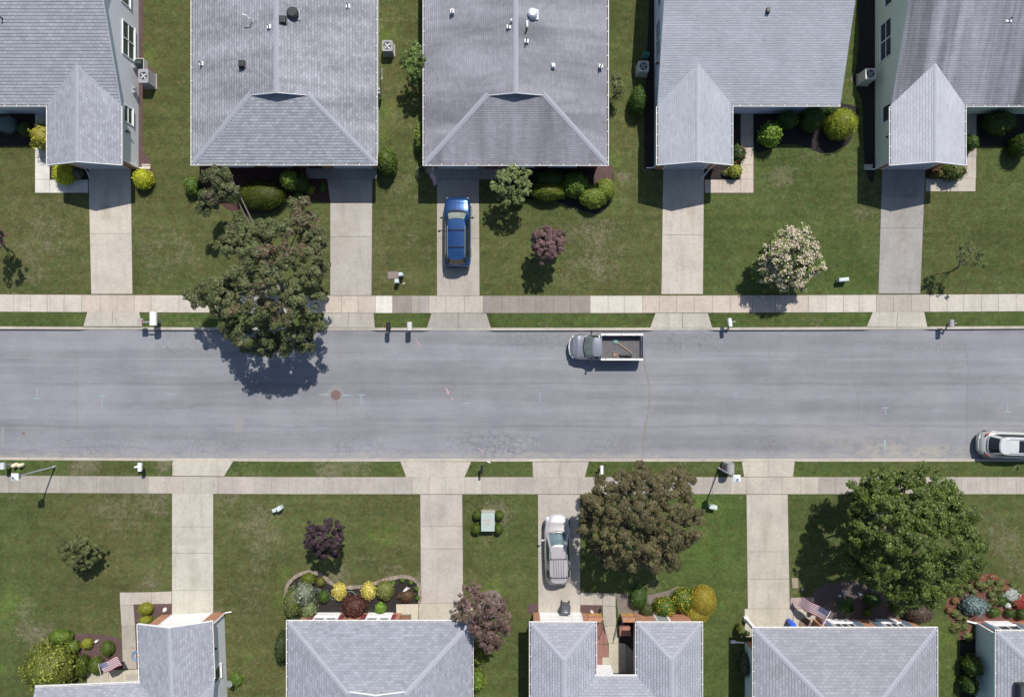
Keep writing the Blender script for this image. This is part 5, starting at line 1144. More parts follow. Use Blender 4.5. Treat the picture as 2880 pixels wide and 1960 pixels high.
# house F garden
shrub('leafy_bush', 'big yellow-green broadleaf bush at the lower left corner', 'bush', 137, 1880, 71, 66, 2.4, [(.17,.195,.035,4),(.13,.16,.03,3),(.24,.25,.055,2),(.10,.12,.02,3)], .11, 1.3, .16)
shrub('trimmed_hedge', 'green trimmed oval shrub above the big yellow-green bush', 'hedge', 168, 1791, 33, 21, .9, [(.13,.19,.03,4),(.10,.15,.025,3)], .05, 1, .04)
shrub('round_shrub', 'green round shrub between the oval shrub and the flag garden', 'shrub', 203, 1820, 20, 19, .8, [(.13,.18,.03,4)], .05)
shrub('round_shrub', 'small yellow-green ball in the red mulch of the lower left garden', 'shrub', 243, 1810, 17, 15, .55, [(.24,.26,.03,4),(.19,.22,.03,2)], .045, 1, .04)
shrub('round_shrub', 'dark green ball right of the yellow-green ball in the lower left garden', 'shrub', 300, 1824, 19, 21, .7, [(.08,.125,.02,4),(.11,.15,.03,2)], .045, 1, .04)
shrub('trimmed_hedge', 'tall dark oval shrub under the yellow-green bush beside the flag', 'hedge', 231, 1875, 18, 32, 1.1, [(.07,.10,.015,4),(.055,.085,.012,2)], .05, 1, .04)
shrub('round_shrub', 'dark green round shrub behind the flag of the lower left house', 'shrub', 270, 1872, 19, 25, .9, [(.09,.13,.02,4),(.11,.15,.03,2)], .05, 1, .05)
shrub('round_shrub', 'yellow-green ball shrub by the walk corner of the lower left house', 'shrub', 408, 1712, 20, 17, .75, [(.26,.27,.03,4),(.22,.24,.03,2)], .045, 1, .03)
shrub('round_shrub', 'yellow-green ball shrub against the garage eave of the lower left house', 'shrub', 407, 1745, 17, 14, .7, [(.26,.27,.03,4),(.22,.24,.03,2)], .045, 1, .03)
shrub('leafy_bush', 'low light green plant in a grass ring right of the lower left house', 'plant', 663, 1912, 20, 20, .45, [(.12,.19,.035,4),(.09,.15,.025,3)], .08, .8, .18)
# house G garden
shrub('round_shrub', 'olive green ball at the upper left of the dark mulch garden', 'shrub', 866, 1629, 21, 17, .75, [(.13,.155,.02,4),(.10,.13,.018,3)], .05, 1, .05)
shrub('round_shrub', 'small olive ball second along the top of the dark mulch garden', 'shrub', 901, 1636, 12, 13, .5, [(.14,.15,.025,4)], .045, 1, .05)
shrub('leafy_bush', 'large olive green bush at the left end of the dark mulch garden', 'bush', 822, 1697, 28, 44, 1.4, [(.12,.145,.04,4),(.15,.175,.05,3),(.09,.12,.03,2)], .07, 1, .08)
shrub('leafy_bush', 'silvery grey-green bush at the left of the dark mulch garden', 'bush', 855, 1671, 30, 32, 1.5, SIL, .085, .8, .28)
shrub('leafy_bush', 'pale green variegated bush against the house below the silvery bush', 'bush', 868, 1712, 22, 24, 1.2, [(.20,.25,.11,4),(.15,.20,.07,3)], .075, .8, .16)
shrub('round_shrub', 'dark green ball between silvery bush and first yellow shrub', 'shrub', 910, 1677, 15, 17, .65, [(.065,.115,.02,4),(.085,.135,.025,2)], .045, 1, .04)
shrub('yellow_shrub', 'bright yellow shrub on the left of the dark mulch garden', 'shrub', 953, 1663, 20, 24, .7, YEL, .06, 1, .05)
shrub('yellow_shrub', 'bright yellow shrub in the middle of the dark mulch garden', 'shrub', 1036, 1662, 21, 25, .75, YEL, .06, 1, .04)
shrub('round_shrub', 'olive and yellow flecked ball right of the middle yellow shrub', 'shrub', 1082, 1660, 25, 27, .9, [(.20,.215,.06,4),(.14,.165,.04,3),(.30,.29,.09,1)], .06, 1, .05)
shrub('japanese_maple', 'dark burgundy weeping maple against the brick between the white bay panels', 'shrub', 995, 1707, 34, 34, 1.4, BUR, .08, 1, .24)
shrub('round_shrub', 'bright lime green little bush in front of the right white bay panel', 'shrub', 1070, 1710, 15, 17, .55, [(.16,.28,.035,4),(.20,.33,.05,3)], .06, 1, .08)
shrub('leafy_bush', 'reddish brown and green shrub by the white bird ornament', 'shrub', 1142, 1675, 22, 17, .6, [(.14,.075,.045,4),(.10,.11,.035,2),(.20,.06,.04,1)], .06, .8, .14)
for (x, y, r, l) in ((1106,1638,7,'first'),(1132,1632,6.5,'second'),(1155,1638,6.5,'third'),(1171,1655,6.5,'fourth'),(1175,1681,6.5,'fifth')):
    shrub('round_shrub', f'tiny green ball, {l} from the left along the right rim of the dark mulch garden', 'shrub', x, y, r, r, .32, [(.10,.17,.025,4)], .04, 1, .03, group='tiny balls rimming the dark mulch garden')
shrub('leafy_bush', 'dark feathery evergreen at the left wall of the house with maroon shutters', 'bush', 793, 1820, 19, 44, 2.0, [(.05,.075,.025,4),(.035,.055,.018,3)], .09, .7, .16)
shrub('leafy_bush', 'bright green bush below the brownish purple tree at the right wall', 'bush', 1345, 1915, 19, 30, 1.3, [(.15,.22,.03,4),(.11,.18,.03,3)], .09, .9, .12)
shrub('leafy_bush', 'olive bush just under the brownish purple tree at the right wall', 'bush', 1346, 1850, 16, 18, 1.1, [(.13,.15,.03,4)], .08, .9, .12)
# utility box garden
for (x, y, l) in ((1343,1448,'upper left'),(1404,1449,'upper right'),(1340,1488,'lower left'),(1402,1487,'lower right')):
    shrub('round_shrub', f'dark green ball at the {l} corner of the green utility cabinet', 'shrub', x, y, 13.5, 15 if y > 1460 else 13, .75, [(.085,.125,.018,4),(.07,.105,.015,3)], .045, 1, .03, group='four balls around the utility cabinet')
# house H garden
shrub('leafy_bush', 'dark green needle shrub on the grey mulch right of the courtyard walk', 'shrub', 1797, 1681, 25, 33, .9, [(.065,.11,.025,4),(.05,.09,.02,3)], .07, .9, .10)
shrub('leafy_bush', 'brownish green low shrub against the brick right of the courtyard', 'shrub', 1820, 1718, 19, 20, .7, [(.08,.095,.035,4),(.11,.10,.04,2)], .07, .9, .12)
shrub('flowering_bush', 'green bush with golden yellow flowers, lower of the two by the right brick wall', 'flowering bush', 1870, 1708, 31, 28, 1.15, [(.09,.15,.02,5),(.60,.42,.03,1.7),(.12,.18,.03,2)], .065, 1.1, .07)
shrub('flowering_bush', 'green bush with golden yellow flowers, upper of the two next to the golden mound', 'flowering bush', 1922, 1687, 31, 33, 1.2, [(.09,.15,.02,5),(.60,.42,.03,1.8),(.12,.18,.03,2)], .065, 1.1, .07)
shrub('gold_mound', 'large smooth golden olive mound shrub on the lawn edge', 'shrub', 1978, 1691, 37, 44, 1.3, GOLD, .04, 1.3, .04)
shrub('gold_mound', 'smaller smooth golden olive mound touching the house corner', 'shrub', 1962, 1727, 33, 26, 1.0, GOLD, .04, 1.3, .04)
shrub('round_shrub', 'small dark shrub left of the white porch post of the house with the flag', 'shrub', 2083, 1770, 11, 15, 1.0, [(.12,.14,.03,4)], .05)
shrub('leafy_bush', 'shaded grey-green shrub along the left wall of the house with the flag', 'bush', 2095, 1870, 13, 34, 1.2, [(.09,.12,.07,4)], .08, .8, .14)
# house I garden
def grass_clump(label, px, py, r, h, pal, n=260, w=.035, group='spiky perennials and day lilies'):
    b = W(px, py, h*.4); b.z = 0; root = thing('perennial_plant', label, 'plant', b, group=group, world=True); mb = MB()
    R_ = r/S
    for i in range(n):
        a = random.uniform(0, 6.283); q = random.uniform(.25, 1); d = Vector((math.cos(a), math.sin(a), 0)); s_ = Vector((-d.y, d.x, 0))*w/2
        hh = h*random.uniform(.6, 1)*(1.25-q*.6); c = random.choice(pal); kk = random.uniform(.75, 1.25); c = (c[0]*kk, c[1]*kk, c[2]*kk, 1)
        p0 = b + d*.05*R_; p1 = b + d*R_*q*.5 + Vector((0,0,hh)); p2 = b + d*R_*q + Vector((0,0,hh*.62))
        mb.add([p0-s_, p0+s_, p1+s_, p1-s_, p2], [(0,1,2,3),(3,2,4)], 0, c)
    mb.build('blades', LEAF, root, uv=False); return root
grass_clump('large dark green spiky tuft before the first window of the house with slate shutters', 2382, 1704, 33, 1.2, [(.07,.12,.025),(.05,.10,.02)], 420)
grass_clump('striped spiky tuft left of the third upper house front corner', 1185, 483, 24, 1.0, [(.10,.13,.07),(.16,.19,.11)], 160)
shrub('leafy_bush', 'brown dried ball shrub below the huge green tree at the house corner', 'shrub', 2588, 1724, 36, 27, 1.3, BRN, .05, 1.2, .05)
shrub('leafy_bush', 'deep shade shrub right of the fountain-like tuft under the huge green tree', 'shrub', 2455, 1690, 22, 20, .9, DG, .06)
shrub('leafy_bush', 'yellow-green shrub at the right end of the pinkish gravel bed', 'shrub', 2525, 1708, 18, 24, .8, [(.12,.17,.04,4),(.10,.14,.03,2)], .075, .9, .14)
shrub('leafy_bush', 'light green bush between huge green tree and brown dried ball', 'bush', 2610, 1692, 24, 24, 1.0, [(.12,.18,.03,4),(.09,.15,.03,3)], .08, .9, .14)
shrub('leafy_bush', 'small dark green mound under the second window of the house with the flag', 'shrub', 2442, 1722, 12, 12, .45, MG, .05)
# house J garden
for (x, y, r, l) in ((2755,1642,13,'top left, below the upper coral flowers'),(2783,1638,12,'top centre, between the coral flower clumps'),(2812,1640,13,'top right, beside the upper right coral flowers'),(2790,1672,12,'centre, just above the day lily right of the blue spruce'),(2700,1665,14,'far left, above the left coral tip'),(2690,1725,14,'lower left, near the lower left coral flowers'),(2712,1762,13,'below the blue spruce near the downspout'),(2850,1648,12,'right, above the white flowers'),(2866,1662,12,'right edge, beside the white flowers'),(2780,1702,9,'touching the right side of the blue spruce'),(2726,1652,12,'upper left, under the tree edge'),(2740,1665,10,'directly above the blue spruce')):
    shrub('leafy_plant', 'ragged low green plant, ' + l, 'plant', x, y, r, r*.85, .35, [(.13,.17,.05,4),(.17,.18,.07,3),(.34,.15,.08,.8)], .065, .7, .3, group='low plants filling the red mulch garden')
shrub('blue_spruce', 'silvery blue dwarf spruce in the red mulch garden', 'shrub', 2743, 1704, 35, 27, 1.1, BLU, .08, 1, .22)
shrub('round_shrub', 'green ball right of the blue dwarf spruce', 'shrub', 2798, 1722, 17, 13, .55, [(.08,.13,.02,4)], .05, 1, .05)
shrub('round_shrub', 'dark green ball below the white and red flowers', 'shrub', 2842, 1725, 14, 12, .5, DG, .045, 1, .03)
shrub('round_shrub', 'dark green ball at the right edge of the red mulch garden', 'shrub', 2874, 1728, 14, 14, .6, DG, .045, 1, .03)
shrub('round_shrub', 'green ball above the red mulch beside the white flowers', 'shrub', 2817, 1691, 14, 13, .5, [(.07,.12,.025,4)], .045, 1, .04)
shrub('flower_clump', 'white flowering patch in the red mulch garden', 'flowers', 2845, 1672, 24, 20, .4, [(.60,.62,.60,2),(.10,.16,.04,5)], .06, .9, .35)
shrub('flower_clump', 'red flowering patch at the right edge of the red mulch garden', 'flowers', 2872, 1692, 26, 22, .4, [(.36,.05,.05,2),(.10,.15,.04,4),(.45,.22,.2,1)], .06, .9, .35)
shrub('flower_clump', 'small white flower cluster left of the green ball in the red mulch garden', 'flowers', 2835, 1703, 9, 9, .3, [(.70,.72,.70,3),(.10,.17,.04,2)], .06, .9, .15)
for (x, y, r, l) in ((2762,1628,16,'top of'),(2795,1625,14,'upper right of'),(2828,1655,14,'right side of'),(2688,1690,13,'left tip of'),(2672,1715,12,'lower left of'),(2730,1630,12,'upper left of')):
    shrub('flower_clump', f'coral red flowering edging plants at the {l} the red mulch garden', 'flowers', x, y, r, r*.8, .3, [(.30,.12,.07,2),(.12,.15,.045,5),(.38,.2,.1,1)], .055, .8, .35, group='coral edging flowers')
for (x, y, r, l) in ((2768,1650,22,'upper middle of'),(2805,1660,22,'middle right of'),(2797,1690,18,'right of the blue spruce in'),(2705,1740,24,'lower left of'),(2715,1700,20,'left of the blue spruce in'),(2690,1765,20,'bottom tip of'),(2722,1790,20,'beside the downspout of')):
    grass_clump(f'arching day lily foliage at the {l} the red mulch garden', x, y, r, .5, [(.13,.17,.05),(.16,.19,.06),(.20,.17,.07)], 150, .04)
shrub('leafy_bush', 'shaded dark green shrub with lime tips along the left wall of the bottom right house', 'bush', 2737, 1872, 24, 28, 1.6, [(.06,.10,.02,4),(.14,.20,.03,1)], .09, .9, .1)
shrub('leafy_bush', 'shaded dark shrub lowest along the left wall of the bottom right house', 'bush', 2728, 1925, 22, 26, 1.4, DG, .08, .9, .1)
# ------------------------------------------------------------------ vehicles (front = +x, length centred)
TYRE = RUBBER; RIM = plain('alloy', (.45, .46, .48), .3, .05, 5, .5, .8)
PLAST = plain('black_trim', (.02, .02, .022), .5, .2); LAMP = plain('headlamp_lens', (.55, .57, .58), .12, .05, 5, .8); RED = plain('tail_lamp_red', (.35, .012, .015), .2, .1, 5, .6)
AUTOG = plain('tinted_car_glass', (.035, .05, .052), .04, .2, 2, .9); WSG = plain('windscreen_glass', (.11, .145, .14), .04, .35, 2.2, .9); DKG = plain('privacy_glass', (.012, .014, .016), .06, .2, 2, .8)
def interp(tab, x):
    if x <= tab[0][0]: return tab[0][1]
    for (a, va), (b, vb) in zip(tab, tab[1:]):
        if x <= b:
            t = (x-a)/(b-a); t = t*t*(3-2*t); return va + (vb-va)*t
    return tab[-1][1]
def body_loft(L, wtab, ztab, paint, root, name='body', x0=None, x1=None, crown=.05, nst=44, name2=None, sill=.28, shoulder=.85):
    mb = MB(); xs_ = np.linspace(x0 if x0 is not None else -L/2, x1 if x1 is not None else L/2, nst); rings = []
    for x in xs_:
        w = interp(wtab, x); z = interp(ztab, x); w = max(w, .02); z = max(z, sill+.1)
        half = [(w*.90, sill), (w*.985, sill+.12), (w, sill + (z-sill)*.45), (w*.985, sill+(z-sill)*.72), (w*.95, z-.07), (w*.90, z-.015), (w*.78, z+crown*.35), (w*.5, z+crown*.75), (w*.22, z+crown), (0, z+crown)]
        ring = [(x, -a, b) for a, b in half] + [(x, a, b) for a, b in half[::-1][1:]]
        rings.append(ring)
    n = len(rings[0]); mb.V = [Vector(p) for r in rings for p in r]
    for i in range(len(rings)-1):
        for k in range(n-1): mb.F.append([i*n+k, (i+1)*n+k, (i+1)*n+k+1, i*n+k+1])
    mb.F.append(list(range(n))); mb.F.append(list(range(len(mb.V)-1, len(mb.V)-n-1, -1)))
    mb.MI = [0]*len(mb.F); mb.C = [(1,1,1,1)]*len(mb.F)
    return mb.build(name, paint, root, smooth=True, uv=False)
def sring(cx, a, w, z, n=72, p=5.0, bow=0.0, zc=0.0):
    out = []
    for k in range(n):
        t = 2*math.pi*k/n; c, s = math.cos(t), math.sin(t)
        x = math.copysign(abs(c)**(2/p), c)*a; y = math.copysign(abs(s)**(2/p), s)*w
        x += bow*(1-(y/w)**2)*(1 if c > 0 else -1)
        out.append(Vector((cx+x, y, z + zc*(1-(y/w)**2)*0)))
    return out
def greenhouse(root, bx0, bx1, bw, bz, rx0, rx1, rw, rz, paint, ws=WSG, sd=AUTOG, rr=AUTOG, pillars=(), bow=.08, rcrown=.05, roofpaint=None, n=96):
    """b*: belt ring, r*: roof ring (x0 rear, x1 front)"""
    r0 = sring((bx0+bx1)/2, (bx1-bx0)/2, bw, bz, n, 6, bow); r1 = sring((rx0+rx1)/2, (rx1-rx0)/2, rw, rz, n, 6, bow)
    def lev(t): return [a.lerp(b, t) + Vector((0, 0, 0)) + ((a.lerp(b, t) - Vector(((bx0+bx1)/2, 0, 0))).normalized()*0) for a, b in zip(r0, r1)]
    R_ = [lev(t) for t in (0, .10, .90, 1.0)]
    sh = MB(); gl = {'windscreen': MB(), 'rear_window': MB(), 'side_window': MB(), 'side_window2': MB()}
    for k in range(n):
        k2 = (k+1) % n; e = r0[k2]-r0[k]; nn = Vector((e.y, -e.x, 0)).normalized(); mid = (r0[k]+r0[k2])/2
        if nn.dot(mid - Vector(((bx0+bx1)/2, 0, bz))) < 0: nn = -nn
        typ = 'windscreen' if nn.x > .75 else 'rear_window' if nn.x < -.75 else ('side_window' if mid.y > 0 else 'side_window2') if abs(nn.x) < .25 else None
        if typ and typ.startswith('side'):
            for px_ in pillars:
                if abs(mid.x - px_) < .06: typ = None; break
        for i in range(3):
            q = [R_[i][k], R_[i][k2], R_[i+1][k2], R_[i+1][k]]
            if i == 1 and typ: gl[typ].add([p + nn*.004 for p in q], [(0,1,2,3)])
            sh.add(q, [(0,1,2,3)])
    m_ = 10; cap = []
    cx_ = (rx0+rx1)/2
    rings = [r1] + [[Vector((cx_ + (p.x-cx_)*t, p.y*t, rz + rcrown*(1-t*t)*1.0)) for p in r1] for t in (.93, .8, .6, .4, .2)]
    rf = MB()
    for i in range(len(rings)-1):
        b = rings[i]; c = rings[i+1]
        rf.add(b + c, [(k, (k+1) % n, n+(k+1) % n, n+k) for k in range(n)])
    rf.add(rings[-1], [tuple(range(n))])
    sh.build('pillars', paint, root, uv=False)
    rf.build('roof', roofpaint or paint, root, smooth=True, uv=False)
    gl['windscreen'].build('windscreen', ws, root, smooth=True, uv=False); gl['rear_window'].build('rear_window', rr, root, smooth=True, uv=False)
    gl['side_window'].build('side_window', sd, root, uv=False); gl['side_window2'].build('side_window', sd, root, uv=False)
def wheels(root, xf, xr, w, r=.36):
    for x in (xf, xr):
        for sy in (-1, 1):
            mb = MB(); mb.tube([(x, sy*(w-.20), r), (x, sy*(w-.17), r), (x, sy*(w+.0), r), (x, sy*(w+.03), r)], [r*.9, r, r, r*.92], 24); t = mb.build('wheel', TYRE, root, uv=False)
            mb = MB(); mb.tube([(x, sy*(w+.028), r), (x, sy*(w+.04), r)], [r*.6, r*.55], 16); mb.build('rim', RIM, t, uv=False)
def mirrors(root, x, w, z, paint, s=1):
    for sy in (-1, 1):
        mb = MB(); mb.tube([(x, sy*(w-.05), z-.04), (x-.02, sy*(w+.08), z)], .03, 6); mb.ell((x-.03, sy*(w+.16), z+.02), (.07, .11*s, .085), 12, 8); mb.build('mirror', paint, root, smooth=True, uv=False)
def line_on(root, pts, r, mat, name='panel_seam'):
    mb = MB(); mb.tube(pts, r, 5); return mb.build(name, mat, root, uv=False)

BLUE = m_paint('metallic_blue_paint', (.014, .062, .19), .5, .26)
def deg(a): return R(a)
# blue estate/SUV, nose up in the picture
p = W(1286, 651, .9)
car = thing('parked_car', 'metallic blue suv with roof rails parked nose to the house on the third upper driveway', 'car', (p.x, p.y, .022), deg(90) , group=None)
wt = [(-2.46,.78),(-2.35,.90),(-2.0,.955),(0,.965),(1.5,.955),(2.1,.90),(2.35,.82),(2.50,.60)]
body_loft(4.96, wt, [(-2.48,.72),(-2.36,1.0),(-1.2,1.06),(.6,1.05),(1.35,1.03),(2.1,.93),(2.36,.84),(2.48,.62)], BLUE, car)
greenhouse(car, -2.30, 1.28, .865, 1.05, -2.0, .62, .66, 1.74, BLUE, plain('greenish_windscreen', (.22, .25, .22), .05, .3, 2, .9), DKG, DKG, (.0, -.95, .75), .10)
wheels(car, 1.55, -1.45, .93); mirrors(car, .95, .93, 1.08, PLAST)
for sy in (-1, 1):
    mb = MB(); mb.tube([(.20, sy*.60, 1.80), (.05, sy*.61, 1.845), (-1.8, sy*.60, 1.845), (-1.95, sy*.59, 1.79)], .024, 8); mb.build('roof_rail', RIM, car, uv=False)
    mb = MB(); mb.ell((2.33, sy*.68, .70), (.10, .14, .07)); mb.build('headlight', LAMP, car, smooth=True, uv=False)
    mb = MB(); mb.box(-2.44, sy*.80-.06, .55, -2.36, sy*.80+.06, .78); mb.build('taillight', RED, car, uv=False)
    line_on(car, [(2.36, sy*.60, .865), (1.9, sy*.67, .965), (1.3, sy*.78, 1.035)], .010, PLAST)
    line_on(car, [(2.30, sy*.09, .93), (2.0, sy*.12, .995), (1.5, sy*.14, 1.085)], .012, BLUE)
for x in (-.05, -1.22):
    mb = MB(); mb.tube([(x, -.60, 1.84), (x, -.5, 1.865), (x, .5, 1.865), (x, .60, 1.84)], .028, 8); mb.build('roof_bar', PLAST, car, uv=False)
for i in range(7):
    y = -.36 + i*.12; line_on(car, [(-.1, y, 1.787), (-1.85, y, 1.777)], .007, BLUE)
mb = MB(); mb.tube([(1.33, -.72, 1.06), (1.43, -.35, 1.085), (1.46, 0, 1.09), (1.43, .35, 1.085), (1.33, .72, 1.06)], .045, 6); mb.build('cowl', PLAST, car, uv=False)
for sy in (-.45, .1): line_on(car, [(1.4, sy+.3, 1.12), (1.30, sy-.2, 1.15)], .012, PLAST, 'wiper')
mb = MB(); mb.box(-2.52, -.80, .38, -2.42, .80, .56); mb.build('bumper', PLAST, car, bevel=.03, uv=False)

# silver pickup, nose left
PK = m_paint('pewter_paint', (.25, .26, .30), .5, .38)
p = W(1706, 976, .8)
car = thing('pickup_truck', 'silver grey pickup truck with an open bed holding a shovel, parked along the upper kerb', 'pickup truck', (p.x, p.y, ZR), deg(180))
wt = [(-2.57,.90),(-2.3,.925),(0,.93),(1.2,.93),(1.9,.91),(2.25,.84),(2.45,.70),(2.56,.42)]
body_loft(5.14, wt, [(.45,1.02),(1.0,1.06),(1.4,1.05),(2.0,.98),(2.35,.88),(2.56,.66)], PK, car, x0=.42, x1=2.56, crown=.06, sill=.36)
greenhouse(car, .46, 1.50, .83, 1.06, .50, .98, .66, 1.62, PK, WSG, DKG, DKG, (), .10, .035)
wheels(car, 1.62, -1.6, .90, .37); mirrors(car, 1.12, .93, 1.14, PLAST, 1.15)
# cargo box: floor, walls, white rails, tailgate
LINER = plain('bed_liner', (.115, .112, .118), .8, .25, 6)
mb = MB(); mb.box(-2.50, -.80, .56, .42, .80, .62)
for i in range(12): y = -.74 + i*.135; mb.box(-2.46, y, .62, .38, y+.06, .638)
mb.build('bed_floor', LINER, car, uv=False)
mb = MB()
for sy in (-1, 1):
    mb.box(-2.54, sy*.87-.065, .40, .42, sy*.87+.065, 1.14)
mb.box(.34, -.80, .62, .42, .80, 1.15)
mb.build('bed_side', PK, car, bevel=.03, uv=False)
WR = plain('white_bed_rail', (.80, .80, .80), .35, .03)
for sy in (-1, 1):
    mb = MB(); mb.box(-2.55, sy*.875-.06, 1.141, .44, sy*.875+.06, 1.185); 
    for x in (-2.1, -1.0, .1): mb.box(x-.03, sy*.84-.03, 1.186, x+.03, sy*.84+.03, 1.19, 1)
    mb.build('bed_rail', [WR, PLAST], car, bevel=.012, uv=False)
mb = MB(); mb.box(-2.60, -.80, .50, -2.545, .80, 1.15); mb.box(-2.62, -.8, 1.151, -2.53, .8, 1.18); mb.build('tailgate', [PK], car, bevel=.01, uv=False)
for sy in (-1, 1):
    mb = MB(); mb.box(-2.6, sy*.88-.05, .7, -2.541, sy*.88+.05, 1.05); mb.build('taillight', RED, car, uv=False)
    mb = MB(); mb.ell((2.36, sy*.66, .72), (.10, .16, .10)); mb.build('headlight', LAMP, car, smooth=True, uv=False)
    line_on(car, [(2.40, sy*.55, .89), (1.9, sy*.68, 1.005), (1.45, sy*.80, 1.055)], .014, PLAST)
    line_on(car, [(2.28, sy*.07, .965), (1.9, sy*.12, 1.055), (1.6, sy*.13, 1.10)], .010, PK)
    mb = MB(); mb.tube([(-1.6+.46*math.cos(a), sy*.955, .40+.44*math.sin(a)) for a in [math.pi*i/10 for i in range(11)]], .03, 6); mb.build('wheel_arch', PK, car, uv=False)
mb = MB(); mb.tube([(1.53, -.72, 1.06), (1.62, -.35, 1.10), (1.65, 0, 1.10), (1.62, .35, 1.10), (1.53, .72, 1.06)], .05, 6); mb.build('cowl', PLAST, car, uv=False)
mb = MB(); mb.tube([(2.40,-.7,.58), (2.55,-.45,.56), (2.62, 0, .56), (2.55,.45,.56), (2.40,.7,.58)], .08, 8); mb.build('bumper', LG, car, uv=False)
pm = Matrix.Translation((p.x, p.y, ZR)) @ Matrix.Rotation(deg(180), 4, 'Z')
# shovel lying in the bed
a = W(1733, 961, .55); b = W(1778, 993, .55)
t = thing('shovel', 'shovel with pale wooden handle and green blade lying in the pickup bed', 'shovel', (a.x, a.y, ZR+.66), math.atan2(b.y-a.y, b.x-a.x))
L_ = (b-a).length
mb = MB(); mb.tube([(.1,0,.05),(L_,0,.03)], .022, 8); mb.build('handle', plain('pale_wood', (.55,.38,.22), .7), t, uv=False)
mb = MB(); v = [(-.22,-.10,.0),(-.22,.10,.0),(-.05,.14,.01),(.10,.10,.03),(.12,0,.06),(.10,-.10,.03),(-.05,-.14,.01)]; mb.add(v + [(x_, y_, z_+.02) for x_, y_, z_ in v], [tuple(range(6,-1,-1)), tuple(range(7,14))] + [(i,(i+1)%7,7+(i+1)%7,7+i) for i in range(7)]); mb.build('blade', plain('green_enamel', (.13,.30,.27), .4), t, uv=False)
p2 = W(1760, 999, .6); mb = MB(); mb.tube([(-.42,0,.04),(-.36,0,.10),(.36,0,.10),(.42,0,.04)], [.06,.09,.09,.06], 10); mb.box(-.25,-.03,.18,.25,.03,.20)
o = mb.build('tow_bar', plain('dark_tow_bar', (.04,.04,.045), .5), None, uv=False); o.location = (p2.x, p2.y, ZR+.64); tag(o, 'dark tow hitch bar lying along the lower side of the pickup bed', 'tow bar')
mb = MB(); q = W(1730, 997, .6)
for i in range(26):
    c_ = Vector((random.gauss(0,.11), random.gauss(0,.08), .02)); mb.box(c_.x-.03, c_.y-.025, .0, c_.x+.03, c_.y+.025, random.uniform(.03,.07), 0, (1,1,1,1), Matrix.Rotation(random.uniform(0,3), 4, 'Z'))
o = mb.build('brick_rubble', plain('orange_rubble', (.40,.20,.13), .9, .4, 20), None, uv=False); o.location = (q.x, q.y, ZR+.64); tag(o, 'small heap of orange brick rubble in the pickup bed corner', 'rubble')

# champagne wagon, nose up
CH = m_paint('champagne_paint', (.47, .44, .44), .3, .32)
p = W(1568.5, 1546, .85)
car = thing('parked_car', 'champagne wagon with black roof bars parked nose to the street on a lower driveway', 'car', (p.x, p.y, .022), deg(91.2))
wt = [(-2.52,.50),(-2.4,.74),(-2.1,.88),(-1.2,.935),(0,.95),(1.2,.935),(1.9,.86),(2.2,.74),(2.42,.55),(2.52,.30)]
body_loft(5.04, wt, [(-2.52,.66),(-2.38,.90),(-1.8,.95),(.6,.95),(1.1,.93),(1.9,.80),(2.3,.68),(2.52,.52)], CH, car, crown=.08)
greenhouse(car, -2.28, 1.25, .84, .95, -2.02, .30, .62, 1.50, CH, plain('bluish_windscreen', (.10,.15,.165), .04, .4, 2.4, .9), plain('green_side_glass', (.05,.08,.07), .05, .3), plain('pale_green_rear_glass', (.13,.18,.17), .05, .3), (.05,-.92,-1.95), .14)
wheels(car, 1.6, -1.45, .90, .34); mirrors(car, .78, .93, 1.0, LG)
DB = plain('dark_roof_bar', (.05,.05,.075), .5)
for x in (-.42, -1.72):
    mb = MB(); mb.tube([(x, -.54, 1.54), (x, -.48, 1.60), (x, .48, 1.60), (x, .54, 1.54)], .022, 6); mb.box(x-.06, -.58, 1.50, x+.06, -.5, 1.58); mb.box(x-.06, .5, 1.50, x+.06, .58, 1.58); mb.build('roof_bar', DB, car, uv=False)
for i in range(5):
    y = -.34 + i*.17; line_on(car, [(-.45, y, 1.558), (-1.9, y, 1.553)], .012, DB, 'roof_strip')
for sy in (-1, 1):
    line_on(car, [(.1, sy*.53, 1.525), (-.4, sy*.54, 1.53)], .02, DB, 'roof_rail')
    mb = MB(); mb.ell((2.12, sy*.66, .69), (.22, .15, .07)); mb.build('headlight', LAMP, car, smooth=True, uv=False)
    mb = MB(); mb.ell((-2.28, sy*.70, .66), (.07, .08, .12)); mb.build('taillight', RED, car, smooth=True, uv=False)
    line_on(car, [(2.32, sy*.40, .735), (1.9, sy*.55, .875), (1.25, sy*.66, .98)], .008, plain('seam_grey', (.2,.19,.19), .6))
mb = MB(); mb.box(2.38, -.28, .55, 2.46, .28, .64); mb.build('grille', LG, car, bevel=.02, uv=False)
mb = MB(); mb.tube([(1.22,-.72,.97),(1.34,-.35,1.0),(1.38,0,1.01),(1.34,.35,1.0),(1.22,.72,.97)], .03, 6); mb.build('cowl', plain('seam_grey', (.2,.19,.19), .6), car, uv=False)
for sy in (.38, -.1): line_on(car, [(1.28, sy+.2, 1.06), (1.2, sy-.35, 1.09)], .010, PLAST, 'wiper')

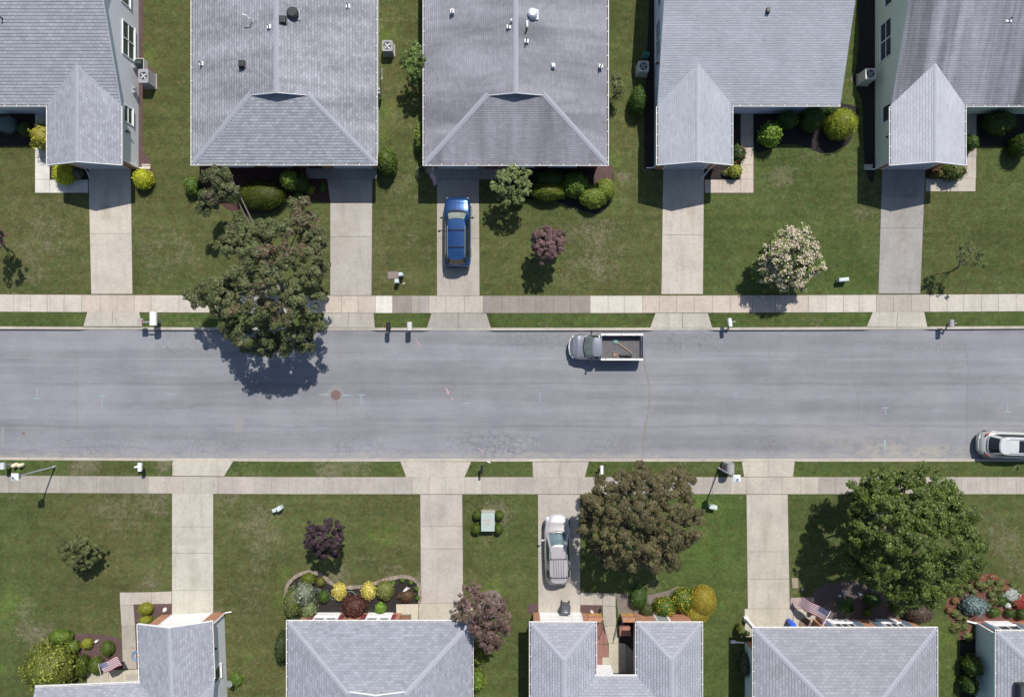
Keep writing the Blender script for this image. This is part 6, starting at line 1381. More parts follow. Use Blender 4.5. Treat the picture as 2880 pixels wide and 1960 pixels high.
# white-silver crossover at right edge, nose right
CW = m_paint('pearl_silver_paint', (.50, .51, .49), .3, .30)
p = W(2748.5, 1250, .6)
car = thing('parked_car', 'pearl silver suv with sunroof and red tail lamps cut off by the right edge', 'car', (p.x+2.62, p.y-.03, ZR), deg(-2))
wt = [(-2.42,.45),(-2.34,.66),(-2.15,.82),(-1.8,.91),(-1.0,.95),(1.2,.945),(1.9,.87),(2.2,.74),(2.42,.40)]
body_loft(4.84, wt, [(-2.42,.66),(-2.3,.84),(-1.95,1.0),(-1.6,1.06),(1.0,1.04),(1.8,.92),(2.42,.6)], CW, car, crown=.05)
greenhouse(car, -2.0, 1.45, .80, 1.06, -1.45, .75, .62, 1.62, CW, WSG, DKG, DKG, (-.25,.6), .14, .05, roofpaint=m_paint('pearl_roof', (.60,.62,.62), .2, .3), n=120)
wheels(car, 1.5, -1.5, .91, .36); mirrors(car, 1.0, .93, 1.1, CW)
mb = MB(); mb.box(-.32, -.42, 1.655, .30, .42, 1.687); mb.build('sunroof', DKG, car, bevel=.06, uv=False)
for i in range(6): y = -.38+i*.15; line_on(car, [(-.40, y, 1.668), (-1.2, y, 1.66)], .006, CW, 'roof_strip')
for sy in (-1, 1):
    mb = MB(); mb.tube([(-1.18, sy*.50, 1.655), (-1.05, sy*.50, 1.69), (.75, sy*.50, 1.69), (.85, sy*.50, 1.65)], .02, 6); mb.build('roof_rail', RIM, car, uv=False)
    mb = MB(); mb.tube([(-2.22, sy*.55, .90), (-2.13, sy*.70, .97), (-1.93, sy*.82, 1.02)], [.055,.075,.04], 8); mb.build('taillight', RED, car, smooth=True, uv=False)
    mb = MB(); mb.tube([(-1.5+.48*math.cos(a), sy*.945, .38+.47*math.sin(a)) for a in [math.pi*i/10 for i in range(11)]], .03, 6); mb.build('wheel_arch', CW, car, uv=False)
    for x in (-.6, .35): mb = MB(); mb.tube([(x, sy*.94, .92), (x+.18, sy*.94, .92)], .018, 6); mb.build('door_handle', RIM, car, uv=False)
mb = MB(); mb.tube([(-2.32,-.66,.60),(-2.44,-.3,.60),(-2.46,0,.60),(-2.44,.3,.60),(-2.32,.66,.60)], .06, 8); mb.build('bumper', CW, car, smooth=True, uv=False)
line_on(car, [(-2.33,-.6,.72),(-2.385,-.3,.74),(-2.40,0,.74),(-2.385,.3,.74),(-2.33,.6,.72)], .012, GREYM)
line_on(car, [(-1.86, .0, 1.14), (-1.72, -.45, 1.18)], .010, PLAST, 'wiper')

# ------------------------------------------------------------------ street furniture and garden things
def mailbox(label, px, py, ang, boxm, postm=None, tube=False, post_dx=0, L=.50, w=.20, hh=1.05, flag=True, big=False):
    """px,py: middle of the box top; ang: heading of the door"""
    c = W(px, py, hh); t = thing('mailbox', label, 'mailbox', (c.x, c.y, 0), ang, 'kerbside mailboxes'); postm = postm or boxm
    mb = MB(); n = 12; r = w/2
    prof = [(-r, hh-.18), (r, hh-.18), (r, hh-.08)] + [(r*math.cos(a), hh-.08+r*.9*math.sin(a)) for a in [math.pi*i/n for i in range(1, n)]] + [(-r, hh-.08)]
    v = [(-L/2, a, b) for a, b in prof] + [(L/2, a, b) for a, b in prof]; N = len(prof)
    mb.add(v, [tuple(range(N-1,-1,-1)), tuple(range(N, 2*N))] + [(i, (i+1) % N, N+(i+1) % N, N+i) for i in range(N)]); b_ = mb.build('box', boxm, t, uv=False)
    mb = MB(); mb.add([(L/2+.001, a*1.06, (b-hh+.09)*1.06+hh-.09) for a, b in prof] + [(L/2+.02, a*1.06, (b-hh+.09)*1.06+hh-.09) for a, b in prof], [tuple(range(N-1,-1,-1)), tuple(range(N, 2*N))] + [(i, (i+1) % N, N+(i+1) % N, N+i) for i in range(N)]); mb.build('door', boxm, t, uv=False)
    mb = MB(); mb.box(-.05+post_dx, -.05 , 0, .05+post_dx, .05, hh-.181) if not tube else mb.box(-.05, .30, 0, .05, .40, hh-.1)
    if tube: mb.box(-.05, -.1, hh-.24, .05, .399, hh-.182)
    mb.build('post', postm, t, uv=False)
    if flag: mb = MB(); mb.box(-.1, -r-.03, hh-.1, .1, -r-.015, hh-.07); mb.box(.06, -r-.03, hh-.069, .13, -r-.015, hh+.02); mb.build('flag', plain('mailbox_flag_red', (.45,.03,.04), .5), t, uv=False)
    return t
BLK = plain('gloss_black', (.015,.016,.02), .3, .1, 5, .6); BEIG = plain('stone_plastic', (.50,.48,.46), .6, .05); GRYP = plain('grey_plastic', (.30,.29,.29), .6, .06)
t = mailbox('large white mailbox on the grey bracket post by the first upper driveway', 429, 896, R(-90), WHITE, GRYP, False, .1, .92, .46, 1.15, flag=False)
mb = MB(); mb.tube([(.25,0,0),(.25,0,1.0)], .05, 6); mb.tube([(.25,0,1.0),(.25,-.1,1.1),(.25,-.75,1.1)], .05, 6); mb.build('bracket', GRYP, t, uv=False)
mb = MB(); mb.box(-.02,-1.1,.95,.40,-.72,1.12); mb.build('newspaper_box', GRYP, t, uv=False)
mb = MB(); mb.box(.1,-.76,1.121,.36,-.71,1.16); mb.build('red_panel', plain('mailbox_flag_red', (.45,.03,.04), .5), t, uv=False)
mailbox('black mailbox on a black post at the kerb, left one of the pair', 1091, 918, R(-90), BLK, BLK, False, .05, .56, .30)
mailbox('beige plastic mailbox at the kerb, right one of the pair', 1151, 917, R(-90), BEIG, BLK, False, .05, .58, .36, flag=False)
mailbox('white mailbox with arm post on the verge right of the fourth upper driveway', 2054, 906, R(-82), WHITE, GRYP, True, 0, .56, .26, flag=False)
mailbox('grey box shaped mailbox with arm post on the verge near the upper right', 2678, 909, R(-90), GRYP, GREYM, True, 0, .50, .34, flag=False)
mailbox('pale grey mailbox cut by the left edge on the lower verge', 4, 1311, R(90), LG, GRYP, False, 0, .44, .3, flag=False)
mailbox('white mailbox with arm post on the lower verge left of the first lower driveway', 391, 1314, R(90), WHITE, WHITE, True, 0, .56, .26, flag=False)
mailbox('narrow black mailbox with white end on the lower verge', 1355, 1320, R(90), BLK, WHITE, False, 0, .60, .16, flag=False)
mailbox('white mailbox with a side newspaper box above the brownish olive tree', 1693, 1322, R(90), WHITE, GRYP, False, 0, .56, .22, flag=False)
t = mailbox('large grey mailbox with a dark red lettered door beside the right street lamp', 2055, 1318, R(90), GRYP, GRYP, False, 0, .70, .56, 1.15, flag=False)
mb = MB(); mb.box(-.36,-.3,.1,.36,.3,.95); mb.build('mailbox_body', GRYP, t, bevel=.02, uv=False)
mb = MB(); 
for i, z_ in enumerate((.55,.66,.77)): mb.box(-.12, .301, z_, .14, .312, z_+.05)
mb.build('lettering', plain('mailbox_flag_red', (.45,.03,.04), .5), t, uv=False)

def street_lamp(label, px, py):
    b = W(px, py); t = thing('street_lamp', label, 'street lamp', b, group='post top street lamps'); hp = 3.55
    ALU = plain('painted_lamp_pole', (.36,.38,.42), .5, .06)
    mb = MB(); mb.tube([(0,0,-.05),(0,0,.25),(0,0,.26),(0,0,hp)], [.085,.08,.06,.045], 12); mb.build('pole', ALU, t, uv=False)
    mb = MB(); s0, s1 = .12, .22; z0, z1 = hp, hp+.42
    mb.add([(-s0,-s0,z0),(s0,-s0,z0),(s0,s0,z0),(-s0,s0,z0),(-s1,-s1,z1),(s1,-s1,z1),(s1,s1,z1),(-s1,s1,z1)], [(0,3,2,1),(0,1,5,4),(1,2,6,5),(2,3,7,6),(3,0,4,7)]); mb.build('lantern', LAMP, t, uv=False)
    mb = MB(); s = .245; z2 = z1+.005
    mb.add([(-s,-s,z2),(s,-s,z2),(s,s,z2),(-s,s,z2),(-.05,-.05,z2+.14),(.05,-.05,z2+.14),(.05,.05,z2+.14),(-.05,.05,z2+.14)], [(0,3,2,1),(0,1,5,4),(1,2,6,5),(2,3,7,6),(3,0,4,7),(4,5,6,7)]); c_ = mb.build('lamp_cap', plain('lamp_cap_paint', (.66,.70,.76), .4, .04), t, uv=False)
    mb = MB(); mb.tube([(.0,0,z2+.14),(0,0,z2+.22)], [.05,.05], 12); mb.build('photocell', plain('photocell_blue_grey', (.10,.13,.19), .4), c_, uv=False)
street_lamp('tall pole street lamp on the left lower verge', 155, 1312)
street_lamp('tall pole street lamp on the lower verge beside the large grey mailbox', 2021, 1316)

def ac_unit(label, px, py, h, w, d, fan='open', rot=0, mat=None, slats=True):
    c = W(px, py, h); t = thing('air_conditioner', label, 'air conditioner', (c.x, c.y, 0), rot, 'air conditioning condensers'); mat = mat or LG
    mb = MB(); mb.box(-w/2-.07, -d/2-.07, -.05, w/2+.07, d/2+.07, .08, 0, (.36,.34,.31,1)); mb.build('pad', CON, t)
    mb = MB(); mb.box(-w/2, -d/2, .09, w/2, d/2, h-.05)
    for i in range(7): z_ = .16 + (h-.3)*i/7; mb.box(-w/2-.008, -d/2-.008, z_, w/2+.008, d/2+.008, z_+.03)
    mb.build('cabinet', mat, t, bevel=.01)
    r = min(w, d)*.40; mb = MB(); n = 28
    outer = []; N4 = n
    for k in range(n):
        a = 2*math.pi*k/n; c_, s_ = math.cos(a), math.sin(a); mx = max(abs(c_), abs(s_)); outer.append((c_/mx*(w/2+.015), s_/mx*(d/2+.015)))
    v = [(x, y, h) for x, y in outer] + [(r*math.cos(2*math.pi*k/n), r*math.sin(2*math.pi*k/n), h) for k in range(n)] + [(x, y, h-.06) for x, y in outer] + [(r*math.cos(2*math.pi*k/n), r*math.sin(2*math.pi*k/n), h-.045) for k in range(n)]
    mb.add(v, [(k, (k+1) % n, n+(k+1) % n, n+k) for k in range(n)] + [(2*n+k, 2*n+(k+1) % n, (k+1) % n, k) for k in range(n)] + [(n+k, n+(k+1) % n, 3*n+(k+1) % n, 3*n+k) for k in range(n)]); mb.build('top_panel', mat, t, uv=False)
    mb = MB(); mb.cyl((0,0,h-.049),(0,0,h-.044), r*1.02, None, 24); mb.build('fan_well', DARK, t, uv=False)
    mb = MB(); mb.cyl((0,0,h-.043),(0,0,h+.01), .07, None, 12)
    for k in range(4):
        a = k*1.57+.4; q = [Vector((r*q0*math.cos(a+da), r*q0*math.sin(a+da), h-.03+dz)) for q0, da, dz in ((.2,0,0),(.85,-.1,.01),(.85,.55,-.01),(.2,.9,0))]; mb.add(q, [(0,1,2,3)])
    mb.build('fan', LG if fan == 'open' else GREYM, t, uv=False)
    mb = MB()
    for k in range(1, 5):
        rr = r*k/4.2; mb.tube([(rr*math.cos(2*math.pi*i/16), rr*math.sin(2*math.pi*i/16), h+.006) for i in range(17)], .004, 4, caps=False)
    mb.build('grille', GREYM, t, uv=False)
ac_unit('tall grey air conditioner against the white siding of the top left house', 403, 214, 1.1, .70, .95, mat=plain('ac_grey', (.27,.27,.29), .5, .05))
ac_unit('grey rounded air conditioner on the grass between the second and third upper houses', 1089, 129, .85, .72, .74, mat=plain('ac_grey', (.27,.27,.29), .5, .05))
ac_unit('pale air conditioner in the shade left of the fourth upper house', 1810, 187, .95, .72, .74, 'grid', mat=BEIG)
ac_unit('beige tall air conditioner in the shade left of the last upper house', 2449, 208, 1.2, .72, .75, 'grid', mat=BEIG)

PED = plain('pale_green_pedestal', (.50,.56,.55), .5, .05)
def pedestal(label, px, py, w, d, h, rot=0):
    c = W(px, py, h); t = thing('utility_pedestal', label, 'utility box', (c.x, c.y, 0), rot, 'utility pedestals on the lawns')
    mb = MB(); mb.box(-w/2, -d/2, -.05, w/2, d/2, h-.12); mb.build('base', PED, t, bevel=.01, uv=False)
    mb = MB(); mb.box(-w/2-.02, -d/2-.02, h-.118, w/2+.02, d/2+.02, h-.03); mb.box(-w/2+.03, -d/2+.03, h-.03, w/2-.03, d/2-.03, h); mb.build('cap', PED, t, bevel=.02, uv=False)
pedestal('pale green utility pedestal touching the brown ground hatch', 1126, 771, .26, .2, .75, .15)
pedestal('white topped utility pedestal below the brown ground hatch', 1115, 790, .24, .24, .72)
pedestal('low pale green utility box right of the blossoming bush', 2375, 786, .66, .22, .6, .1)
pedestal('pale green utility pedestal, larger of the pair on the lower lawn', 783, 1431, .30, .28, .6, .6)
pedestal('pale green utility pedestal, smaller of the pair on the lower lawn', 770, 1436, .22, .2, .5, .3)
pedestal('pale green utility pedestal, left of the pair by the brownish olive tree', 2003, 1427, .30, .22, .6, -.3)
pedestal('pale green utility pedestal, right of the pair by the brownish olive tree', 2012, 1428, .26, .24, .6)
c = W(1105, 774); t = thing('ground_hatch', 'brown rectangular hatch set in the lawn right of the second upper driveway', 'hatch', c, R(3))
mb = MB(); mb.box(-.37,-.26,-.05,.37,.26,.022); mb.build('hatch_lid', plain('hatch_brown', (.21,.17,.16), .9, .15, 12), t, bevel=.02)
mb = MB(); 
for a_ in ((-.43,-.31,.43,-.265),(-.43,.265,.43,.31),(-.43,-.264,-.375,.264),(.375,-.264,.43,.264)): mb.box(a_[0],a_[1],-.04,a_[2],a_[3],.015)
mb.build('hatch_rim', SOIL, t)
# transformer cabinet
c = W(1372, 1468, .75); t = thing('utility_cabinet', 'pale green utility cabinet with faint red warning print between four ball shrubs', 'utility cabinet', (c.x, c.y, 0))
mb = MB(); mb.box(-.5,-.72,-.05,.5,.7,.1, 0, (.36,.34,.31,1)); mb.build('pad', CON, t)
GC = plain('cabinet_sage', (.36,.42,.395), .5, .08, 2)
mb = MB(); mb.box(-.44,-.62,.101,.44,.6,.70); mb.build('cabinet', GC, t, bevel=.02, uv=False)
mb = MB(); mb.box(-.48,-.66,.701,.48,.62,.75); mb.build('lid', GC, t, bevel=.02, uv=False)
mb = MB()
for (y_, a_, b_) in ((.16,-.38,.30),(.08,-.36,.12),(-.10,-.34,.26),(-.17,-.30,.05)):
    x_ = a_
    while x_ < b_: l_ = random.uniform(.04,.10); mb.box(x_, y_, .751, x_+l_, y_+.03, .753); x_ += l_+.025
mb.build('warning_print', plain('faded_red_print', (.50,.20,.15), .7), t, uv=False)
# manholes
c = W(943, 1111); t = thing('manhole_cover', 'round rusty manhole cover in the middle of the road', 'manhole cover', (c.x, c.y, ZR))
RUST = plain('rusty_iron', (.17,.105,.09), .7, .25, 8)
mb = MB(); mb.cyl((0,0,-.02),(0,0,.006), .355, None, 36); mb.build('frame', plain('manhole_frame', (.12,.10,.10), .8), t, uv=False)
mb = MB(); mb.cyl((0,0,.0),(0,0,.012), .315, None, 36)
for i in range(-4, 5):
    l_ = math.sqrt(max(.01, .29**2-(i*.065)**2)); mb.box(-l_, i*.065-.012, .012, l_, i*.065+.012, .018)
mb.build('lid', RUST, t, uv=False)
mb = MB(); mb.prism([(.75*(1+.25*noise.noise(Vector((math.cos(a)*1.5,math.sin(a)*1.5,0))))*math.cos(a), .62*(1+.25*noise.noise(Vector((math.cos(a)*1.5,math.sin(a)*1.5,0))))*math.sin(a)) for a in [2*math.pi*k/24 for k in range(24)]], -.02, .003); mb.build('collar', plain('manhole_stain', (.205,.205,.215), .9, .2, 6), t, uv=False)
c = W(62, 1219); mb = MB(); mb.cyl((0,0,-.02),(0,0,.008), .10, None, 20); o = mb.build('valve_cover', RUST, None, uv=False); o.location = (c.x, c.y, ZR); tag(o, 'tiny rusty round valve cover in the road near the left edge', 'valve cover')

# bins
c = W(1592, 1716, 1.0); t = thing('wheelie_bin', 'dark grey wheeled bin in front of the white garage door beside the courtyard', 'bin', (c.x, c.y, .02), R(-4))
DG_ = plain('bin_plastic', (.075,.085,.10), .55, .08)
mb = MB(); b0, b1 = .24, .30
mb.add([(-b0,-b0,0.02),(b0,-b0,.02),(b0,b0,.02),(-b0,b0,.02),(-b1,-b1,.9),(b1,-b1,.9),(b1,b1,.9),(-b1,b1,.9)], [(0,3,2,1),(0,1,5,4),(1,2,6,5),(2,3,7,6),(3,0,4,7),(4,5,6,7)]); mb.build('bin_body', DG_, t, uv=False)
mb = MB(); mb.box(-.32,-.32,.905,.32,.30,.96); mb.box(-.25,-.25,.961,.25,.22,.985); l_ = mb.build('lid', DG_, t, bevel=.02, uv=False)
mb = MB(); 
for i in range(4): mb.box(-.12+i*.062, -.16, .987, -.08+i*.062, -.11, .99)
for i in range(4): mb.box(-.10+i*.05, -.02, .987, -.07+i*.05, .0, .99)
mb.build('lettering', WHITE, l_, uv=False)
mb = MB(); mb.tube([(-.2,.30,.88),(-.2,.42,.93),(.2,.42,.93),(.2,.30,.88)], .022, 6); mb.build('handle', DG_, t, uv=False)
for sx in (-1,1): mb = MB(); mb.cyl((sx*.24,.28,.12),(sx*.30,.28,.12), .12, None, 14); mb.build('wheel', RUBBER, t, uv=False)
c = W(2225, 1752, .5); t = thing('recycling_barrel', 'bright blue plastic barrel by the porch of the house with the flag', 'barrel', (c.x, c.y, .02))
BP = plain('blue_plastic', (.03,.12,.62), .35, .1); mb = MB(); mb.tube([(0,0,0),(0,0,.1),(0,0,.4),(0,0,.45),(0,0,.85)], [.17,.19,.20,.21,.20], 22); mb.build('barrel_body', BP, t, smooth=True, uv=False)
mb = MB(); mb.tube([(0,0,.851),(0,0,.89)], [.21,.20], 22); mb.tube([(0,0,.89),(0,0,.92)], [.07,.07], 12); mb.build('lid', BP, t, uv=False)

# flags: cloth with stripes, canton and stars; frame axes given
FW = plain('flag_white', (.58,.56,.60), .8, .05); FR = plain('flag_red', (.20,.012,.03), .8, .06); FB = plain('flag_blue', (.025,.035,.13), .8, .08)
def us_flag(label, hx, hy, hh, ax, ay, w, fly, pole0, sag=.3, ph=0):
    """hx,hy,hh: upper hoist corner; ax: fly direction (world xyz), ay: hoist direction"""
    o = W(hx, hy, hh); t = thing('flag', label, 'flag', (pole0.x, pole0.y, 0), 0, 'national flags on house poles', world=True)
    ax, ay = Vector(ax).normalized(), Vector(ay).normalized(); nrm = ax.cross(ay).normalized()
    f = lambda u, v: o + ax*(u*fly) + ay*(v*w) + nrm*(.07*math.sin(u*9+ph+v*1.5)) * u**.5 + Vector((0,0,-sag*u*u))
    mb = MB(); NU = 26
    for i in range(NU):
        for j in range(13):
            u0, u1, v0, v1 = i/NU, (i+1)/NU, j/13, (j+1)/13
            mi = 2 if (u1 <= .42 and j < 7) else (1 if j % 2 == 0 else 0)
            mb.add([f(u0,v0), f(u1,v0), f(u1,v1), f(u0,v1)], [(0,1,2,3)], mi)
    for r_ in range(9):
        for c_ in range(6 if r_ % 2 == 0 else 5):
            u = (.035 + c_*.065 + (0 if r_ % 2 == 0 else .033)); v = .04 + r_*.057; q = f(u, v)
            for sg in (1, -1):
                n_ = nrm*sg*.004; s5 = []
                for k in range(10):
                    rr = (.026 if k % 2 == 0 else .011); a_ = math.pi*k/5; s5.append(q + n_ + ax*rr*math.cos(a_) + ay*rr*math.sin(a_))
                mb.add(s5, [tuple(range(10))], 0)
    mb.build('cloth', [FW, FR, FB], t, uv=False)
    end = o + (o - pole0).normalized()*.06
    mb = MB(); mb.tube([pole0, end], .016, 8); p_ = mb.build('flagpole', WHITE, t, uv=False)
    mb = MB(); mb.ell(end, (.03,.03,.03), 8, 6); mb.build('finial', plain('brass', (.5,.35,.08), .35), p_, uv=False)
us_flag('striped flag held out over the dark green shrubs of the lower left house', 277, 1868, 1.9, (.85,.35,-.1), (.28,-.75,-.25), .80, 1.2, W(286, 1906, 1.6), .15)
us_flag('striped flag beside the porch of the house with slate blue shutters', 2335, 1720, 2.0, (-1,.5,-.25), (-.35,-.85,-.4), .85, 1.75, W(2312, 1762, 2.2), .35, 1.2)
us_flag('small striped flag hanging in shade over the left corner of the third upper garage', 1216, 480, 1.9, (.5,-1,-.9), (-.35,-.30,-.5), .5, .85, W(1218, 468, 2.35), .2, 2)

# doormats, pots, ornaments
def put(mb, name, mats, loc, label, cat, rz=0, group=None, **k):
    o = mb.build(name, mats, None, **k); o.location = loc; o.rotation_euler = (0,0,rz); tag(o, label, cat, group); return o
MATB = plain('brown_coir', (.20,.11,.06), .95, .25, 20); MATD = plain('mat_border', (.05,.05,.05), .9)
mb = MB(); mb.box(-.38,-.24,0,.38,.24,.014,1); mb.box(-.28,-.17,.015,.28,.17,.02,0)
for i in range(13): 
    for y_ in (-.205,.205): mb.box(-.35+i*.056,y_-.02,.015,-.32+i*.056,y_+.02,.018,2)
for i in range(6):
    for x_ in (-.33,.33): mb.box(x_-.02,-.14+i*.054,.015,x_+.02,-.115+i*.054,.018,2)
put(mb, 'doormat', [MATB, MATD, plain('mat_beige', (.45,.40,.32), .9)], (*W(1142,1736)[:2], .02), 'brown doormat with checked border on the porch of the house with maroon shutters', 'doormat')
mb = MB(); mb.box(-.42,-.22,0,.42,.22,.014)
for i in range(12): mb.box(-.40+i*.07,-.2,.0145,-.385+i*.07,.2,.018,1)
put(mb, 'doormat', [plain('mat_light', (.40,.37,.33), .9), plain('mat_line', (.16,.13,.12), .9)], (*W(372,1902)[:2], .021), 'grey lattice doormat on the porch of the lower left house', 'doormat')
mb = MB(); mb.cyl((0,0,0),(0,0,.012), .48, None, 36)
for k in range(1,9): mb.tube([(k*.055*math.cos(2*math.pi*i/28), k*.055*math.sin(2*math.pi*i/28), .013) for i in range(29)], .006, 4, 1, False)
put(mb, 'round_mat', [plain('jute', (.20,.15,.11), .95), plain('jute_dark', (.14,.10,.08), .95)], (*W(2264,1756)[:2], .02), 'large round brown mat on the porch of the house with the flag', 'mat', uv=False)
def pot(label, px, py, mat, r, h, flower=None):
    c = W(px, py, h); t = thing('flower_pot', label, 'flower pot', (c.x, c.y, 0), 0, 'garden pots'); mb = MB(); mb.tube([(0,0,0),(0,0,h*.9),(0,0,h)], [r*.7,r,r*1.05], 18); mb.build('pot', mat, t, uv=False)
    n = 90; d = np.random.normal(size=(n,3)); d /= np.linalg.norm(d,axis=1)[:,None]; d[:,2] = abs(d[:,2]); P_ = d*np.array([r,r,r*.8]) + [0,0,h]
    quads_mesh('plant', P_, d, np.full(n,.07), leafcols(n, flower or DG), LEAF, t)
pot('cobalt blue flower pot beside the round brown mat', 2286, 1723, plain('cobalt_glaze', (.03,.05,.45), .2), .17, .42, [(.30,.10,.08,2),(.35,.12,.40,2),(.08,.13,.03,3)])
pot('hanging purple flower basket on the brick corner by the flag', 2318, 1750, plain('basket', (.3,.2,.12), .9), .18, .9, [(.32,.16,.42,3),(.45,.3,.5,2),(.08,.13,.03,2)])
pot('small dark pot with a plant behind the porch post of the house with the flag', 2103, 1781, plain('grey_glaze', (.15,.17,.16), .4), .16, .4)
# white bird ornament
c = W(1142, 1657, .6); t = thing('bird_ornament', 'white long legged garden bird ornament in the dark mulch garden', 'ornament', (c.x, c.y, 0), R(35))
mb = MB(); mb.ell((0,0,.6), (.18,.10,.09), 14, 10); mb.tube([(.12,0,.63),(.22,0,.78),(.26,0,.92),(.32,0,.95)], [.04,.028,.028,.03], 8); mb.tube([(.32,0,.95),(.42,0,.92)], [.022,.005], 6); mb.tube([(-.12,0,.6),(-.28,0,.62)], [.06,.02], 8); mb.build('bird', WHITE, t, smooth=True, uv=False)
mb = MB(); mb.tube([(0,.03,.55),(-.02,.04,0)], .012, 6); mb.build('leg', WHITE, t, uv=False); mb = MB(); mb.tube([(0,-.03,.55),(.04,-.05,0)], .012, 6); mb.build('leg', WHITE, t, uv=False)
def stone(label, px, py, r, mat, h=.18, group='small garden stones and lights'):
    mb = MB(); mb.ell((0,0,h*.4), (r, r*.75, h), 12, 8, noisef=.5); put(mb, 'garden_stone', mat, (*W(px,py)[:2], 0), label, 'stone', random.uniform(0,3), group, smooth=True, uv=False)
WS = plain('white_stone', (.60,.58,.55), .8, .12, 12)
stone('white stone in the red mulch by the lower left garage', 466, 1713, .17, WS, .22); stone('small white stone among the balls of the lower left garden', 274, 1801, .13, WS)
stone('pale triangular stone in the small brick bed right of the bin', 1664, 1719, .17, plain('pinkish_stone', (.55,.42,.38), .8), .25)
stone('round white stone in the shade of the huge green tree, leftmost', 2255, 1655, .10, plain('bluish_stone', (.35,.40,.45), .7)); stone('grey boulder left above the fountain-like tuft', 2360, 1674, .13, plain('bluish_stone', (.35,.40,.45), .7)); stone('grey boulder right above the fountain-like tuft', 2373, 1667, .12, plain('bluish_stone', (.35,.40,.45), .7)); stone('grey boulder furthest right above the fountain-like tuft', 2415, 1668, .12, plain('bluish_stone', (.35,.40,.45), .7)); stone('small pale stone right of the fountain-like tuft', 2438, 1696, .09, plain('bluish_stone', (.35,.40,.45), .7))
stone('cream double blossom clump on the left lower verge', 48, 1307, .20, plain('cream_bloom', (.75,.62,.45), .9, .25, 14), .35); stone('cream blossom clump touching the first on the left lower verge', 64, 1307, .19, plain('cream_bloom', (.75,.62,.45), .9, .25, 14), .33)
stone('black lamp shaped stone by the courtyard walk', 1688, 1713, .10, BLK, .3)
mb = MB(); mb.box(-.13,-.03,0,.13,.03,.02); put(mb, 'litter', WHITE, (*W(1375,1299)[:2], .015), 'white scrap lying on the lower kerb above the narrow black mailbox', 'litter', -.4)
mb = MB(); mb.box(-.10,-.02,0,.10,.02,.02); put(mb, 'litter', WHITE, (*W(1136,797)[:2], .005), 'white scrap on the grass right of the utility pedestals', 'litter', .5)
# hoses
HOSE = plain('grey_green_hose', (.16,.22,.22), .6)
mb = MB(); mb.tube([(*W(*q)[:2], .03) for q in smoothloop([(884,1652),(905,1664),(920,1660),(930,1680),(945,1686),(965,1682),(975,1665),(990,1662),(1005,1675),(1015,1680)], 4, False)], .022, 6); tag(mb.build('garden_hose', HOSE, None, uv=False), 'thin grey garden hose winding through the dark mulch garden', 'hose')
mb = MB()
for k in range(3): mb.tube([(*W(384+ (13-k*2)*math.cos(a), 1843 + (14-k*2)*math.sin(a))[:2], .04+k*.02) for a in [2*math.pi*i/20 for i in range(21)]], .018, 6, caps=False)
tag(mb.build('garden_hose', plain('blue_hose', (.12,.26,.50), .5), None, uv=False), 'coiled blue hose on the walk beside the lower left house', 'hose')
c = W(392, 180, .5); t = thing('hose_reel', 'dark coiled hose on a pale stand against the white siding', 'hose reel', (c.x, c.y, 0), 0)
mb = MB(); mb.box(-.35,-.38,0,-.30,.38,.75); mb.box(.30,-.38,0,.34,.38,.55); mb.box(-.3,.34,.5,.3,.38,.55); mb.build('stand', BEIG, t, uv=False)
mb = MB()
for k in range(6): mb.tube([(-.22+k*.085, .30*math.cos(a), .42+.28*math.sin(a)) for a in [2*math.pi*i/18 for i in range(19)]], .035, 6, caps=False)
mb.build('hose', plain('dark_teal_hose', (.03,.05,.055), .5), t, uv=False)
c = W(1817, 153, .6); t = thing('hose_reel', 'green hose reel in the shade above the air conditioner of the fourth upper house', 'hose reel', (c.x, c.y, 0), 0)
mb = MB()
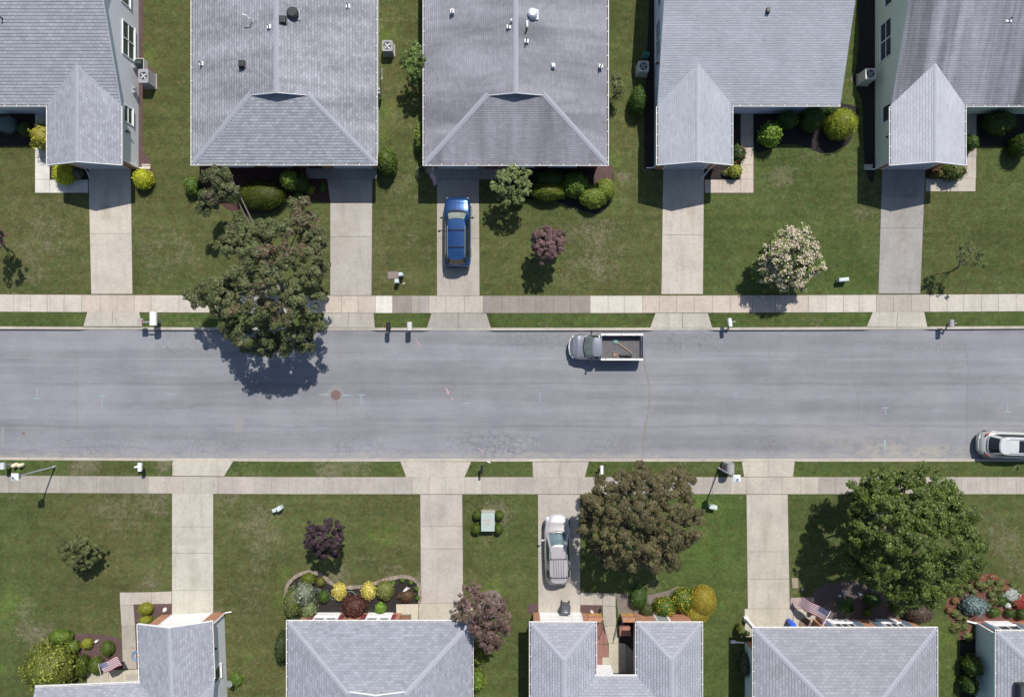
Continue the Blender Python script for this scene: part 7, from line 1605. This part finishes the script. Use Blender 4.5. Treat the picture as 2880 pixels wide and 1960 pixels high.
for k in range(5): mb.tube([(-.16+k*.08, .22*math.cos(a), .45+.22*math.sin(a)) for a in [2*math.pi*i/18 for i in range(19)]], .035, 6, caps=False)
mb.build('hose', plain('teal_green_hose', (.03,.26,.20), .5), t, uv=False); mb = MB(); mb.box(-.25,-.04,0,-.20,.04,.6); mb.box(.2,-.04,0,.25,.04,.6); mb.build('stand', GREYM, t, uv=False)
# satellite dish
c = W(642, 1925, 1.3); t = thing('satellite_dish', 'small grey dish on a bracket at the right wall of the lower left house', 'satellite dish', (c.x, c.y, 0), 0)
mb = MB(); mb.tube([(-.3,0,1.1),(0,0,1.1),(0,0,1.3)], .02, 6); mb.build('bracket', GREYM, t, uv=False); mb = MB(); mb.tube([(0,0,1.3),(.06,.06,1.36),(.10,.10,1.38)], [.05,.18,.24], 18); mb.build('dish', GREYM, t, uv=False)
# stone edging of the mulch garden (one low border)
c = W(810, 1700); t = thing('stone_border', 'low curved border of pale pink stones around the dark mulch garden', 'garden border', (0,0,0), 0, world=True)
mb = MB(); P_ = smoothloop([(806,1705),(806,1660),(812,1640),(835,1618),(870,1607),(905,1616),(935,1640),(970,1650),(1030,1646),(1090,1628),(1135,1620),(1168,1630),(1180,1650),(1181,1694)], 8, False)
Q = [W(*p_) for p_ in P_]
for i in range(len(Q)-1):
    a_, b_ = Q[i], Q[i+1]; d_ = (b_-a_); l_ = d_.length; d_.normalize(); n_ = Vector((-d_.y, d_.x, 0)); w_ = random.uniform(.10,.15); g_ = .012; k_ = random.uniform(.8,1.15)
    mb.fbox((a_.x,a_.y,0), d_, n_, g_, l_-g_, -w_, w_, 0, random.uniform(.09,.13), 0, (.31*k_,.26*k_,.225*k_,1))
mb.build('stones', CON, t, uv=False)
# splash blocks
for (px, py, l) in ((412, 470, 'pale splash block by the corner of the first upper garage'), (2441, 471, 'grey splash block left of the last upper garage')):
    mb = MB(); mb.box(-.3,-.18,0,.3,.18,.05); mb.box(-.3,.10,.051,.3,.18,.10); mb.box(-.3,-.18,.051,.3,-.10,.10); put(mb, 'splash_block', plain('splash_concrete', (.48,.44,.36), .9), (*W(px,py)[:2], .01), l, 'splash block')
